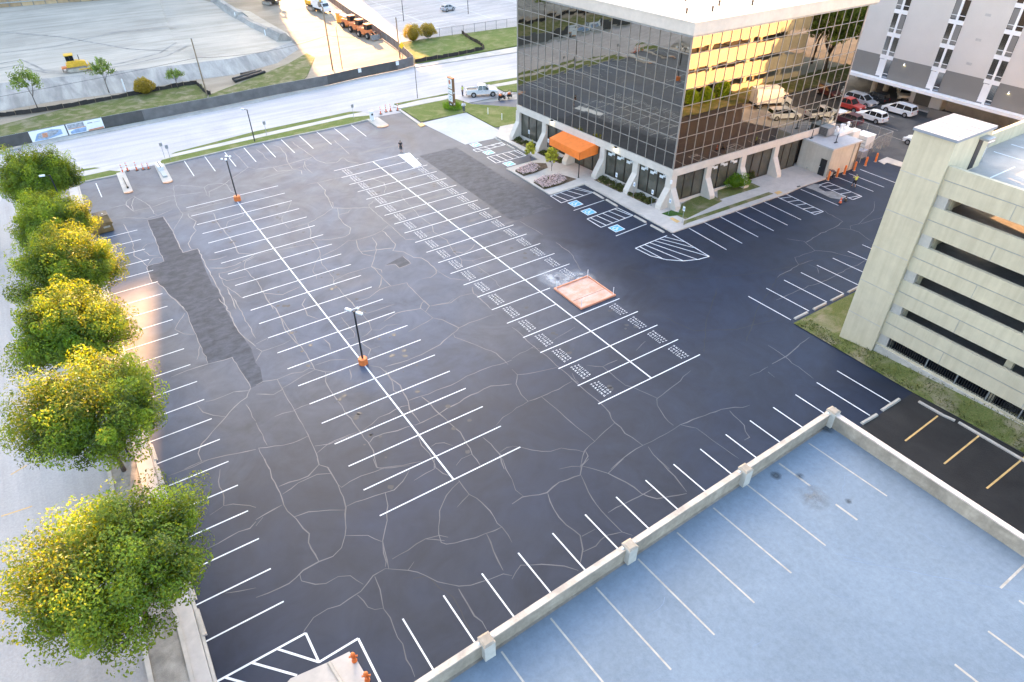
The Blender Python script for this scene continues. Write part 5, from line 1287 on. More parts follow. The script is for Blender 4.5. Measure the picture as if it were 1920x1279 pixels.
bush(*(45.33, 58.18), 1.9, 1.7, 3.0, 'right of two yellow-lit shrubs by the far chain-link fence', 54, M_LEAFG, base=.05)
bush(*(41.06, -34.66), 1.9, 1.3, 1.7, 'clipped bright-green hedge mound between two piers of the glass building', 55, M_LEAFB, 4200, .15, .14, 'hedge_mound', 'hedge')
bush(*(44.12, -33.93), .8, .8, 1.2, 'small dark shrub just right of the clipped hedge mound', 56, M_GCOVER, 1200, .15, .14)
tree(*(23.71, -12.97), .75, 2.9, 'slim green-yellow young tree in the left flower bed of the plaza', 57, M_LEAFY, clumps=34, per=85, leaf=.15, trunk_r=.035, zlow=.18, base=.12, name='young_tree')
tree(*(24.42, -17.03), .85, 3.3, 'slim bright-yellow young tree in the right flower bed of the plaza', 58, M_LEAFY, clumps=38, per=95, leaf=.15, trunk_r=.035, zlow=.15, base=.12, name='young_tree')
for i, (x, y, h) in enumerate(((57.8, -61.6, 2.6), (61.0, -61.4, 2.4), (64.6, -61.3, 3.1))): bush(x, y, 1.4, 1.3, h, ('round bush mirrored in the glass, furthest left at the foot of the garage', 'middle one of three round bushes mirrored in the glass', 'largest of three round bushes mirrored in the glass')[i], 61 + i, M_LEAFB, base=.05)
for i, (x, y, rad, h) in enumerate(((98, -57.5, 6, 13), (91, -62, 5, 13), (88.5, -71, 6, 15), (96, -69, 7, 16), (107, -62, 7, 15))):
    tree(x, y, rad, h, ('leafy tree mirrored at the right edge of the glass, nearest the street', 'leafy tree mirrored behind the nearest one', 'tall tree mirrored beside the garage corner', 'tall tree mirrored farthest behind the garage', 'leafy tree mirrored furthest right')[i], 70 + i, M_LEAFL, clumps=60, per=110, leaf=.5, trunk_r=.25, name='mirrored_tree')
# beds of flowers and ground cover
def inside(p, pl):
    c = False; j = len(pl) - 1
    for i in range(len(pl)):
        if (pl[i][1] > p[1]) != (pl[j][1] > p[1]) and p[0] < (pl[j][0] - pl[i][0]) * (p[1] - pl[i][1]) / (pl[j][1] - pl[i][1]) + pl[i][0]: c = not c
        j = i
    return c
def scatter(pl, n, seed):
    rr = random.Random(seed); xs_ = [p[0] for p in pl]; ys_ = [p[1] for p in pl]; o = []
    while len(o) < n:
        p = (rr.uniform(min(xs_), max(xs_)), rr.uniform(min(ys_), max(ys_)))
        if inside(p, pl): o.append(p)
    return o
def bed(pl, label, seed, flower=False, z=.12, n=2200, soil=None):
    t = MB().prism(pl, z - .05, z + .03).build('flower_bed' if flower else 'planting_bed', soil or M_SOIL); tag(t, label, 'flower bed' if flower else 'planting bed')
    r = np.random.default_rng(seed)
    def pts(k, s, h0, h1):
        q = np.array([(x, y, 0) for x, y in scatter(pl, k, s)]); q[:, 2] = z + .03 + r.uniform(h0, h1, k); return q
    up = np.tile(np.array([0, 0, 1.0]), (n, 1))
    a = pts(n, seed, .02, .28)
    if flower:
        keep = np.array([inside((x, y), flower) for x, y, _ in a])
        a = a[keep]
        leaf_mesh('leaves', a, np.tile(np.array([0, 0, .6]), (len(a), 1)), .15, M_GCOVER, t, np.clip(r.normal(.3, .2, len(a)), 0, 1), seed)
        k = int(len(a) * .85); b = a[r.integers(0, len(a), k)] + r.normal(0, .1, (k, 3)) * np.array([1, 1, .1]); b[:, 2] = z + .26 + r.uniform(0, .12, k)
        o = leaf_mesh('petals', b, r.normal(0, 1, (k, 3)) * np.array([1, 1, .12]), .125, M_PETAL, t, np.clip(r.normal(.5, .3, k), 0, 1), seed + 1, .9)
        for c in kids(t): tag(c, kind='stuff')
    else:
        cl = np.array(scatter(pl, 16, seed + 3)); dd = np.sqrt(((a[:, None, :2] - cl[None]) ** 2).sum(2)).min(1)
        a = a[dd < .62]; a[:, 2] = z + .03 + np.clip(.62 - dd[dd < .62], 0, 1) * r.uniform(.2, .8, len(a))
        tag(leaf_mesh('leaves', a, np.tile(np.array([0, 0, .8]), (len(a), 1)), .16, M_GCOVER, t, np.clip(r.normal(.4, .25, len(a)), 0, 1), seed), kind='stuff')
        k = 260; b = pts(k, seed + 7, 0, .04); tag(leaf_mesh('fallen_leaves', b, r.normal(0, 1, (k, 3)) * np.array([1, 1, .1]), .13, mat('tan_leaves', (.45, .33, .16), .8, .3, 3), t, np.full(k, .5), seed + 2, .8), kind='stuff')
    return t
bed([(20.25, -14.39), (20.31, -16.36), (22.43, -16.32), (24.64, -15.87), (25.32, -14.54), (24.15, -13.50), (22.82, -13.73)], 'left bed of pink and white flowers with bare mulch at one end', 81, [(20.25, -14.39), (20.31, -16.36), (22.43, -16.32), (23.46, -15.50), (23.67, -13.40), (22.31, -13.82)])
bed([(20.19, -18.78), (20.10, -21.31), (22.58, -21.43), (25.55, -21.11), (24.95, -19.44), (24.04, -18.28), (21.75, -18.40)], 'right bed of pink and white flowers in front of the canopy post', 82, [(20.19, -18.78), (20.10, -21.31), (22.58, -21.43), (24.14, -20.87), (24.42, -18.97), (22.13, -18.24)], n=2800)
bedl = ['leafy planting bed below the printed windows beside the canopy', 'leafy planting bed below the windows next to the corner pier', 'leafy planting bed left of the canopy', 'leafy planting bed at the far end of the glass building']
for i, (k, w) in enumerate(((1, 1.5), (0, 1.35), (3, 1.5), (4, 1.5))):
    s, e = ls[2 * k] + .05, ls[2 * k + 1] - .05
    if k == 0: s = 1.9
    bed([tuple(bp(.1, s)), tuple(bp(.1, e)), tuple(bp(-w, e)), tuple(bp(-w, s))], bedl[i], 84 + i, n=2400)
# ornamental grass round the pylon sign, rough tufts on the garage lawn
pgx = (26.16, 13.04)
r_ = np.random.default_rng(5); n_ = 900; th = r_.uniform(0, 6.28, n_); ra = r_.uniform(.5, 1.5, n_)
pp = np.stack([26.2 + np.cos(th) * ra * 1.0, 13.4 + np.sin(th) * ra * 1.35, .1 + r_.uniform(.05, .6, n_)], 1)
go = leaf_mesh('ornamental_grass', pp, np.tile(np.array([0, 0, 1.4]), (n_, 1)), .5, M_LEAFB, None, np.clip(r_.normal(.5, .2, n_), 0, 1), 5, .12)
tag(go, 'tall bright grass planted round the foot of the pylon sign', 'ornamental grass', kind='stuff')
n_ = 9000; yy = r_.uniform(-96, -58.6, n_); tt = r_.uniform(0.02, 1, n_); x0 = np.where(yy > -70, 22.25, 22.25 + (-70 - yy) * .05)
zb = np.interp(-yy, [58.4, 62, 65.4, 69.9, 77.4, 90, 110], [.06, .08, .55, .9, 1.45, 1.9, 2.2])
keep = r_.uniform(0, 1, n_) < (.35 + .6 * (np.sin(yy * 1.7) * np.sin(tt * 5 + yy * .6) > -.1)) * (1 - .55 * tt)
pp = np.stack([x0 + (24.0 - x0) * tt, yy, .06 + (zb - .06) * tt + .06], 1)[keep]
tag(leaf_mesh('lawn_tufts', pp, np.tile(np.array([0, 0, .9]), (len(pp), 1)), .17, M_GCOVER, None, np.clip(r_.normal(.55, .25, len(pp)), 0, 1), 6, .3), 'rough grass tufts on the bank below the parking garage', 'grass', kind='stuff')

# ============================================================= STREET FURNITURE
def ticks(v, i): return v
def lot_lamp(name, label, x, y, h, heads, base=True, arm=0.55, group=None, z=0.0):
    t = thing(name, label, 'lamp post', (x, y, z), 0, group)
    q = MB()
    if base:
        MB().lathe([(.42, 0), (.42, .55), (.38, .62)], 0, 0, 8).build('concrete_base', M_ORANGEP, t, False, True)
    MB().tube((0, 0, .5 if base else 0), (0, 0, h), .085, .07, 10).build('pole', M_BLACK, t, False, True)
    for hx, hy, s in heads:
        p = MB().tube((0, 0, h - .1), (hx, hy, h), .035, n=6).build('arm', M_BLACK, t, False, True)
        L = math.hypot(hx, hy) or 1; ux, uy = hx / L, hy / L
        c = (hx + ux * s * .5, hy + uy * s * .5); w = .11
        pl = [(c[0] - ux * s / 2 - uy * w, c[1] - uy * s / 2 + ux * w), (c[0] + ux * s / 2 - uy * w, c[1] + uy * s / 2 + ux * w), (c[0] + ux * s / 2 + uy * w, c[1] + uy * s / 2 - ux * w), (c[0] - ux * s / 2 + uy * w, c[1] - uy * s / 2 - ux * w)]
        hd = MB().prism(pl, h - .06, h + .1).build('lamp_head', M_WHITEP, t, False, True)
        MB().prism(pl, h - .085, h - .064).build('lens', M_BLACK, hd, False, True)
    return t
lot_lamp('lot_lamp', 'lot lamp with orange base at the far end of the left stall rows', -13.57, -1.9, 5.55, [(.10, .35, .34), (-.10, -.35, .34), (.42, .1, .22), (-.42, -.1, .22)])
lot_lamp('lot_lamp', 'lot lamp with orange base in the middle of the left stall rows', -13.7, -41.35, 5.5, [(-.12, .22, .62), (.12, -.22, .62), (.34, .2, .2)])
lot_lamp('street_lamp', 'black tapered street lamp with white head on the verge', -5.72, 17.1, 4.8, [(-.3, .35, .5)], False)
lot_lamp('street_lamp', 'dark lamp post rising through the furthest street tree', *(-31.73, 0.32), 7.0, [(-.45, .1, .55)], False)
lot_lamp('street_lamp', 'dark lamp post with boxy head rising out of the ragged street tree', *(-32.69, -42.02), 8.0, [(-.5, -.05, .55)], False)
for px_, lab in (((48.38, 76.67), 'thin pole lamp in the far lot, left of the small car'), ((65.47, 74.73), 'thin pole lamp in the far lot, right of the small car')):
    lot_lamp('lot_lamp', lab, px_[0], px_[1], 8, [(.5, 0, .5)], False)
def pole(label, b, h, r=.13, m=None, name='utility_pole', cat='utility pole'):
    t = MB().tube((*b, 0), (*b, h), r, r * .75, 10).build(name, m or M_WOOD); tag(t, label, cat)
    MB().tube((*b, h), (*b, h + .06), r * .8, r * .5, 10).build('pole_cap', M_GREYM, t); return t
pole('dark utility pole at the corner of the far silt fence', (-5.97, 44.69), 9.3)
pole('tallest brown wooden pole behind the screened fence', (18.35, 46.79), 11.1, .16)
pole('shorter grey pole just right of the tallest brown pole', (20.18, 46.41), 7.6, .10, M_STEEL)
pole('thin dark pole on the verge between street and pylon sign', (23.96, 21.73), 6.6, .07, M_STEEL)
pole('orange-lit wooden pole behind the yellow diamond sign', (33.06, 47.32), 7.5, .15)
wx = MB(); a, b = (2.44, 89.66), (39.28, 104.58)
p1 = Vector((*(-5.97, 44.69), 6.2)); p2 = Vector((*(18.35, 46.79), 6.2)); p0 = Vector((-80, 40.0, 6.2)); p3 = Vector((33.06, 47.3, 5.6))
for a, b in ((p0, p1), (p1, p2), (p2, p3)):
    pts = [a + (b - a) * (k / 10) - Vector((0, 0, .9 * (1 - (2 * k / 10 - 1) ** 2))) for k in range(11)]
    for u, v in zip(pts[:-1], pts[1:]): wx.tube(u, v, .022, n=5, caps=False)
tag(wx.build('overhead_wire', M_BLACK), 'thin overhead wire slung between the utility poles', 'wire')
# pylon sign
ps = thing('pylon_sign', 'tall brown pylon sign with white panels on the grass by the street', 'sign', (26.2, 13.4, .09))
MB().box(25.95, 26.45, 12.55, 14.25, .09, .28).build('plinth', M_CONC, ps)
M_BRN = mat('brown_sign_metal', (.24, .13, .07), .5, .15, 1)
MB().box(25.97, 26.43, 12.66, 14.14, .28, 4.95).build('cabinet', M_BRN, ps)
MB().box(25.93, 26.47, 12.62, 14.18, 4.95, 5.03).build('cap', M_ORANGEP, ps)
zb_ = [(3.35, 4.85), (2.45, 3.15), (1.25, 2.3)]
pn = [MB().box(25.945, 25.966, 12.72, 14.1, a, b).build('sign_panel', M_WHITEP, ps) for a, b in zb_]
pn.append(MB().box(25.945, 25.966, 12.72, 14.1, .55, .95).build('sign_panel', M_BLACK, ps))
def disc(par, y, z, r, m, x=25.938, name='logo_disc', n=16):
    MB().poly([(x, y - r * math.cos(R(360 * k / n)), z + r * math.sin(R(360 * k / n))) for k in range(n)]).build(name, m, par)
M_RUST = mat('logo_rust', (.55, .2, .12), .5, .15, 3); M_NAVY = mat('logo_navy', (.22, .32, .48), .5, .15, 3)
disc(pn[0], 13.4, 4.32, .36, M_RUST); disc(pn[2], 13.4, 1.78, .34, M_NAVY); disc(pn[2], 13.4, 1.78, .2, M_WHITEP, 25.934)
MB().box(25.94, 25.944, 12.95, 13.85, 3.55, 3.66).build('sign_rule', M_GREYM, pn[0]); MB().box(25.94, 25.944, 12.95, 13.85, 2.72, 2.82).build('sign_rule', M_GREYM, pn[1]); MB().box(25.94, 25.944, 13.1, 13.7, .66, .84).build('sign_rule', M_WHITEP, pn[3])
for z in (2.62, .85): MB().box(26.1, 26.3, 12.60, 12.655, z, z + .25).build('side_lamp', M_LAMPW, ps)
# yellow diamond sign
yd = thing('diamond_sign', 'yellow diamond warning sign behind the screened fence end', 'road sign', (*(33.06, 47.32), 0))
x, y = 32.75, 45.4
MB().tube((x, y, 0), (x, y, 3.0), .05, n=6).build('post', M_STEEL, yd)
MB().hexa([(x - .62, y - .08, 2.7), (x, y - .08, 2.08), (x + .62, y - .08, 2.7), (x, y - .08, 3.32)], [(x - .62, y - .05, 2.7), (x, y - .05, 2.08), (x + .62, y - .05, 2.7), (x, y - .05, 3.32)]).build('diamond_panel', mat('sign_yellow', (.85, .60, .03), .5, .06, 2), yd)
# accessible-parking signs along the front walk
SG = 'accessible parking sign posts'
def hc_sign(x, y, label, z=.12, h=2.05, face=R(180)):
    t = thing('parking_sign', label, 'sign', (x, y, z), face, SG)
    MB().tube((0, 0, 0), (0, 0, h), .03, n=6).build('post', M_GREYM, t, False, True)
    q = MB().box(.035, .055, -.17, .17, h - .55, h).build('sign_plate', M_WHITEP, t, False, True)
    MB().box(.056, .06, -.10, .10, h - .42, h - .18).build('symbol', M_NAVY, q, False, True)
    MB().box(-.1, .1, -.1, .1, 0, .02).build('base_plate', M_GREYM, t, False, True)
    return t
for (u, lab) in (((28.01, -26.13), 'white parking sign post in the bed beside the canopy'), ((27.97, -29.56), 'left of two white parking sign posts in the bed by the corner pier'), ((28.27, -32.51), 'right of two white parking sign posts in the bed by the corner pier'),
                 ((28.30, -35.51), 'white parking sign post on the green turf at the building corner'), ((28.16, -37.92), 'white sign post beside the yellow tactile pad at the corner'), ((27.57, -7.12), 'white parking sign post at the far bed left of the canopy'), ((27.85, -11.56), 'white parking sign post against the left canopy post')):
    hc_sign(u[0], u[1], lab)
for u, lab in (((29.52, 7.50), 'left of two short white marker posts in the grass by the pylon'), ((29.87, 3.86), 'right of two short white marker posts in the grass by the pylon'), ((-17.60, 55.01), 'short white marker post on the grey slope'), ((14.91, 77.30), 'short white marker post at the foot of the spoil bank'), ((14.46, 99.35), 'short white marker post on the crest of the spoil bank')):
    t = MB().tube((*u, 0), (*u, 1.1 if 'grass' in lab else 2.2), .07 if 'grass' in lab else .11, n=8).build('marker_post', M_WHITEP); tag(t, lab, 'post')
for u, lab in (((-18.30, 17.86), 'left of two thin street sign posts by the left entrance'), ((-17.79, 16.44), 'right of two thin street sign posts by the left entrance'), ((-3.50, 18.26), 'thin sign post on the verge right of the street lamp'), ((10.62, 18.08), 'thin sign post on the verge near the right entrance')):
    t = thing('street_sign', lab, 'sign', (*u, 0)); MB().tube((0, 0, 0), (0, 0, 2.3), .03, n=6).build('post', M_GREYM, t, False, True); MB().box(-.2, .2, -.02, .02, 1.8, 2.3).build('sign_plate', M_GREYM, t, False, True)
# wheel stops
WG = 'concrete wheel stops'
def wheel_stop(a, b, label, w=.18, z=0.0, grp=WG):
    a = Vector(a); b = Vector(b); d = b - a; L = d.length; ang = math.atan2(d.y, d.x); c = (a + b) / 2
    t = MB(); t.hexa([(-L / 2, -w, 0), (L / 2, -w, 0), (L / 2, w, 0), (-L / 2, w, 0)], [(-L / 2 + .04, -w * .6, .15), (L / 2 - .04, -w * .6, .15), (L / 2 - .04, w * .6, .15), (-L / 2 + .04, w * .6, .15)])
    o = t.build('wheel_stop', M_CONC); o.location = (c.x, c.y, z); o.rotation_euler = (0, 0, ang); return tag(o, label, 'wheel stop', grp)
for k in list(range(0, 4)) + list(range(14, 21)):
    y = -3.3 - 2.7 * (k + .5); x = XE(y) - .02
    wheel_stop((x, y - 1.0), (x, y + 1.0), 'wheel stop on the left edge, at the head of the %s stall from the dumpster' % ORD[k], .14)
for i, (a, b) in enumerate((((24.89, -25.46), (24.80, -27.59)), ((24.88, -28.01), (24.80, -30.24)), ((24.77, -33.36), (24.78, -35.45)), ((24.76, -36.26), (24.80, -38.44)), ((24.71, -1.99), (24.74, -3.87)), ((24.70, -5.53), (24.75, -7.58)))):
    wheel_stop(a, b, ('wheel stop nearest the plaza corner at the first blue-marked bay', 'wheel stop at the second blue-marked bay from the plaza corner', 'wheel stop at the blue-marked bay beside the wide hatching', 'wheel stop at the empty bay next to the building corner', 'wheel stop furthest back beside the pale apron', 'wheel stop at the far bay behind the young tree')[i], .13)
for i, x in enumerate((23.9, 26.7, 29.4, 32.1)):
    wheel_stop((x - .95, -58.0), (x + .95, -58.0), 'wheel stop at the garage lawn, %s from its near corner' % ORD[i], .14)
for i, (a, b) in enumerate((((15.54, -70.11), (17.46, -70.17)), ((18.23, -70.09), (20.62, -70.09)))): wheel_stop(a, b, ('crumbling concrete stop behind the blue deck corner', 'long concrete stop at the end of the last near stalls')[i], .15)
# orange bollards
BG = 'orange bollards along the annex'
for i, u in enumerate(((52.77, -39.85), (54.51, -39.90), (56.16, -39.87), (58.36, -39.87), (61.06, -39.73), (63.46, -39.68))):
    t = MB().lathe([(.14, 0), (.14, 1.15), (.10, 1.25), (.03, 1.28)], *u, 10).build('bollard', M_ORANGEP); tag(t, 'orange pipe bollard, %s from the annex corner' % ORD[i], 'bollard', BG)
    MB().lathe([(.2, 0), (.2, .05)], *u, 10).build('collar', M_CONC, t)
# channelizers and cones
def cone(u, label, h=.75, m=None, slim=False, name='traffic_cone', grp=None):
    t = thing(name, label, 'traffic cone', (*u, 0), 0, grp); r0 = .10 if slim else .17
    MB().box(-.24, .24, -.24, .24, 0, .06).build('rubber_base', M_BLACK, t, False, True)
    b_ = MB().lathe([(r0, .06), (r0 * .6 if slim else .04, h), (r0 * .4 if slim else .02, h + .03)], 0, 0, 10).build('cone_body', m or mat('cone_orange', (.85, .18, .08), .5, .08, 3), t, False, True)
    for z0_ in ((.45, .75) if slim else (.4,)):
        f0, f1 = z0_, z0_ + .16; rr = lambda f: (r0 + (r0 * .6 - r0) * f if slim else r0 + (.04 - r0) * f) + .006
        MB().lathe([(rr(f0), h * f0), (rr(f1), h * f1)], 0, 0, 10).build('white_band', M_WHITEP, b_, False, True)
    return t
CG = 'orange and white delineators across the entrances'
for i, u in enumerate(((-24.18, 15.73), (-23.50, 16.15), (-22.43, 15.63), (-21.64, 15.43), (-20.97, 15.30))): cone(u, 'delineator across the left entrance, %s from the left' % ORD[i], 1.15 if i < 3 else .8, slim=True, name='delineator', grp=CG)
for i, u in enumerate(((15.16, 17.75), (16.34, 18.21), (17.13, 18.15), (18.29, 17.83))): cone(u, 'delineator across the right entrance, %s from the left' % ORD[i], 1.15, slim=True, name='delineator', grp=CG)
cone((48.14, -45.00), 'orange traffic cone at the corner of the hatched bay', .75); cone((49.21, -45.00), 'dark traffic cone just right of the orange one', .7, M_SOIL)
# gate machines
bm = thing('barrier_arm', 'dark folded barrier arm lying along the left kerb island', 'barrier', (-24.5, 12, .13)); MB().box(-24.56, -24.46, 9.8, 13.4, .16, .28).build('arm', M_BLACK, bm); MB().box(-24.63, -24.39, 9.6, 9.9, .13, .36).build('foot', M_BLACK, bm)
gc = thing('ticket_cabinet', 'white ticket cabinet and slab on the second kerb island', 'gate cabinet', (-19.6, 12, .13)); MB().box(-20.0, -19.3, 13.2, 15.1, .13, .7).build('cabinet', M_WHITEP, gc); MB().box(-19.95, -19.4, 10.6, 12.9, .13, .32).build('slab', M_APRON, gc); MB().box(-19.72, -19.6, 12.9, 15.0, .705, .78).build('dark_arm', M_BLACK, gc)
tm = thing('ticket_machine', 'white upright ticket machine on the right kerb island', 'ticket machine', (12.7, 15.6, .13)); MB().box(12.45, 12.95, 15.35, 15.85, .13, 1.5).build('cabinet', M_WHITEP, tm); MB().box(12.42, 12.98, 15.3, 15.9, 1.5, 1.58).build('cap', M_WHITEP, tm); MB().box(12.55, 12.85, 15.335, 15.348, .9, 1.2).build('screen', M_BLACK, tm)
# dumpster
dp = thing('dumpster', 'brown front-load dumpster with black lid at the left edge of the lot', 'dumpster', (-28.95, -1.0, 0), R(2))
M_DUMP = mat('dumpster_brown', (.20, .125, .05), .6, .25, 1.5)
q = MB(); w = 1.05
pr = [(-1.15, .12), (1.0, .12), (1.0, 1.75), (-.35, 1.75), (-1.15, 1.25)]      # local y-z outline, front slopes to -y
q.hexa([(-w, a, b) for a, b in pr], [(w, a, b) for a, b in pr]); q.build('body', M_DUMP, dp, False, True)
for s in (0, 1): 
    l_ = MB().hexa([(-w + .02 + s * w, -.33, 1.756), (-.02 + s * w, -.33, 1.756), (-.02 + s * w, 1.0, 1.756), (-w + .02 + s * w, 1.0, 1.756)], [(-w + .02 + s * w, -.33, 1.80), (-.02 + s * w, -.33, 1.80), (-.02 + s * w, 1.0, 1.84), (-w + .02 + s * w, 1.0, 1.84)]).build('lid', M_BLACK, dp, False, True)
    MB().box(-.6 + s * w, -.45 + s * w, .1, .25, 1.85, 1.87).build('lid_label', M_WHITEP, l_, False, True)
for s in (-1, 1):
    MB().box(s * (w + .08) - .07, s * (w + .08) + .07, -.6, .6, .75, .95).build('fork_sleeve', M_DUMP, dp, False, True)
MB().box(.1, .8, -1.2, -1.152, .65, .85).build('plate', M_FADED, dp, False, True); MB().box(-.95, .95, -1.19, -1.152, .18, .26).build('front_rib', M_DUMP, dp, False, True)
for sx in (-.85, .85):
    for sy in (-.8, .8): MB().box(sx - .08, sx + .08, sy - .1, sy + .1, 0, .12).build('skid', M_BLACK, dp, False, True)
# orange spray pan with corner posts
om = thing('spray_pan', 'shallow orange wooden tray dusted white with thin posts at its corners', 'wooden tray', (9.3, -43.2, 0))
M_PAN = m_streaky('dusty_orange_ply', (.62, .31, .20), (.74, .50, .42), (.5, .9, 1), .5, 4, .8)
M_TRIM = mat('salmon_trim', (.66, .29, .17), .7, .15, 2)
MB().box(7.2, 11.45, -45.45, -41.1, .02, .09).build('floor', M_PAN, om)
for a in ((7.15, 7.27, -45.5, -41.05), (11.4, 11.52, -45.5, -41.05)): MB().box(*a, .02, .20).build('side_board', M_TRIM, om)
for a in ((7.275, 11.395, -45.5, -45.38), (7.275, 11.395, -41.17, -41.05)): MB().box(*a, .02, .20).build('side_board', M_TRIM, om)
for x in (7.33, 11.35):
    for y in (-45.3, -41.24): MB().tube((x, y, .09), (x, y, 1.0), .035, n=6).build('corner_post', M_WHITEP, om)
MB().box(7.3, 11.35, -43.95, -43.91, .092, .10).build('floor_joint', M_SOIL, om)
# hydrant-like orange guard posts on the near pad and a beam
for i, u in enumerate(((-24.93, -65.85), (-24.77, -67.25))):
    t = thing('fire_hydrant', ('orange hydrant-like post at the far corner of the concrete pad', 'orange hydrant-like post nearer the bottom edge of the photo')[i], 'hydrant', (*u, .05))
    MB().lathe([(.16, 0), (.16, .06), (.11, .08), (.11, .62), (.14, .64), (.14, .70), (.09, .80), (.02, .84)], 0, 0, 12).build('barrel', M_ORANGEP, t, True, True)
    MB().tube((-.22, .1, .48), (.22, -.1, .48), .06, n=8).build('side_nozzle', M_ORANGEP, t, False, True); MB().tube((0, 0, .45), (-.1, -.2, .45), .07, n=8).build('front_nozzle', M_ORANGEP, t, False, True)
wheel_stop((-26.16, -65.14), (-26.01, -66.70), 'grey beam lying across the concrete pad at the bottom edge', .12, .05, None)

# ============================================================= FENCES ON THE FAR SIDE
def base_pts(*q): return list(q)
FB = [(-60, 33.6), (-35.12, 35.51), (-33.58, 35.62), (-23.59, 36.34), (-17.69, 36.42), (-6.90, 36.59), (4.35, 37.52), (13.93, 37.70), (20.65, 38.70), (28.63, 39.16), (32.54, 40.05)]
sf = thing('screened_fence', 'black screened construction fence along the far side of the street', 'fence', (*FB[4], 0))
for i in range(len(FB) - 1):
    a, b = FB[i], FB[i + 1]; d = Vector((b[0] - a[0], b[1] - a[1])); al = d.normalized(); nn = Vector((al.y, -al.x))
    m = M_SCREENG if i in (9,) else (M_SCREENG if i in (4, 5, 6) else M_SCREEN)
    h = 1.75
    pn_ = MB().prism([tuple(Vector(a) - nn * .02), tuple(Vector(b) - nn * .02), tuple(Vector(b) + nn * .02), tuple(Vector(a) + nn * .02)], .08, h).build('screen_panel', m, sf)
    n_ = max(1, int(d.length / 3))
    for k in range(n_ + 1):
        p = Vector(a) + d * (k / n_) - nn * .07; MB().tube((*p, 0), (*p, h + .08), .03, n=6).build('fence_post', M_GREYM, sf)
    MB().tube((*(Vector(a) - nn * .05), h), (*(Vector(b) - nn * .05), h), .025, n=6).build('top_rail', M_GREYM, sf)
for u in ((20.65, 38.70), (28.63, 39.16)):
    MB().box(u[0] - .3, u[0] + .3, u[1] - .14, u[1] - .06, 1.0, 1.7).build('fence_notice', M_WHITEP, sf)
# printed banner on the fence
ba, bb = Vector(FB[2]), Vector(FB[3]); bd_ = bb - ba; bn = Vector((bd_.y, -bd_.x)).normalized()
bt = thing('site_banner', 'white printed banner with pictures hung on the screened fence', 'banner', (*ba, 0))
def bq(u0, u1, z0, z1, off): 
    p, q_ = ba + bd_ * u0 + bn * off, ba + bd_ * u1 + bn * off; return [(*p, z0), (*q_, z0), (*q_, z1), (*p, z1)]
pa_ = MB().hexa(bq(.0, .48, .12, 1.7, .03), bq(.0, .48, .12, 1.7, .045)).build('banner_sheet', M_WHITEP, bt); pb_ = MB().hexa(bq(.5, 1, .12, 1.7, .03), bq(.5, 1, .12, 1.7, .045)).build('banner_sheet', M_WHITEP, bt)
def bpoly(par, pts, m, off): MB().poly([(*(ba + bd_ * u + bn * off), z) for u, z in pts]).build('banner_print', m, par)
M_B1 = mat('print_blue', (.30, .40, .58), .6, .25, 2); M_B2 = mat('print_grey', (.36, .37, .40), .6, .4, 3); M_B3 = mat('print_rust', (.55, .26, .16), .6, .3, 3)
bpoly(pa_, [(.03, .2), (.20, .16), (.42, .5), (.42, 1.2), (.3, 1.45), (.1, 1.2)], M_B1, .05); bpoly(pa_, [(.08, .5), (.2, .28), (.34, .7), (.40, 1.15), (.28, 1.3), (.12, 1.1)], M_B2, .054); bpoly(pa_, [(.15, .5), (.22, .5), (.23, 1.1), (.16, 1.1)], M_B3, .058)
bpoly(pb_, [(.51, .98), (.74, .98), (.74, 1.62), (.51, 1.62)], M_B2, .05); bpoly(pb_, [(.51, .86), (.76, .86), (.76, .97), (.51, .97)], M_B3, .05); bpoly(pb_, [(.53, .2), (.74, .2), (.76, .8), (.6, .8), (.53, .55)], M_B1, .05); bpoly(pb_, [(.77, .14), (.99, .14), (.99, .40), (.77, .33)], M_B3, .05); bpoly(pb_, [(.79, 1.2), (.86, 1.2), (.86, 1.35), (.79, 1.35)], M_B2, .05); bpoly(pb_, [(.88, 1.24), (.97, 1.24), (.97, 1.3), (.88, 1.3)], M_B2, .05)
def silt(label, pl, h=.75, step=2.2):
    t = thing('silt_fence', label, 'silt fence', (*pl[0], 0)); rr = random.Random(len(label)); ds_ = []
    for a, b in zip(pl[:-1], pl[1:]):
        a = Vector(a); b = Vector(b); n_ = max(1, round((b - a).length / step)); ds_ += [a + (b - a) * (k / n_) for k in range(n_)]
    ds_.append(Vector(pl[-1])); fb = MB()
    for a, b in zip(ds_[:-1], ds_[1:]):
        d = (b - a).normalized(); n2 = Vector((d.y, -d.x)); mid = (a + b) / 2 + n2 * rr.uniform(.05, .25)
        for u, v in ((a, mid), (mid, b)):
            ha, hb = h * rr.uniform(.8, 1.05), h * rr.uniform(.75, 1.05)
            MB().hexa([(*(u - n2 * .02), 0), (*(v - n2 * .02), 0), (*(v + n2 * .12), 0), (*(u + n2 * .12), 0)], [(*(u - n2 * .02), ha), (*(v - n2 * .02), hb), (*(v + n2 * .01), hb), (*(u + n2 * .01), ha)]).build('fabric', M_SILT, t)
    for p in ds_: MB().box(p.x - .03, p.x + .03, p.y - .14, p.y - .08, 0, h + .2).build('stake', M_WOOD, t)
silt('black silt fence between the far verge and the grey slope', [(-45, 47.5), (-37.16, 52.36), (-32.62, 51.45), (-27.89, 51.14), (-22.93, 51.45), (-17.76, 51.78), (-12.37, 52.13), (-8.11, 52.65), (-5.84, 52.26), (-5.90, 46.12), (-5.34, 44.26)])
silt('black silt fence round the corner grass by the far lot', [(33.76, 41.99), (38.77, 41.84), (43.74, 41.83), (47.97, 42.45), (50.02, 42.58), (51.02, 44.01), (51.82, 47.29), (52.35, 52.05), (53.47, 57.26)], .8)
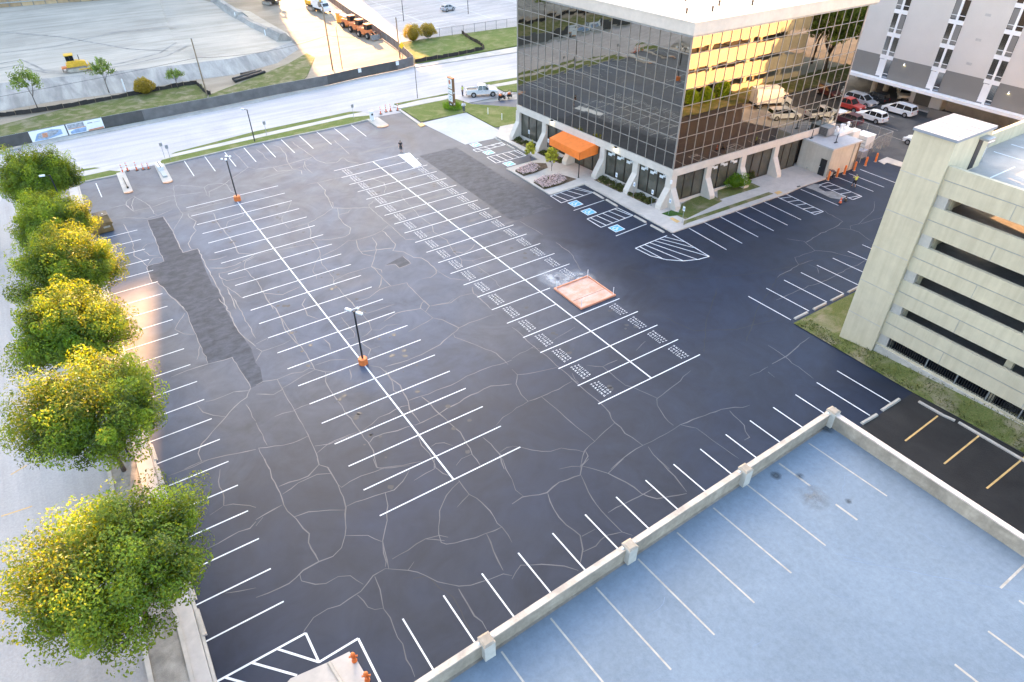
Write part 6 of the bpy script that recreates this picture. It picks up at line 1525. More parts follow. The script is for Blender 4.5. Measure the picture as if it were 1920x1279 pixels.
mesh_fence('chain_link_fence', 'long chain-link fence between the corner grass and the far lot', [(38.24, 57.41), (50.94, 57.22), (68.15, 56.47), (78, 62.5), (120, 72)], 1.9, 3.0, m=M_MESHF, postm=M_BLACK)
t = mesh_fence('screened_site_fence', 'grey screened fence dividing the construction site from the far lot', [(32.88, 40.73), (34.52, 48.30), (35.91, 56.82), (36.81, 64.20), (38.25, 75.02), (39.42, 87.33), (40.90, 99.32), (44.5, 125), (47, 150)], 1.8, 3.0, m=M_SCREENG)
# timber retaining wall top left
lw = thing('retaining_wall', 'brown timber lagging retaining wall at the top left of the site', 'retaining wall', (-30, 146, 1))
wa, wb = Vector((-60, 149)), Vector((4.32, 138.24)); wd = wb - wa; nW = 24
rW = random.Random(2); MW = [mat('lagging_%s' % k, c, .85, .2, .6) for k, c in (('tan', (.44, .31, .19)), ('umber', (.36, .25, .15)), ('ochre', (.50, .36, .22)))]
for k in range(nW):
    a = wa + wd * (k / nW); b = wa + wd * ((k + 1) / nW); al = wd.normalized()
    for j in range(3):
        o_ = rW.uniform(0, .12); MB().prism([(a.x + .12, a.y - o_), (b.x - .12, b.y - o_), (b.x - .12, b.y + .3), (a.x + .12, a.y + .3)], 1.2 + j * 2.6, 1.2 + j * 2.6 + 2.5).build('lagging_panel', rW.choice(MW), lw)
    MB().box(a.x - .1, a.x + .1, a.y - .25, a.y + .1, .5, 9.2).build('soldier_post', M_STEEL, lw)
for z in (2.4, ): MB().prism([(wa.x, wa.y - .45), (wb.x, wb.y - .45), (wb.x, wb.y - .27), (wa.x, wa.y - .27)], z, z + .25).build('waler', M_GREYM, lw)
# black drain pipes on the verge
for i, (a, b, lab) in enumerate((((0.15, 49.29), (6.75, 52.25), 'nearest of three long black drain pipes lying on the far verge'), ((0.28, 50.83), (6.38, 53.38), 'middle one of three long black drain pipes on the far verge'), ((2.41, 53.12), (5.41, 53.62), 'short black drain pipe lying behind the long ones'))):
    t = MB().tube((*a, .25), (*b, .25), .26, n=10).build('drain_pipe', M_BLACK); tag(t, lab, 'pipe', 'black drain pipes on the verge'); MB().tube((*lerp(a, b, .02), .25), (*lerp(a, b, .05), .25), .30, n=10).build('pipe_collar', M_BLACK, t)

# ============================================================= VEHICLES
def paint(n, c, metal=0.0): return mat('car_paint_' + n, c, 0.35, 0.04, 0.6, 6, metal, 0.5, 0.02, coat=0.7)
CARP = {'white': paint('white', (.74, .75, .76)), 'silver': paint('silver', (.46, .47, .50), .4), 'black': paint('black', (.018, .019, .022)), 'red': paint('red', (.42, .03, .02)), 'maroon': paint('maroon', (.085, .02, .025)), 'cream': paint('cream', (.66, .63, .54))}
PROF = {   # body outline (x, z) clockwise from rear-bottom; glasshouse outline (x, z) bottom-rear .. bottom-front; length, width
 'suv': ([(-2.25, .38), (-2.36, .62), (-2.33, 1.0), (-2.2, 1.08), (.95, 1.06), (1.75, 1.0), (2.22, .86), (2.36, .62), (2.28, .36)], [(-2.16, 1.07), (-1.95, 1.58), (-1.55, 1.69), (-.1, 1.70), (.35, 1.60), (1.05, 1.06)], 1.86),
 'minivan': ([(-2.45, .36), (-2.56, .60), (-2.55, 1.05), (-2.45, 1.12), (1.35, 1.08), (2.05, .98), (2.45, .82), (2.56, .56), (2.48, .34)], [(-2.44, 1.10), (-2.28, 1.62), (-1.95, 1.74), (.15, 1.76), (.65, 1.66), (1.5, 1.08)], 1.96),
 'sedan': ([(-2.25, .34), (-2.36, .56), (-2.32, .90), (-1.7, .98), (1.0, .94), (1.75, .88), (2.22, .74), (2.34, .54), (2.26, .32)], [(-1.75, .97), (-1.05, 1.38), (-.6, 1.44), (.1, 1.44), (.4, 1.36), (1.1, .94)], 1.8),
 'hatch': ([(-1.85, .34), (-1.96, .60), (-1.94, .95), (-1.8, 1.02), (.95, .98), (1.5, .90), (1.86, .74), (1.96, .52), (1.88, .32)], [(-1.78, 1.0), (-1.5, 1.42), (-1.0, 1.52), (0, 1.52), (.35, 1.42), (1.05, .98)], 1.74),
 'pickup': ([(-2.75, .48), (-2.84, .66), (-2.82, 1.12), (-.8, 1.12), (1.15, 1.14), (1.9, 1.10), (2.55, 1.02), (2.72, .78), (2.66, .46)], [(-.82, 1.12), (-.72, 1.76), (-.4, 1.86), (.35, 1.86), (.62, 1.78), (1.25, 1.13)], 1.95)}
def car(name, label, kind, col, x, y, rz, z=0.0, cat='car', glass_top=False, group=None, tb=.2, box=None):
    t = thing(name, label, cat, (x, y, z), rz, group); body, gh, w = PROF[kind]; m = CARP[col]; hw = w / 2
    rows = [(-hw, .93), (-hw + .10, 1.0), (hw - .10, 1.0), (hw, .93)]
    zc = .62; q = MB(); n = len(body)
    cx = 0
    for yy, s in rows:
        for bx, bz in body: q.v.append((bx * (1 - (1 - s) * .35), yy, zc + (bz - zc) * s if bz > zc else bz))
    for r_i in range(3):
        for i in range(n):
            j = (i + 1) % n; q.f.append((r_i * n + i, r_i * n + j, (r_i + 1) * n + j, (r_i + 1) * n + i))
    q.f.append(tuple(range(n))); q.f.append(tuple(range(4 * n - 1, 3 * n - 1, -1)))
    bo = q.build('body', m, t, False, True)
    # glasshouse: dark glazing with a painted roof and pillars
    g = len(gh); wb = hw - .09; zt = max(p[1] for p in gh); zb_ = gh[0][1]
    def wy(zv, o=0): return wb - (wb - (hw - .28)) * (zv - zb_) / (zt - zb_) + o
    q = MB(); q.hexa([(px, wy(pz), pz) for px, pz in gh], [(px, -wy(pz), pz) for px, pz in gh]); gl_ = q.build('glazing', M_CARGL, t, False, True)
    rf = MB(); rt = [(px, pz) for px, pz in gh[1:-1]]
    rt = [p for p in rt if p[1] > zt - .16]
    rf.hexa([(px, wy(pz, .015), pz + .012) for px, pz in rt] + [(px, wy(pz, .015), pz - .05) for px, pz in rt[::-1]], [(px, -wy(pz, .015), pz + .012) for px, pz in rt] + [(px, -wy(pz, .015), pz - .05) for px, pz in rt[::-1]])
    rf.build('roof', m, t, False, True)
    pl_s = [gh[0], gh[1]], [gh[-2], gh[-1]]
    pm = MB()
    for s in (-1, 1):
        for a, b in ((gh[0], gh[1]), (gh[1], rt[0]), (gh[-1], gh[-2]), (gh[-2], rt[-1])):
            if a != b: pm.tube((a[0], s * wy(a[1], .0), a[1]), (b[0], s * wy(b[1], .0), b[1]), .05, n=5)
        span = gh[-1][0] - gh[0][0]
        for f in ((.36, .68) if kind in ('suv', 'minivan') else ((.5,) if kind != 'pickup' else (.42,))):
            xx = gh[0][0] + span * f; pm.tube((xx, s * wy(zb_, .005), zb_), (xx - .04, s * wy(zt - .04, .005), zt - .04), .04, n=5)
    pm.build('window_pillars', m, t, False, True)
    L0, L1 = body[1][0], body[-2][0]
    for s in (-1, 1):
        for xx in ((L0 + .95, L1 - .92) if kind != 'pickup' else (L0 + 1.25, L1 - .95)):
            rw_ = .36 if kind != 'pickup' else .40
            MB().tube((xx, s * (hw - .20), rw_), (xx, s * (hw + .005), rw_), rw_ + .07, n=16).build('wheel_arch', M_BLACK, t, False, True)
            wh = MB().tube((xx, s * (hw - .22), rw_), (xx, s * (hw + .015), rw_), rw_, n=16).build('wheel', M_TYRE, t, False, True)
            MB().tube((xx, s * (hw + .0), rw_), (xx, s * (hw + .025), rw_), rw_ * .62, n=12).build('rim', M_RIM, wh, False, True)
        zl_ = body[-3][1] - .10 if kind != 'pickup' else .86
        MB().box(L1 - .10, L1 + .012, s * (hw - .32) - .16, s * (hw - .32) + .16, zl_ - .09, zl_ + .07).build('headlight', M_LAMPW, t, False, True)
        zr = body[2][1] - .1; MB().box(L0 - .012, L0 + .10, s * (hw - .22) - .09, s * (hw - .22) + .09, zr - .2, zr + .06).build('tail_light', M_LAMPR, t, False, True)
        MB().box(gh[-1][0] - .28, gh[-1][0] - .12, s * (hw + .08) - .08, s * (hw + .08) + .08, zb_ + .0, zb_ + .16).build('mirror', m, t, False, True)
        for f in (.30, .62): MB().box(gh[0][0] + (gh[-1][0] - gh[0][0]) * f, gh[0][0] + (gh[-1][0] - gh[0][0]) * f + .16, s * (hw + .008) - .006, s * (hw + .008) + .006, zb_ - .16, zb_ - .12).build('door_handle', M_BLACK if col != 'black' else M_RIM, t, False, True)
    MB().box(L1 - .06, L1 + .015, -.55, .55, .52, .68).build('grille', M_BLACK, t, False, True)
    MB().box(L0 - .03, L0 + .12, -hw + .12, hw - .12, .40, .56).build('rear_bumper', M_BLACK if kind == 'pickup' else m, t, False, True)
    MB().box(L1 - .12, L1 + .035, -hw + .12, hw - .12, .36, .50).build('front_bumper', M_BLACK if kind in ('suv', 'pickup') else m, t, False, True)
    if kind == 'pickup' and box != 'cap':
        MB().box(-2.70, -.92, -hw + .16, hw - .16, 1.121, 1.128).build('bed_floor', M_BLACK, t, False, True)
        for s in (-1, 1): MB().box(-2.82, -.85, s * (hw - .12) - .06, s * (hw - .12) + .06, 1.10, 1.26).build('bed_rail', m, t, False, True)
        MB().box(-2.84, -2.74, -hw + .12, hw - .12, 1.10, 1.26).build('tailgate', m, t, False, True)
    return t
UP, DN = R(90), R(-90)
car('pickup_truck', 'red pickup truck with a covered bed parked beside the silver hatchback', 'pickup', 'red', 79.6, -23.9, DN, cat='pickup truck')
car('parked_car', 'silver car parked between the red pickup and the black SUV', 'minivan', 'silver', 83.4, -23.6, DN, cat='car')
car('parked_car', 'black SUV with pale roof rack parked under the apartment block', 'suv', 'black', 86.6, -24.0, UP, cat='SUV')
car('pickup_truck', 'cream pickup truck facing out from under the apartment block', 'pickup', 'cream', 92.6, -25.6, R(215), cat='pickup truck')
car('minivan', 'long white minivan parked in the open in front of the apartment door', 'minivan', 'white', 84.4, -29.9, UP, cat='minivan')
car('parked_car', 'white SUV parked between the white minivan and the maroon SUV', 'suv', 'white', 77.9, -29.3, UP, cat='SUV')
car('parked_car', 'maroon SUV parked behind the fenced equipment yard', 'suv', 'maroon', 73.6, -27.9, UP, cat='SUV')
car('utility_truck', 'white utility pickup partly hidden by the corner of the glass building', 'pickup', 'white', 74.9, -23.6, UP, cat='pickup truck', box='cap')
car('parked_car', 'white SUV cut off by the garage stair tower', 'suv', 'white', 73.9, -39.9, UP, cat='SUV')
car('parked_car', 'small dark-bodied hatchback with pale roof alone in the far parking lot', 'hatch', 'silver', *(63.15, 81.04), R(12), cat='car')
tk = car('pickup_truck', 'white crew pickup with toolboxes on the drive beside the pylon sign', 'pickup', 'white', 34.0, 16.6, R(-25), cat='pickup truck')
# seen only in the mirrored facade
car('minivan', 'white minivan mirrored in the right face of the glass building', 'minivan', 'white', 66.5, -49.5, R(20), cat='minivan')
car('parked_car', 'white sedan mirrored high up in the right face of the glass building', 'sedan', 'white', 86.5, -52.6, R(160), cat='car')
car('parked_car', 'dark red SUV mirrored beside the white sedan', 'suv', 'maroon', 82.0, -53.6, R(100), cat='SUV')
car('pickup_truck', 'white work pickup mirrored in front of the annex', 'pickup', 'white', 72.0, -46.5, R(15), cat='pickup truck')
def box_truck(label, x, y, rz, z=0):
    t = thing('box_truck', label, 'truck', (x, y, z), rz)
    MB().box(-3.2, 1.3, -1.15, 1.15, .95, 3.2).build('cargo_box', M_WHITEP, t, False, True)
    q = MB(); pr = [(1.4, .5), (3.1, .5), (3.2, 1.3), (2.5, 1.5), (2.2, 2.35), (1.4, 2.4)]
    q.hexa([(a, -1.0, b) for a, b in pr], [(a, 1.0, b) for a, b in pr]); cb = q.build('cab', CARP['white'], t, False, True)
    MB().hexa([(2.52, -.85, 1.55), (2.52, .85, 1.55), (2.27, .8, 2.25), (2.27, -.8, 2.25)], [(2.54, -.85, 1.56), (2.54, .85, 1.56), (2.29, .8, 2.26), (2.29, -.8, 2.26)]).build('windscreen', M_CARGL, cb, False, True)
    for s in (-1, 1):
        MB().box(1.6, 2.2, s * 1.005 - .01, s * 1.005 + .01, 1.5, 2.2).build('side_window', M_CARGL, cb, False, True)
        for xx in (-2.2, 2.4): 
            w_ = MB().tube((xx, s * .8, .45), (xx, s * 1.08, .45), .45, n=16).build('wheel', M_TYRE, t, False, True); MB().tube((xx, s * 1.06, .45), (xx, s * 1.1, .45), .26, n=12).build('rim', M_RIM, w_, False, True)
    MB().box(-3.3, 1.4, -.9, .9, .6, .945).build('chassis', M_BLACK, t, False, True); return t
box_truck('white box truck mirrored in the right face of the glass building', 69.0, -54.6, R(20))
box_truck('white box truck parked along the screened site fence at the top edge', *(36.04, 98.81), R(-82))
# motorcycles beside the white pickup
def motorbike(label, x, y, rz):
    t = thing('line_striper', label, 'paint machine', (x, y, 0), rz)
    MB().box(-.5, .4, -.3, .3, .35, .75).build('frame', M_BLACK, t, False, True); MB().lathe([(.24, .75), (.24, 1.05), (.1, 1.12)], -.1, 0, 10).build('paint_tank', M_FADED, t, False, True)
    for xx, yy in ((-.5, -.35), (-.5, .35), (.55, 0)):
        w_ = MB().tube((xx, yy - .06, .25), (xx, yy + .06, .25), .25, n=12).build('wheel', M_TYRE, t, False, True); MB().tube((xx, yy - .07, .25), (xx, yy + .07, .25), .12, n=10).build('rim', M_RIM, w_, False, True)
    hb = MB().tube((-.4, -.3, .7), (-1.0, -.3, 1.05), .03, n=6).tube((-.4, .3, .7), (-1.0, .3, 1.05), .03, n=6).tube((-1.0, -.35, 1.05), (-1.0, .35, 1.05), .03, n=6).build('handlebar', M_BLACK, t, False, True)
    MB().box(.1, .45, -.22, .22, .75, 1.0).build('engine', M_ORANGEP, t, False, True); return t
motorbike('wheeled line-striping machine in front of the white crew pickup', *(35.45, 12.70), R(200)); motorbike('second wheeled striping machine close to the glass building corner', *(37.07, 12.64), R(230))
# ---- construction machines
def tracks(t, L, w, gauge, h=.85):
    for s in (-1, 1):
        q = MB(); pr = [(L / 2 * .8 * math.cos(R(a)) * 0 + (L / 2 - h / 2) * (1 if abs(a) <= 90 else -1) + h / 2 * math.cos(R(a)), h / 2 + h / 2 * math.sin(R(a))) for a in list(range(-90, 91, 30)) + list(range(90, 271, 30))]
        y0 = s * gauge / 2
        q.hexa([(a, y0 - w / 2, b) for a, b in pr], [(a, y0 + w / 2, b) for a, b in pr]); tr_ = q.build('track', M_STEEL, t, False, True)
        pi_ = [(a * .86, h / 2 + (b - h / 2) * .62) for a, b in pr]
        MB().hexa([(a, y0 + s * w / 2 + (.0 if s > 0 else -.04), b) for a, b in pi_], [(a, y0 + s * w / 2 + (.04 if s > 0 else .0), b) for a, b in pi_]).build('track_frame', M_FADED, tr_, False, True)
def cab(t, x0, x1, y0, y1, z0, z1, m=M_YELM):
    c = MB().box(x0, x1, y0, y1, z0, z0 + (z1 - z0) * .4).build('cab', m, t, False, True)
    MB().box(x0 + .05, x1 - .05, y0 + .05, y1 - .05, z0 + (z1 - z0) * .4 + .003, z1 - .12).build('cab_glass', M_CARGL, c, False, True)
    MB().box(x0 - .12, x1 + .12, y0 - .08, y1 + .08, z1 - .12, z1 + .04).build('cab_roof', m, c, False, True)
    q = MB()
    for xx in (x0 + .04, (x0 + x1) / 2, x1 - .04):
        for yy in (y0 + .04, y1 - .04): q.box(xx - .05, xx + .05, yy - .05, yy + .05, z0 + (z1 - z0) * .4, z1 - .12)
    q.build('cab_posts', M_BLACK, c, False, True); return c
dz = thing('bulldozer', 'yellow bulldozer with cab driving on the pale graded pad', 'bulldozer', (*(-23.32, 68.29), 1.5), R(-2))
tracks(dz, 3.6, .6, 2.0, .9)
MB().hexa([(.1, -.6, .7), (1.9, -.6, .7), (1.9, .6, .7), (.1, .6, .7)], [(.1, -.6, 1.95), (1.75, -.55, 1.65), (1.75, .55, 1.65), (.1, .6, 1.95)]).build('bonnet', M_YELM, dz, False, True)
MB().box(-1.5, .1, -.95, .95, .92, 1.5).build('rear_body', M_YELM, dz, False, True); cab(dz, -1.25, .05, -.75, .75, 1.3, 3.0)
MB().tube((.9, .2, 1.8), (.9, .2, 2.7), .06, n=8).build('exhaust', M_BLACK, dz, False, True)
MB().hexa([(2.25, -1.6, .1), (2.4, -1.6, .1), (2.4, 1.6, .1), (2.25, 1.6, .1)], [(2.1, -1.6, 1.2), (2.25, -1.6, 1.2), (2.25, 1.6, 1.2), (2.1, 1.6, 1.2)]).build('blade', M_YELM, dz, False, True)
for s in (-1, 1): MB().tube((.3, s * 1.35, .5), (2.2, s * 1.35, .5), .1, n=6).build('push_arm', M_YELM, dz, False, True)
MB().box(-2.4, -1.5, -.5, .5, .7, 1.0).build('ripper', M_ORM, dz, False, True); MB().box(-2.4, -2.2, -.2, .2, .1, .7).build('ripper_tooth', M_STEEL, dz, False, True)
def excavator(label, x, y, rz, z=0, b1=(2.6, 4.2), st=(5.2, 2.6)):
    t = thing('excavator', label, 'excavator', (x, y, z), rz); tracks(t, 4.0, .6, 2.3, .9)
    MB().box(-2.2, 1.2, -1.3, 1.3, 1.0, 1.35).build('turntable', M_BLACK, t, False, True); MB().box(-2.3, .1, -1.3, 1.3, 1.35, 2.3).build('house', M_YELM, t, False, True); MB().box(-2.6, -2.305, -1.2, 1.2, 1.25, 2.1).build('counterweight', M_BLACK, t, False, True)
    cab(t, .12, 1.4, .2, 1.25, 1.36, 3.0)
    def beam(a, b, w, h, n): 
        a = Vector((a[0], 0, a[1])); b = Vector((b[0], 0, b[1])); d = (b - a).normalized(); up = Vector((-d.z, 0, d.x)); y_ = Vector((0, w / 2, 0)); o = Vector((0, -.4, 0))
        return MB().hexa([tuple(a + up * s1 * h / 2 + y_ * s2 + o) for s1, s2 in ((-1, -1), (1, -1), (1, 1), (-1, 1))], [tuple(b + up * s1 * h / 2 + y_ * s2 + o) for s1, s2 in ((-1, -1), (1, -1), (1, 1), (-1, 1))]).build(n, M_YELM, t, False, True)
    beam((.6, 1.7), b1, .45, .7, 'boom'); beam(b1, (4.2, 4.0), .42, .6, 'boom'); beam((4.0, 4.4), st, .35, .5, 'stick')
    q = MB(); pr = [(st[0] - .3, st[1]), (st[0] + .3, st[1]), (st[0] + .4, st[1] - .8), (st[0] - .2, st[1] - 1.2), (st[0] - .7, st[1] - .7)]; q.hexa([(a, -.95, b) for a, b in pr], [(a, .15, b) for a, b in pr]); q.build('bucket', M_STEEL, t, False, True)
    return t
excavator('yellow excavator working beside the sunlit haul road at the top edge', *(28.16, 115.91), R(-75))
excavator('yellow excavator reaching down behind the spoil bank at the top edge', (20.77, 139.48)[0] - 1, (20.77, 139.48)[1] + 3, R(-80), .5, st=(5.4, 2.0))
def loader(label, x, y, rz):
    t = thing('wheel_loader', label, 'wheel loader', (x, y, 0), rz, 'orange loaders along the screened site fence')
    MB().hexa([(-2.4, -.8, .7), (.2, -.8, .7), (.2, .8, .7), (-2.4, .8, .7)], [(-2.3, -.7, 1.9), (.2, -.7, 2.0), (.2, .7, 2.0), (-2.3, .7, 1.9)]).build('engine_cover', M_ORM, t, False, True); cab(t, .22, 1.4, -.7, .7, 1.0, 2.9, M_ORM)
    for s in (-1, 1):
        for xx in (-1.5, 1.7):
            w_ = MB().tube((xx, s * .75, .65), (xx, s * 1.2, .65), .65, n=14).build('wheel', M_TYRE, t, False, True); MB().tube((xx, s * 1.1, .65), (xx, s * 1.22, .65), .3, n=10).build('rim', M_FADED, w_, False, True)
        MB().tube((1.3, s * .5, 1.5), (3.2, s * .5, .6), .12, n=6).build('lift_arm', M_ORM, t, False, True)
    MB().hexa([(3.1, -1.2, .1), (4.0, -1.2, .1), (4.0, 1.2, .1), (3.1, 1.2, .1)], [(3.0, -1.2, 1.0), (3.2, -1.2, 1.0), (3.2, 1.2, 1.0), (3.0, 1.2, 1.0)]).build('bucket', M_STEEL, t, False, True); return t
for i, u in enumerate(((34.85, 77.44), (34.70, 72.40), (34.46, 67.05))): loader(('orange loader next to the portable toilets', 'orange loader in the middle of the row of three', 'orange loader nearest the street')[i], u[0], u[1], R(-78))
excavator('small yellow machine parked at the far top of the fence line', *(35.40, 102.45), R(-85))
# ---- portable toilets
for i, u in enumerate(((35.23, 84.61), (34.98, 81.34), (34.97, 79.33))):
    t = thing('portable_toilet', ('portable toilet furthest from the loaders', 'middle portable toilet of three', 'portable toilet next to the first loader')[i], 'portable toilet', (*u, 0), R(10), 'orange portable toilets by the site fence')
    bdy = MB().box(-.6, .6, -.6, .6, .1, 2.15).build('cabin', mat('toilet_orange', (.80, .36, .05), .5, .08, 2), t, False, True); MB().hexa([(-.66, -.66, 2.15), (.66, -.66, 2.15), (.66, .66, 2.15), (-.66, .66, 2.15)], [(-.4, -.66, 2.45), (.4, -.66, 2.45), (.4, .66, 2.45), (-.4, .66, 2.45)]).build('roof', M_WHITEP, t, False, True)
    d_ = MB().box(-.4, .4, -.63, -.602, .2, 2.0).build('door', mat('toilet_door', (.86, .46, .10), .5, .08, 2), t, False, True); MB().box(.28, .34, -.66, -.632, 1.0, 1.2).build('handle', M_BLACK, d_, False, True); MB().box(-.62, .62, -.62, .62, 0, .1).build('skid_base', M_BLACK, t, False, True)

# ============================================================= PEOPLE
def skin_mesh(V, E_, Rd, name, m, parent, sub=2, extra=None):
    me = bpy.data.meshes.new(name); me.from_pydata([Vector(v) for v in V], E_, []); o = bpy.data.objects.new(name, me); COL.objects.link(o)
    sk = o.modifiers.new('skin', 'SKIN'); sk.use_smooth_shade = True
    if not me.skin_vertices: me.skin_vertices.new() if hasattr(me.skin_vertices, 'new') else None
    for i, r in enumerate(Rd):
        d = me.skin_vertices[0].data[i]; d.radius = (r, r) if not isinstance(r, tuple) else r; d.use_root = (i == 0)
    ss = o.modifiers.new('sub', 'SUBSURF'); ss.levels = sub; ss.render_levels = sub
    dg = bpy.context.evaluated_depsgraph_get(); dg.update(); em = bpy.data.meshes.new_from_object(o.evaluated_get(dg))
    bpy.data.objects.remove(o)
    if extra:
        vs = [tuple(v.co) for v in em.vertices]; fs = [tuple(p.vertices) for p in em.polygons]; k = len(vs)
        vs += extra.v; fs += [tuple(k + i for i in f) for f in extra.f]; em2 = bpy.data.meshes.new(name); em2.from_pydata(vs, [], fs); em = em2
    em.name = name; em.materials.clear(); em.materials.append(m); em.polygons.foreach_set('use_smooth', [True] * len(em.polygons))
    o = bpy.data.objects.new(name, em); COL.objects.link(o); o.parent = parent; return o
M_SKIN = mat('skin_light', (.52, .32, .23), .6, .08, 4); M_SKIND = mat('skin_brown', (.28, .16, .10), .6, .08, 4)
def person(label, x, y, rz, J, top, bottom, hair, skin, z=0.0, sleeves=True, cap=None, shorts=False):
    """J: joints in metres, facing +x"""
    t = thing('person', label, 'person', (x, y, z), rz)
    N = ['pelvis', 'belly', 'chest', 'neck', 'head0', 'head1', 'shL', 'elL', 'wrL', 'haL', 'shR', 'elR', 'wrR', 'haR', 'hiL', 'knL', 'anL', 'toL', 'hiR', 'knR', 'anR', 'toR']
    E_ = [(0, 1), (1, 2), (2, 3), (3, 4), (4, 5), (2, 6), (6, 7), (7, 8), (8, 9), (2, 10), (10, 11), (11, 12), (12, 13), (0, 14), (14, 15), (15, 16), (16, 17), (0, 18), (18, 19), (19, 20), (20, 21)]
    Rd = [.13, .12, .14, .055, .085, .085, .07, .048, .032, .036, .07, .048, .032, .036, .095, .062, .042, .045, .095, .062, .042, .045]
    V = [J[k] for k in N]; ex = MB()
    for hnd, wr in (('haL', 'wrL'), ('haR', 'wrR')):          # four fingers of unequal length and a thumb from the side of the palm
        h = Vector(J[hnd]); d = (h - Vector(J[wr])).normalized(); s = d.cross(Vector((1, 0, .1))).normalized(); c = d.cross(s)
        for k, L in enumerate((.070, .080, .076, .060)):
            a = h + s * (.026 - .0175 * k); b = a + d * L * .55; e = b + (d * .8 + c * .6).normalized() * L * .5; ex.tube(a, b, .0095, .0085, 5); ex.tube(b, e, .0085, .006, 5)
        a = h - d * .03 + s * .03; ex.tube(a, a + (d + s * .9).normalized() * .05, .011, .008, 5)
    hd = (Vector(J['head0']) + Vector(J['head1'])) / 2; fw_ = Vector(J.get('face', (1, 0, 0))).normalized(); up = (Vector(J['head1']) - Vector(J['head0'])).normalized(); sd_ = fw_.cross(up)
    ex.tube(hd + fw_ * .085 + up * .02, hd + fw_ * .115 - up * .02, .012, .016, 6)
    for s in (-1, 1): ex.ell(tuple(hd + sd_ * s * .088), .018, .018, .03, 6, 4)
    b_ = skin_mesh(V, E_, Rd, 'body', skin, t, 2, ex)
    f_ = MB()
    for s in (-1, 1): f_.ell(tuple(hd + fw_ * .088 + sd_ * s * .032 + up * .022), .010, .010, .007, 6, 4)
    f_.build('eyes', M_BLACK, t, False, True); m_ = hd + fw_ * .088 - up * .045; MB().tube(m_ - sd_ * .022, m_ + sd_ * .022, .006, n=5).build('mouth', M_LAMPR, t, False, True)
    hr = MB(); hc = hd + up * .035 - fw_ * .012; hr.ell(tuple(hc), .098, .098, .085, 10, 6)
    hr.build('cap' if cap else 'hair', cap or hair, t, True, True)
    if cap: MB().tube(hd + fw_ * .07 + up * .04, hd + fw_ * .18 + up * .03, .06, .05, 8).build('cap_peak', cap, t, False, True)
    iT = ['pelvis', 'belly', 'chest', 'shL', 'elL', 'shR', 'elR'] + (['wrL', 'wrR'] if sleeves else [])
    jt = {k: Vector(J[k]) for k in iT}; 
    if not sleeves:
        for a, b in (('shL', 'elL'), ('shR', 'elR')): jt[b] = jt[a] + (jt[b] - jt[a]) * .65
    Et = [(0, 1), (1, 2), (2, 3), (3, 4), (2, 5), (5, 6)] + ([(4, 7), (6, 8)] if sleeves else [])
    skin_mesh([jt[k] for k in iT], Et, [.15, .145, .165, .09, .066, .09, .066] + ([.048, .048] if sleeves else []), 'shirt', top, t, 2)
    iB = ['pelvis', 'hiL', 'knL', 'anL', 'hiR', 'knR', 'anR']; jb = {k: Vector(J[k]) for k in iB}
    for a, b in (('knL', 'anL'), ('knR', 'anR')): jb[b] = jb[a] + (jb[b] - jb[a]) * (.25 if shorts else .93)
    skin_mesh([jb[k] for k in iB], [(0, 1), (1, 2), (2, 3), (0, 4), (4, 5), (5, 6)], [.142, .112, .082, .07, .112, .082, .07], 'shorts' if shorts else 'trousers', bottom, t, 2)
    for s in ('L', 'R'):
        a, b = Vector(J['an' + s]), Vector(J['to' + s]); MB().tube(a + Vector((-.05, 0, -.045)), b + Vector((.03, 0, -.02)), .05, .045, 8).build('shoe', M_BLACK, t, True, True)
    return t
def stand(h=1.75, la=(.05, .34), ra=(.05, -.34), step=0.0, lean=0.0, handL=None, handR=None):
    k = h / 1.75; c = {'pelvis': (0, 0, .95), 'belly': (lean * .3, 0, 1.10), 'chest': (lean * .7, 0, 1.36), 'neck': (lean, 0, 1.50), 'head0': (lean + .01, 0, 1.60), 'head1': (lean + .02, 0, 1.68),
         'shL': (lean * .8, .19, 1.42), 'elL': (la[0], la[1] * .78, 1.14), 'wrL': (la[0] + .08, la[1] * .85, .92), 'haL': (la[0] + .10, la[1] * .86, .85), 'shR': (lean * .8, -.19, 1.42), 'elR': (ra[0], ra[1] * .78, 1.14), 'wrR': (ra[0] + .08, ra[1] * .85, .92), 'haR': (ra[0] + .10, ra[1] * .86, .85),
         'hiL': (0, .10, .90), 'knL': (step * .6 + .03, .11, .50), 'anL': (step, .11, .09), 'toL': (step + .15, .12, .05), 'hiR': (0, -.10, .90), 'knR': (-step * .4 + .03, -.11, .50), 'anR': (-step, -.11, .09), 'toR': (-step + .15, -.12, .05)}
    for s, hp in (('L', handL), ('R', handR)):
        if hp: 
            e, w = hp; c['el' + s] = e; c['wr' + s] = w; c['ha' + s] = tuple(Vector(w) + (Vector(w) - Vector(e)).normalized() * .07)
    return {a: tuple(v * k for v in b) for a, b in c.items()}
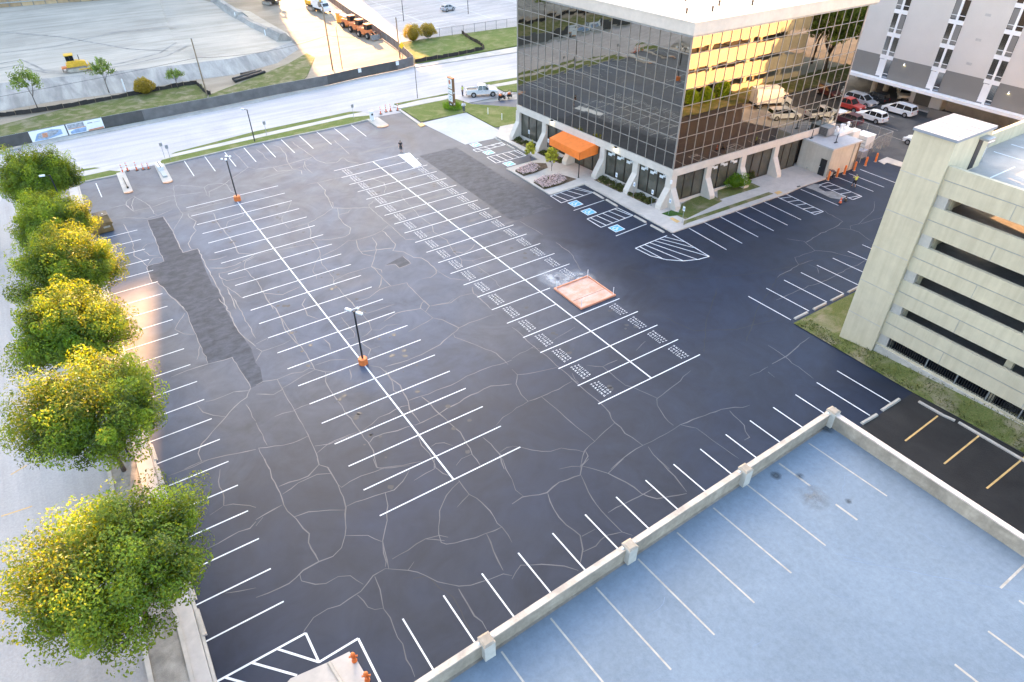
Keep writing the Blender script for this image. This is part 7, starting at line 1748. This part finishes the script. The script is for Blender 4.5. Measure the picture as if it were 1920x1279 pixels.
M_TBLK = mat('black_cloth', (.02, .02, .022), .85, .2, 4); M_TWHT = mat('pale_cloth', (.62, .62, .64), .85, .1, 4); M_DENIM = mat('dark_denim', (.06, .07, .10), .85, .2, 4); M_HIVIS = mat('lime_vest', (.55, .70, .12), .8, .1, 4); M_KHAKI = mat('drab_cloth', (.30, .29, .22), .85, .15, 4); M_HAIR = mat('dark_hair', (.03, .022, .018), .8, .2, 6)
person('person in black shirt and shorts walking by the white crossing block', *(10.63, 0.88), R(-110), stand(1.72, step=.12), M_TBLK, M_TBLK, M_HAIR, M_SKIN, sleeves=False, shorts=True)
person('person in pale shirt and dark trousers standing beside the pylon sign', *(26.75, 10.52), R(-120), stand(1.76, handL=((.12, .33, 1.12), (.30, .15, 1.22)), handR=((.12, -.33, 1.12), (.30, -.12, 1.22))), M_TWHT, M_DENIM, M_HAIR, M_SKIN, z=.09)
person('person in lime safety vest walking across the stalls near the annex', *(53.63, -43.06), R(60), stand(1.74, step=.20, handL=((.2, .30, 1.18), (.36, .22, 1.36))), M_HIVIS, M_TBLK, M_HAIR, M_SKIN, sleeves=False, shorts=True, cap=M_KHAKI)
bend = {'pelvis': (-.12, 0, .92), 'belly': (.05, 0, 1.03), 'chest': (.30, 0, 1.12), 'neck': (.45, 0, 1.10), 'head0': (.52, 0, 1.07), 'head1': (.60, 0, 1.05), 'face': (.35, 0, -1), 'shL': (.34, .19, 1.08), 'elL': (.42, .22, .80), 'wrL': (.50, .18, .56), 'haL': (.52, .17, .49), 'shR': (.34, -.19, 1.08), 'elR': (.42, -.22, .80), 'wrR': (.50, -.18, .56), 'haR': (.52, -.17, .49),
        'hiL': (-.12, .10, .87), 'knL': (.03, .12, .48), 'anL': (-.03, .12, .09), 'toL': (.12, .13, .05), 'hiR': (-.12, -.10, .87), 'knR': (.08, -.12, .48), 'anR': (.10, -.12, .09), 'toR': (.25, -.13, .05)}
person('person in dark clothes bending over between two orange bollards', *(53.60, -39.90), R(100), bend, M_DENIM, M_TBLK, M_HAIR, M_SKIND, z=0.02)
person('person in lime shirt standing at the tail of the white crew pickup', 31.0, 18.3, R(-60), stand(1.75, handL=((.25, .28, 1.2), (.45, .2, 1.15))), M_HIVIS, M_DENIM, M_HAIR, M_SKIN, sleeves=False)
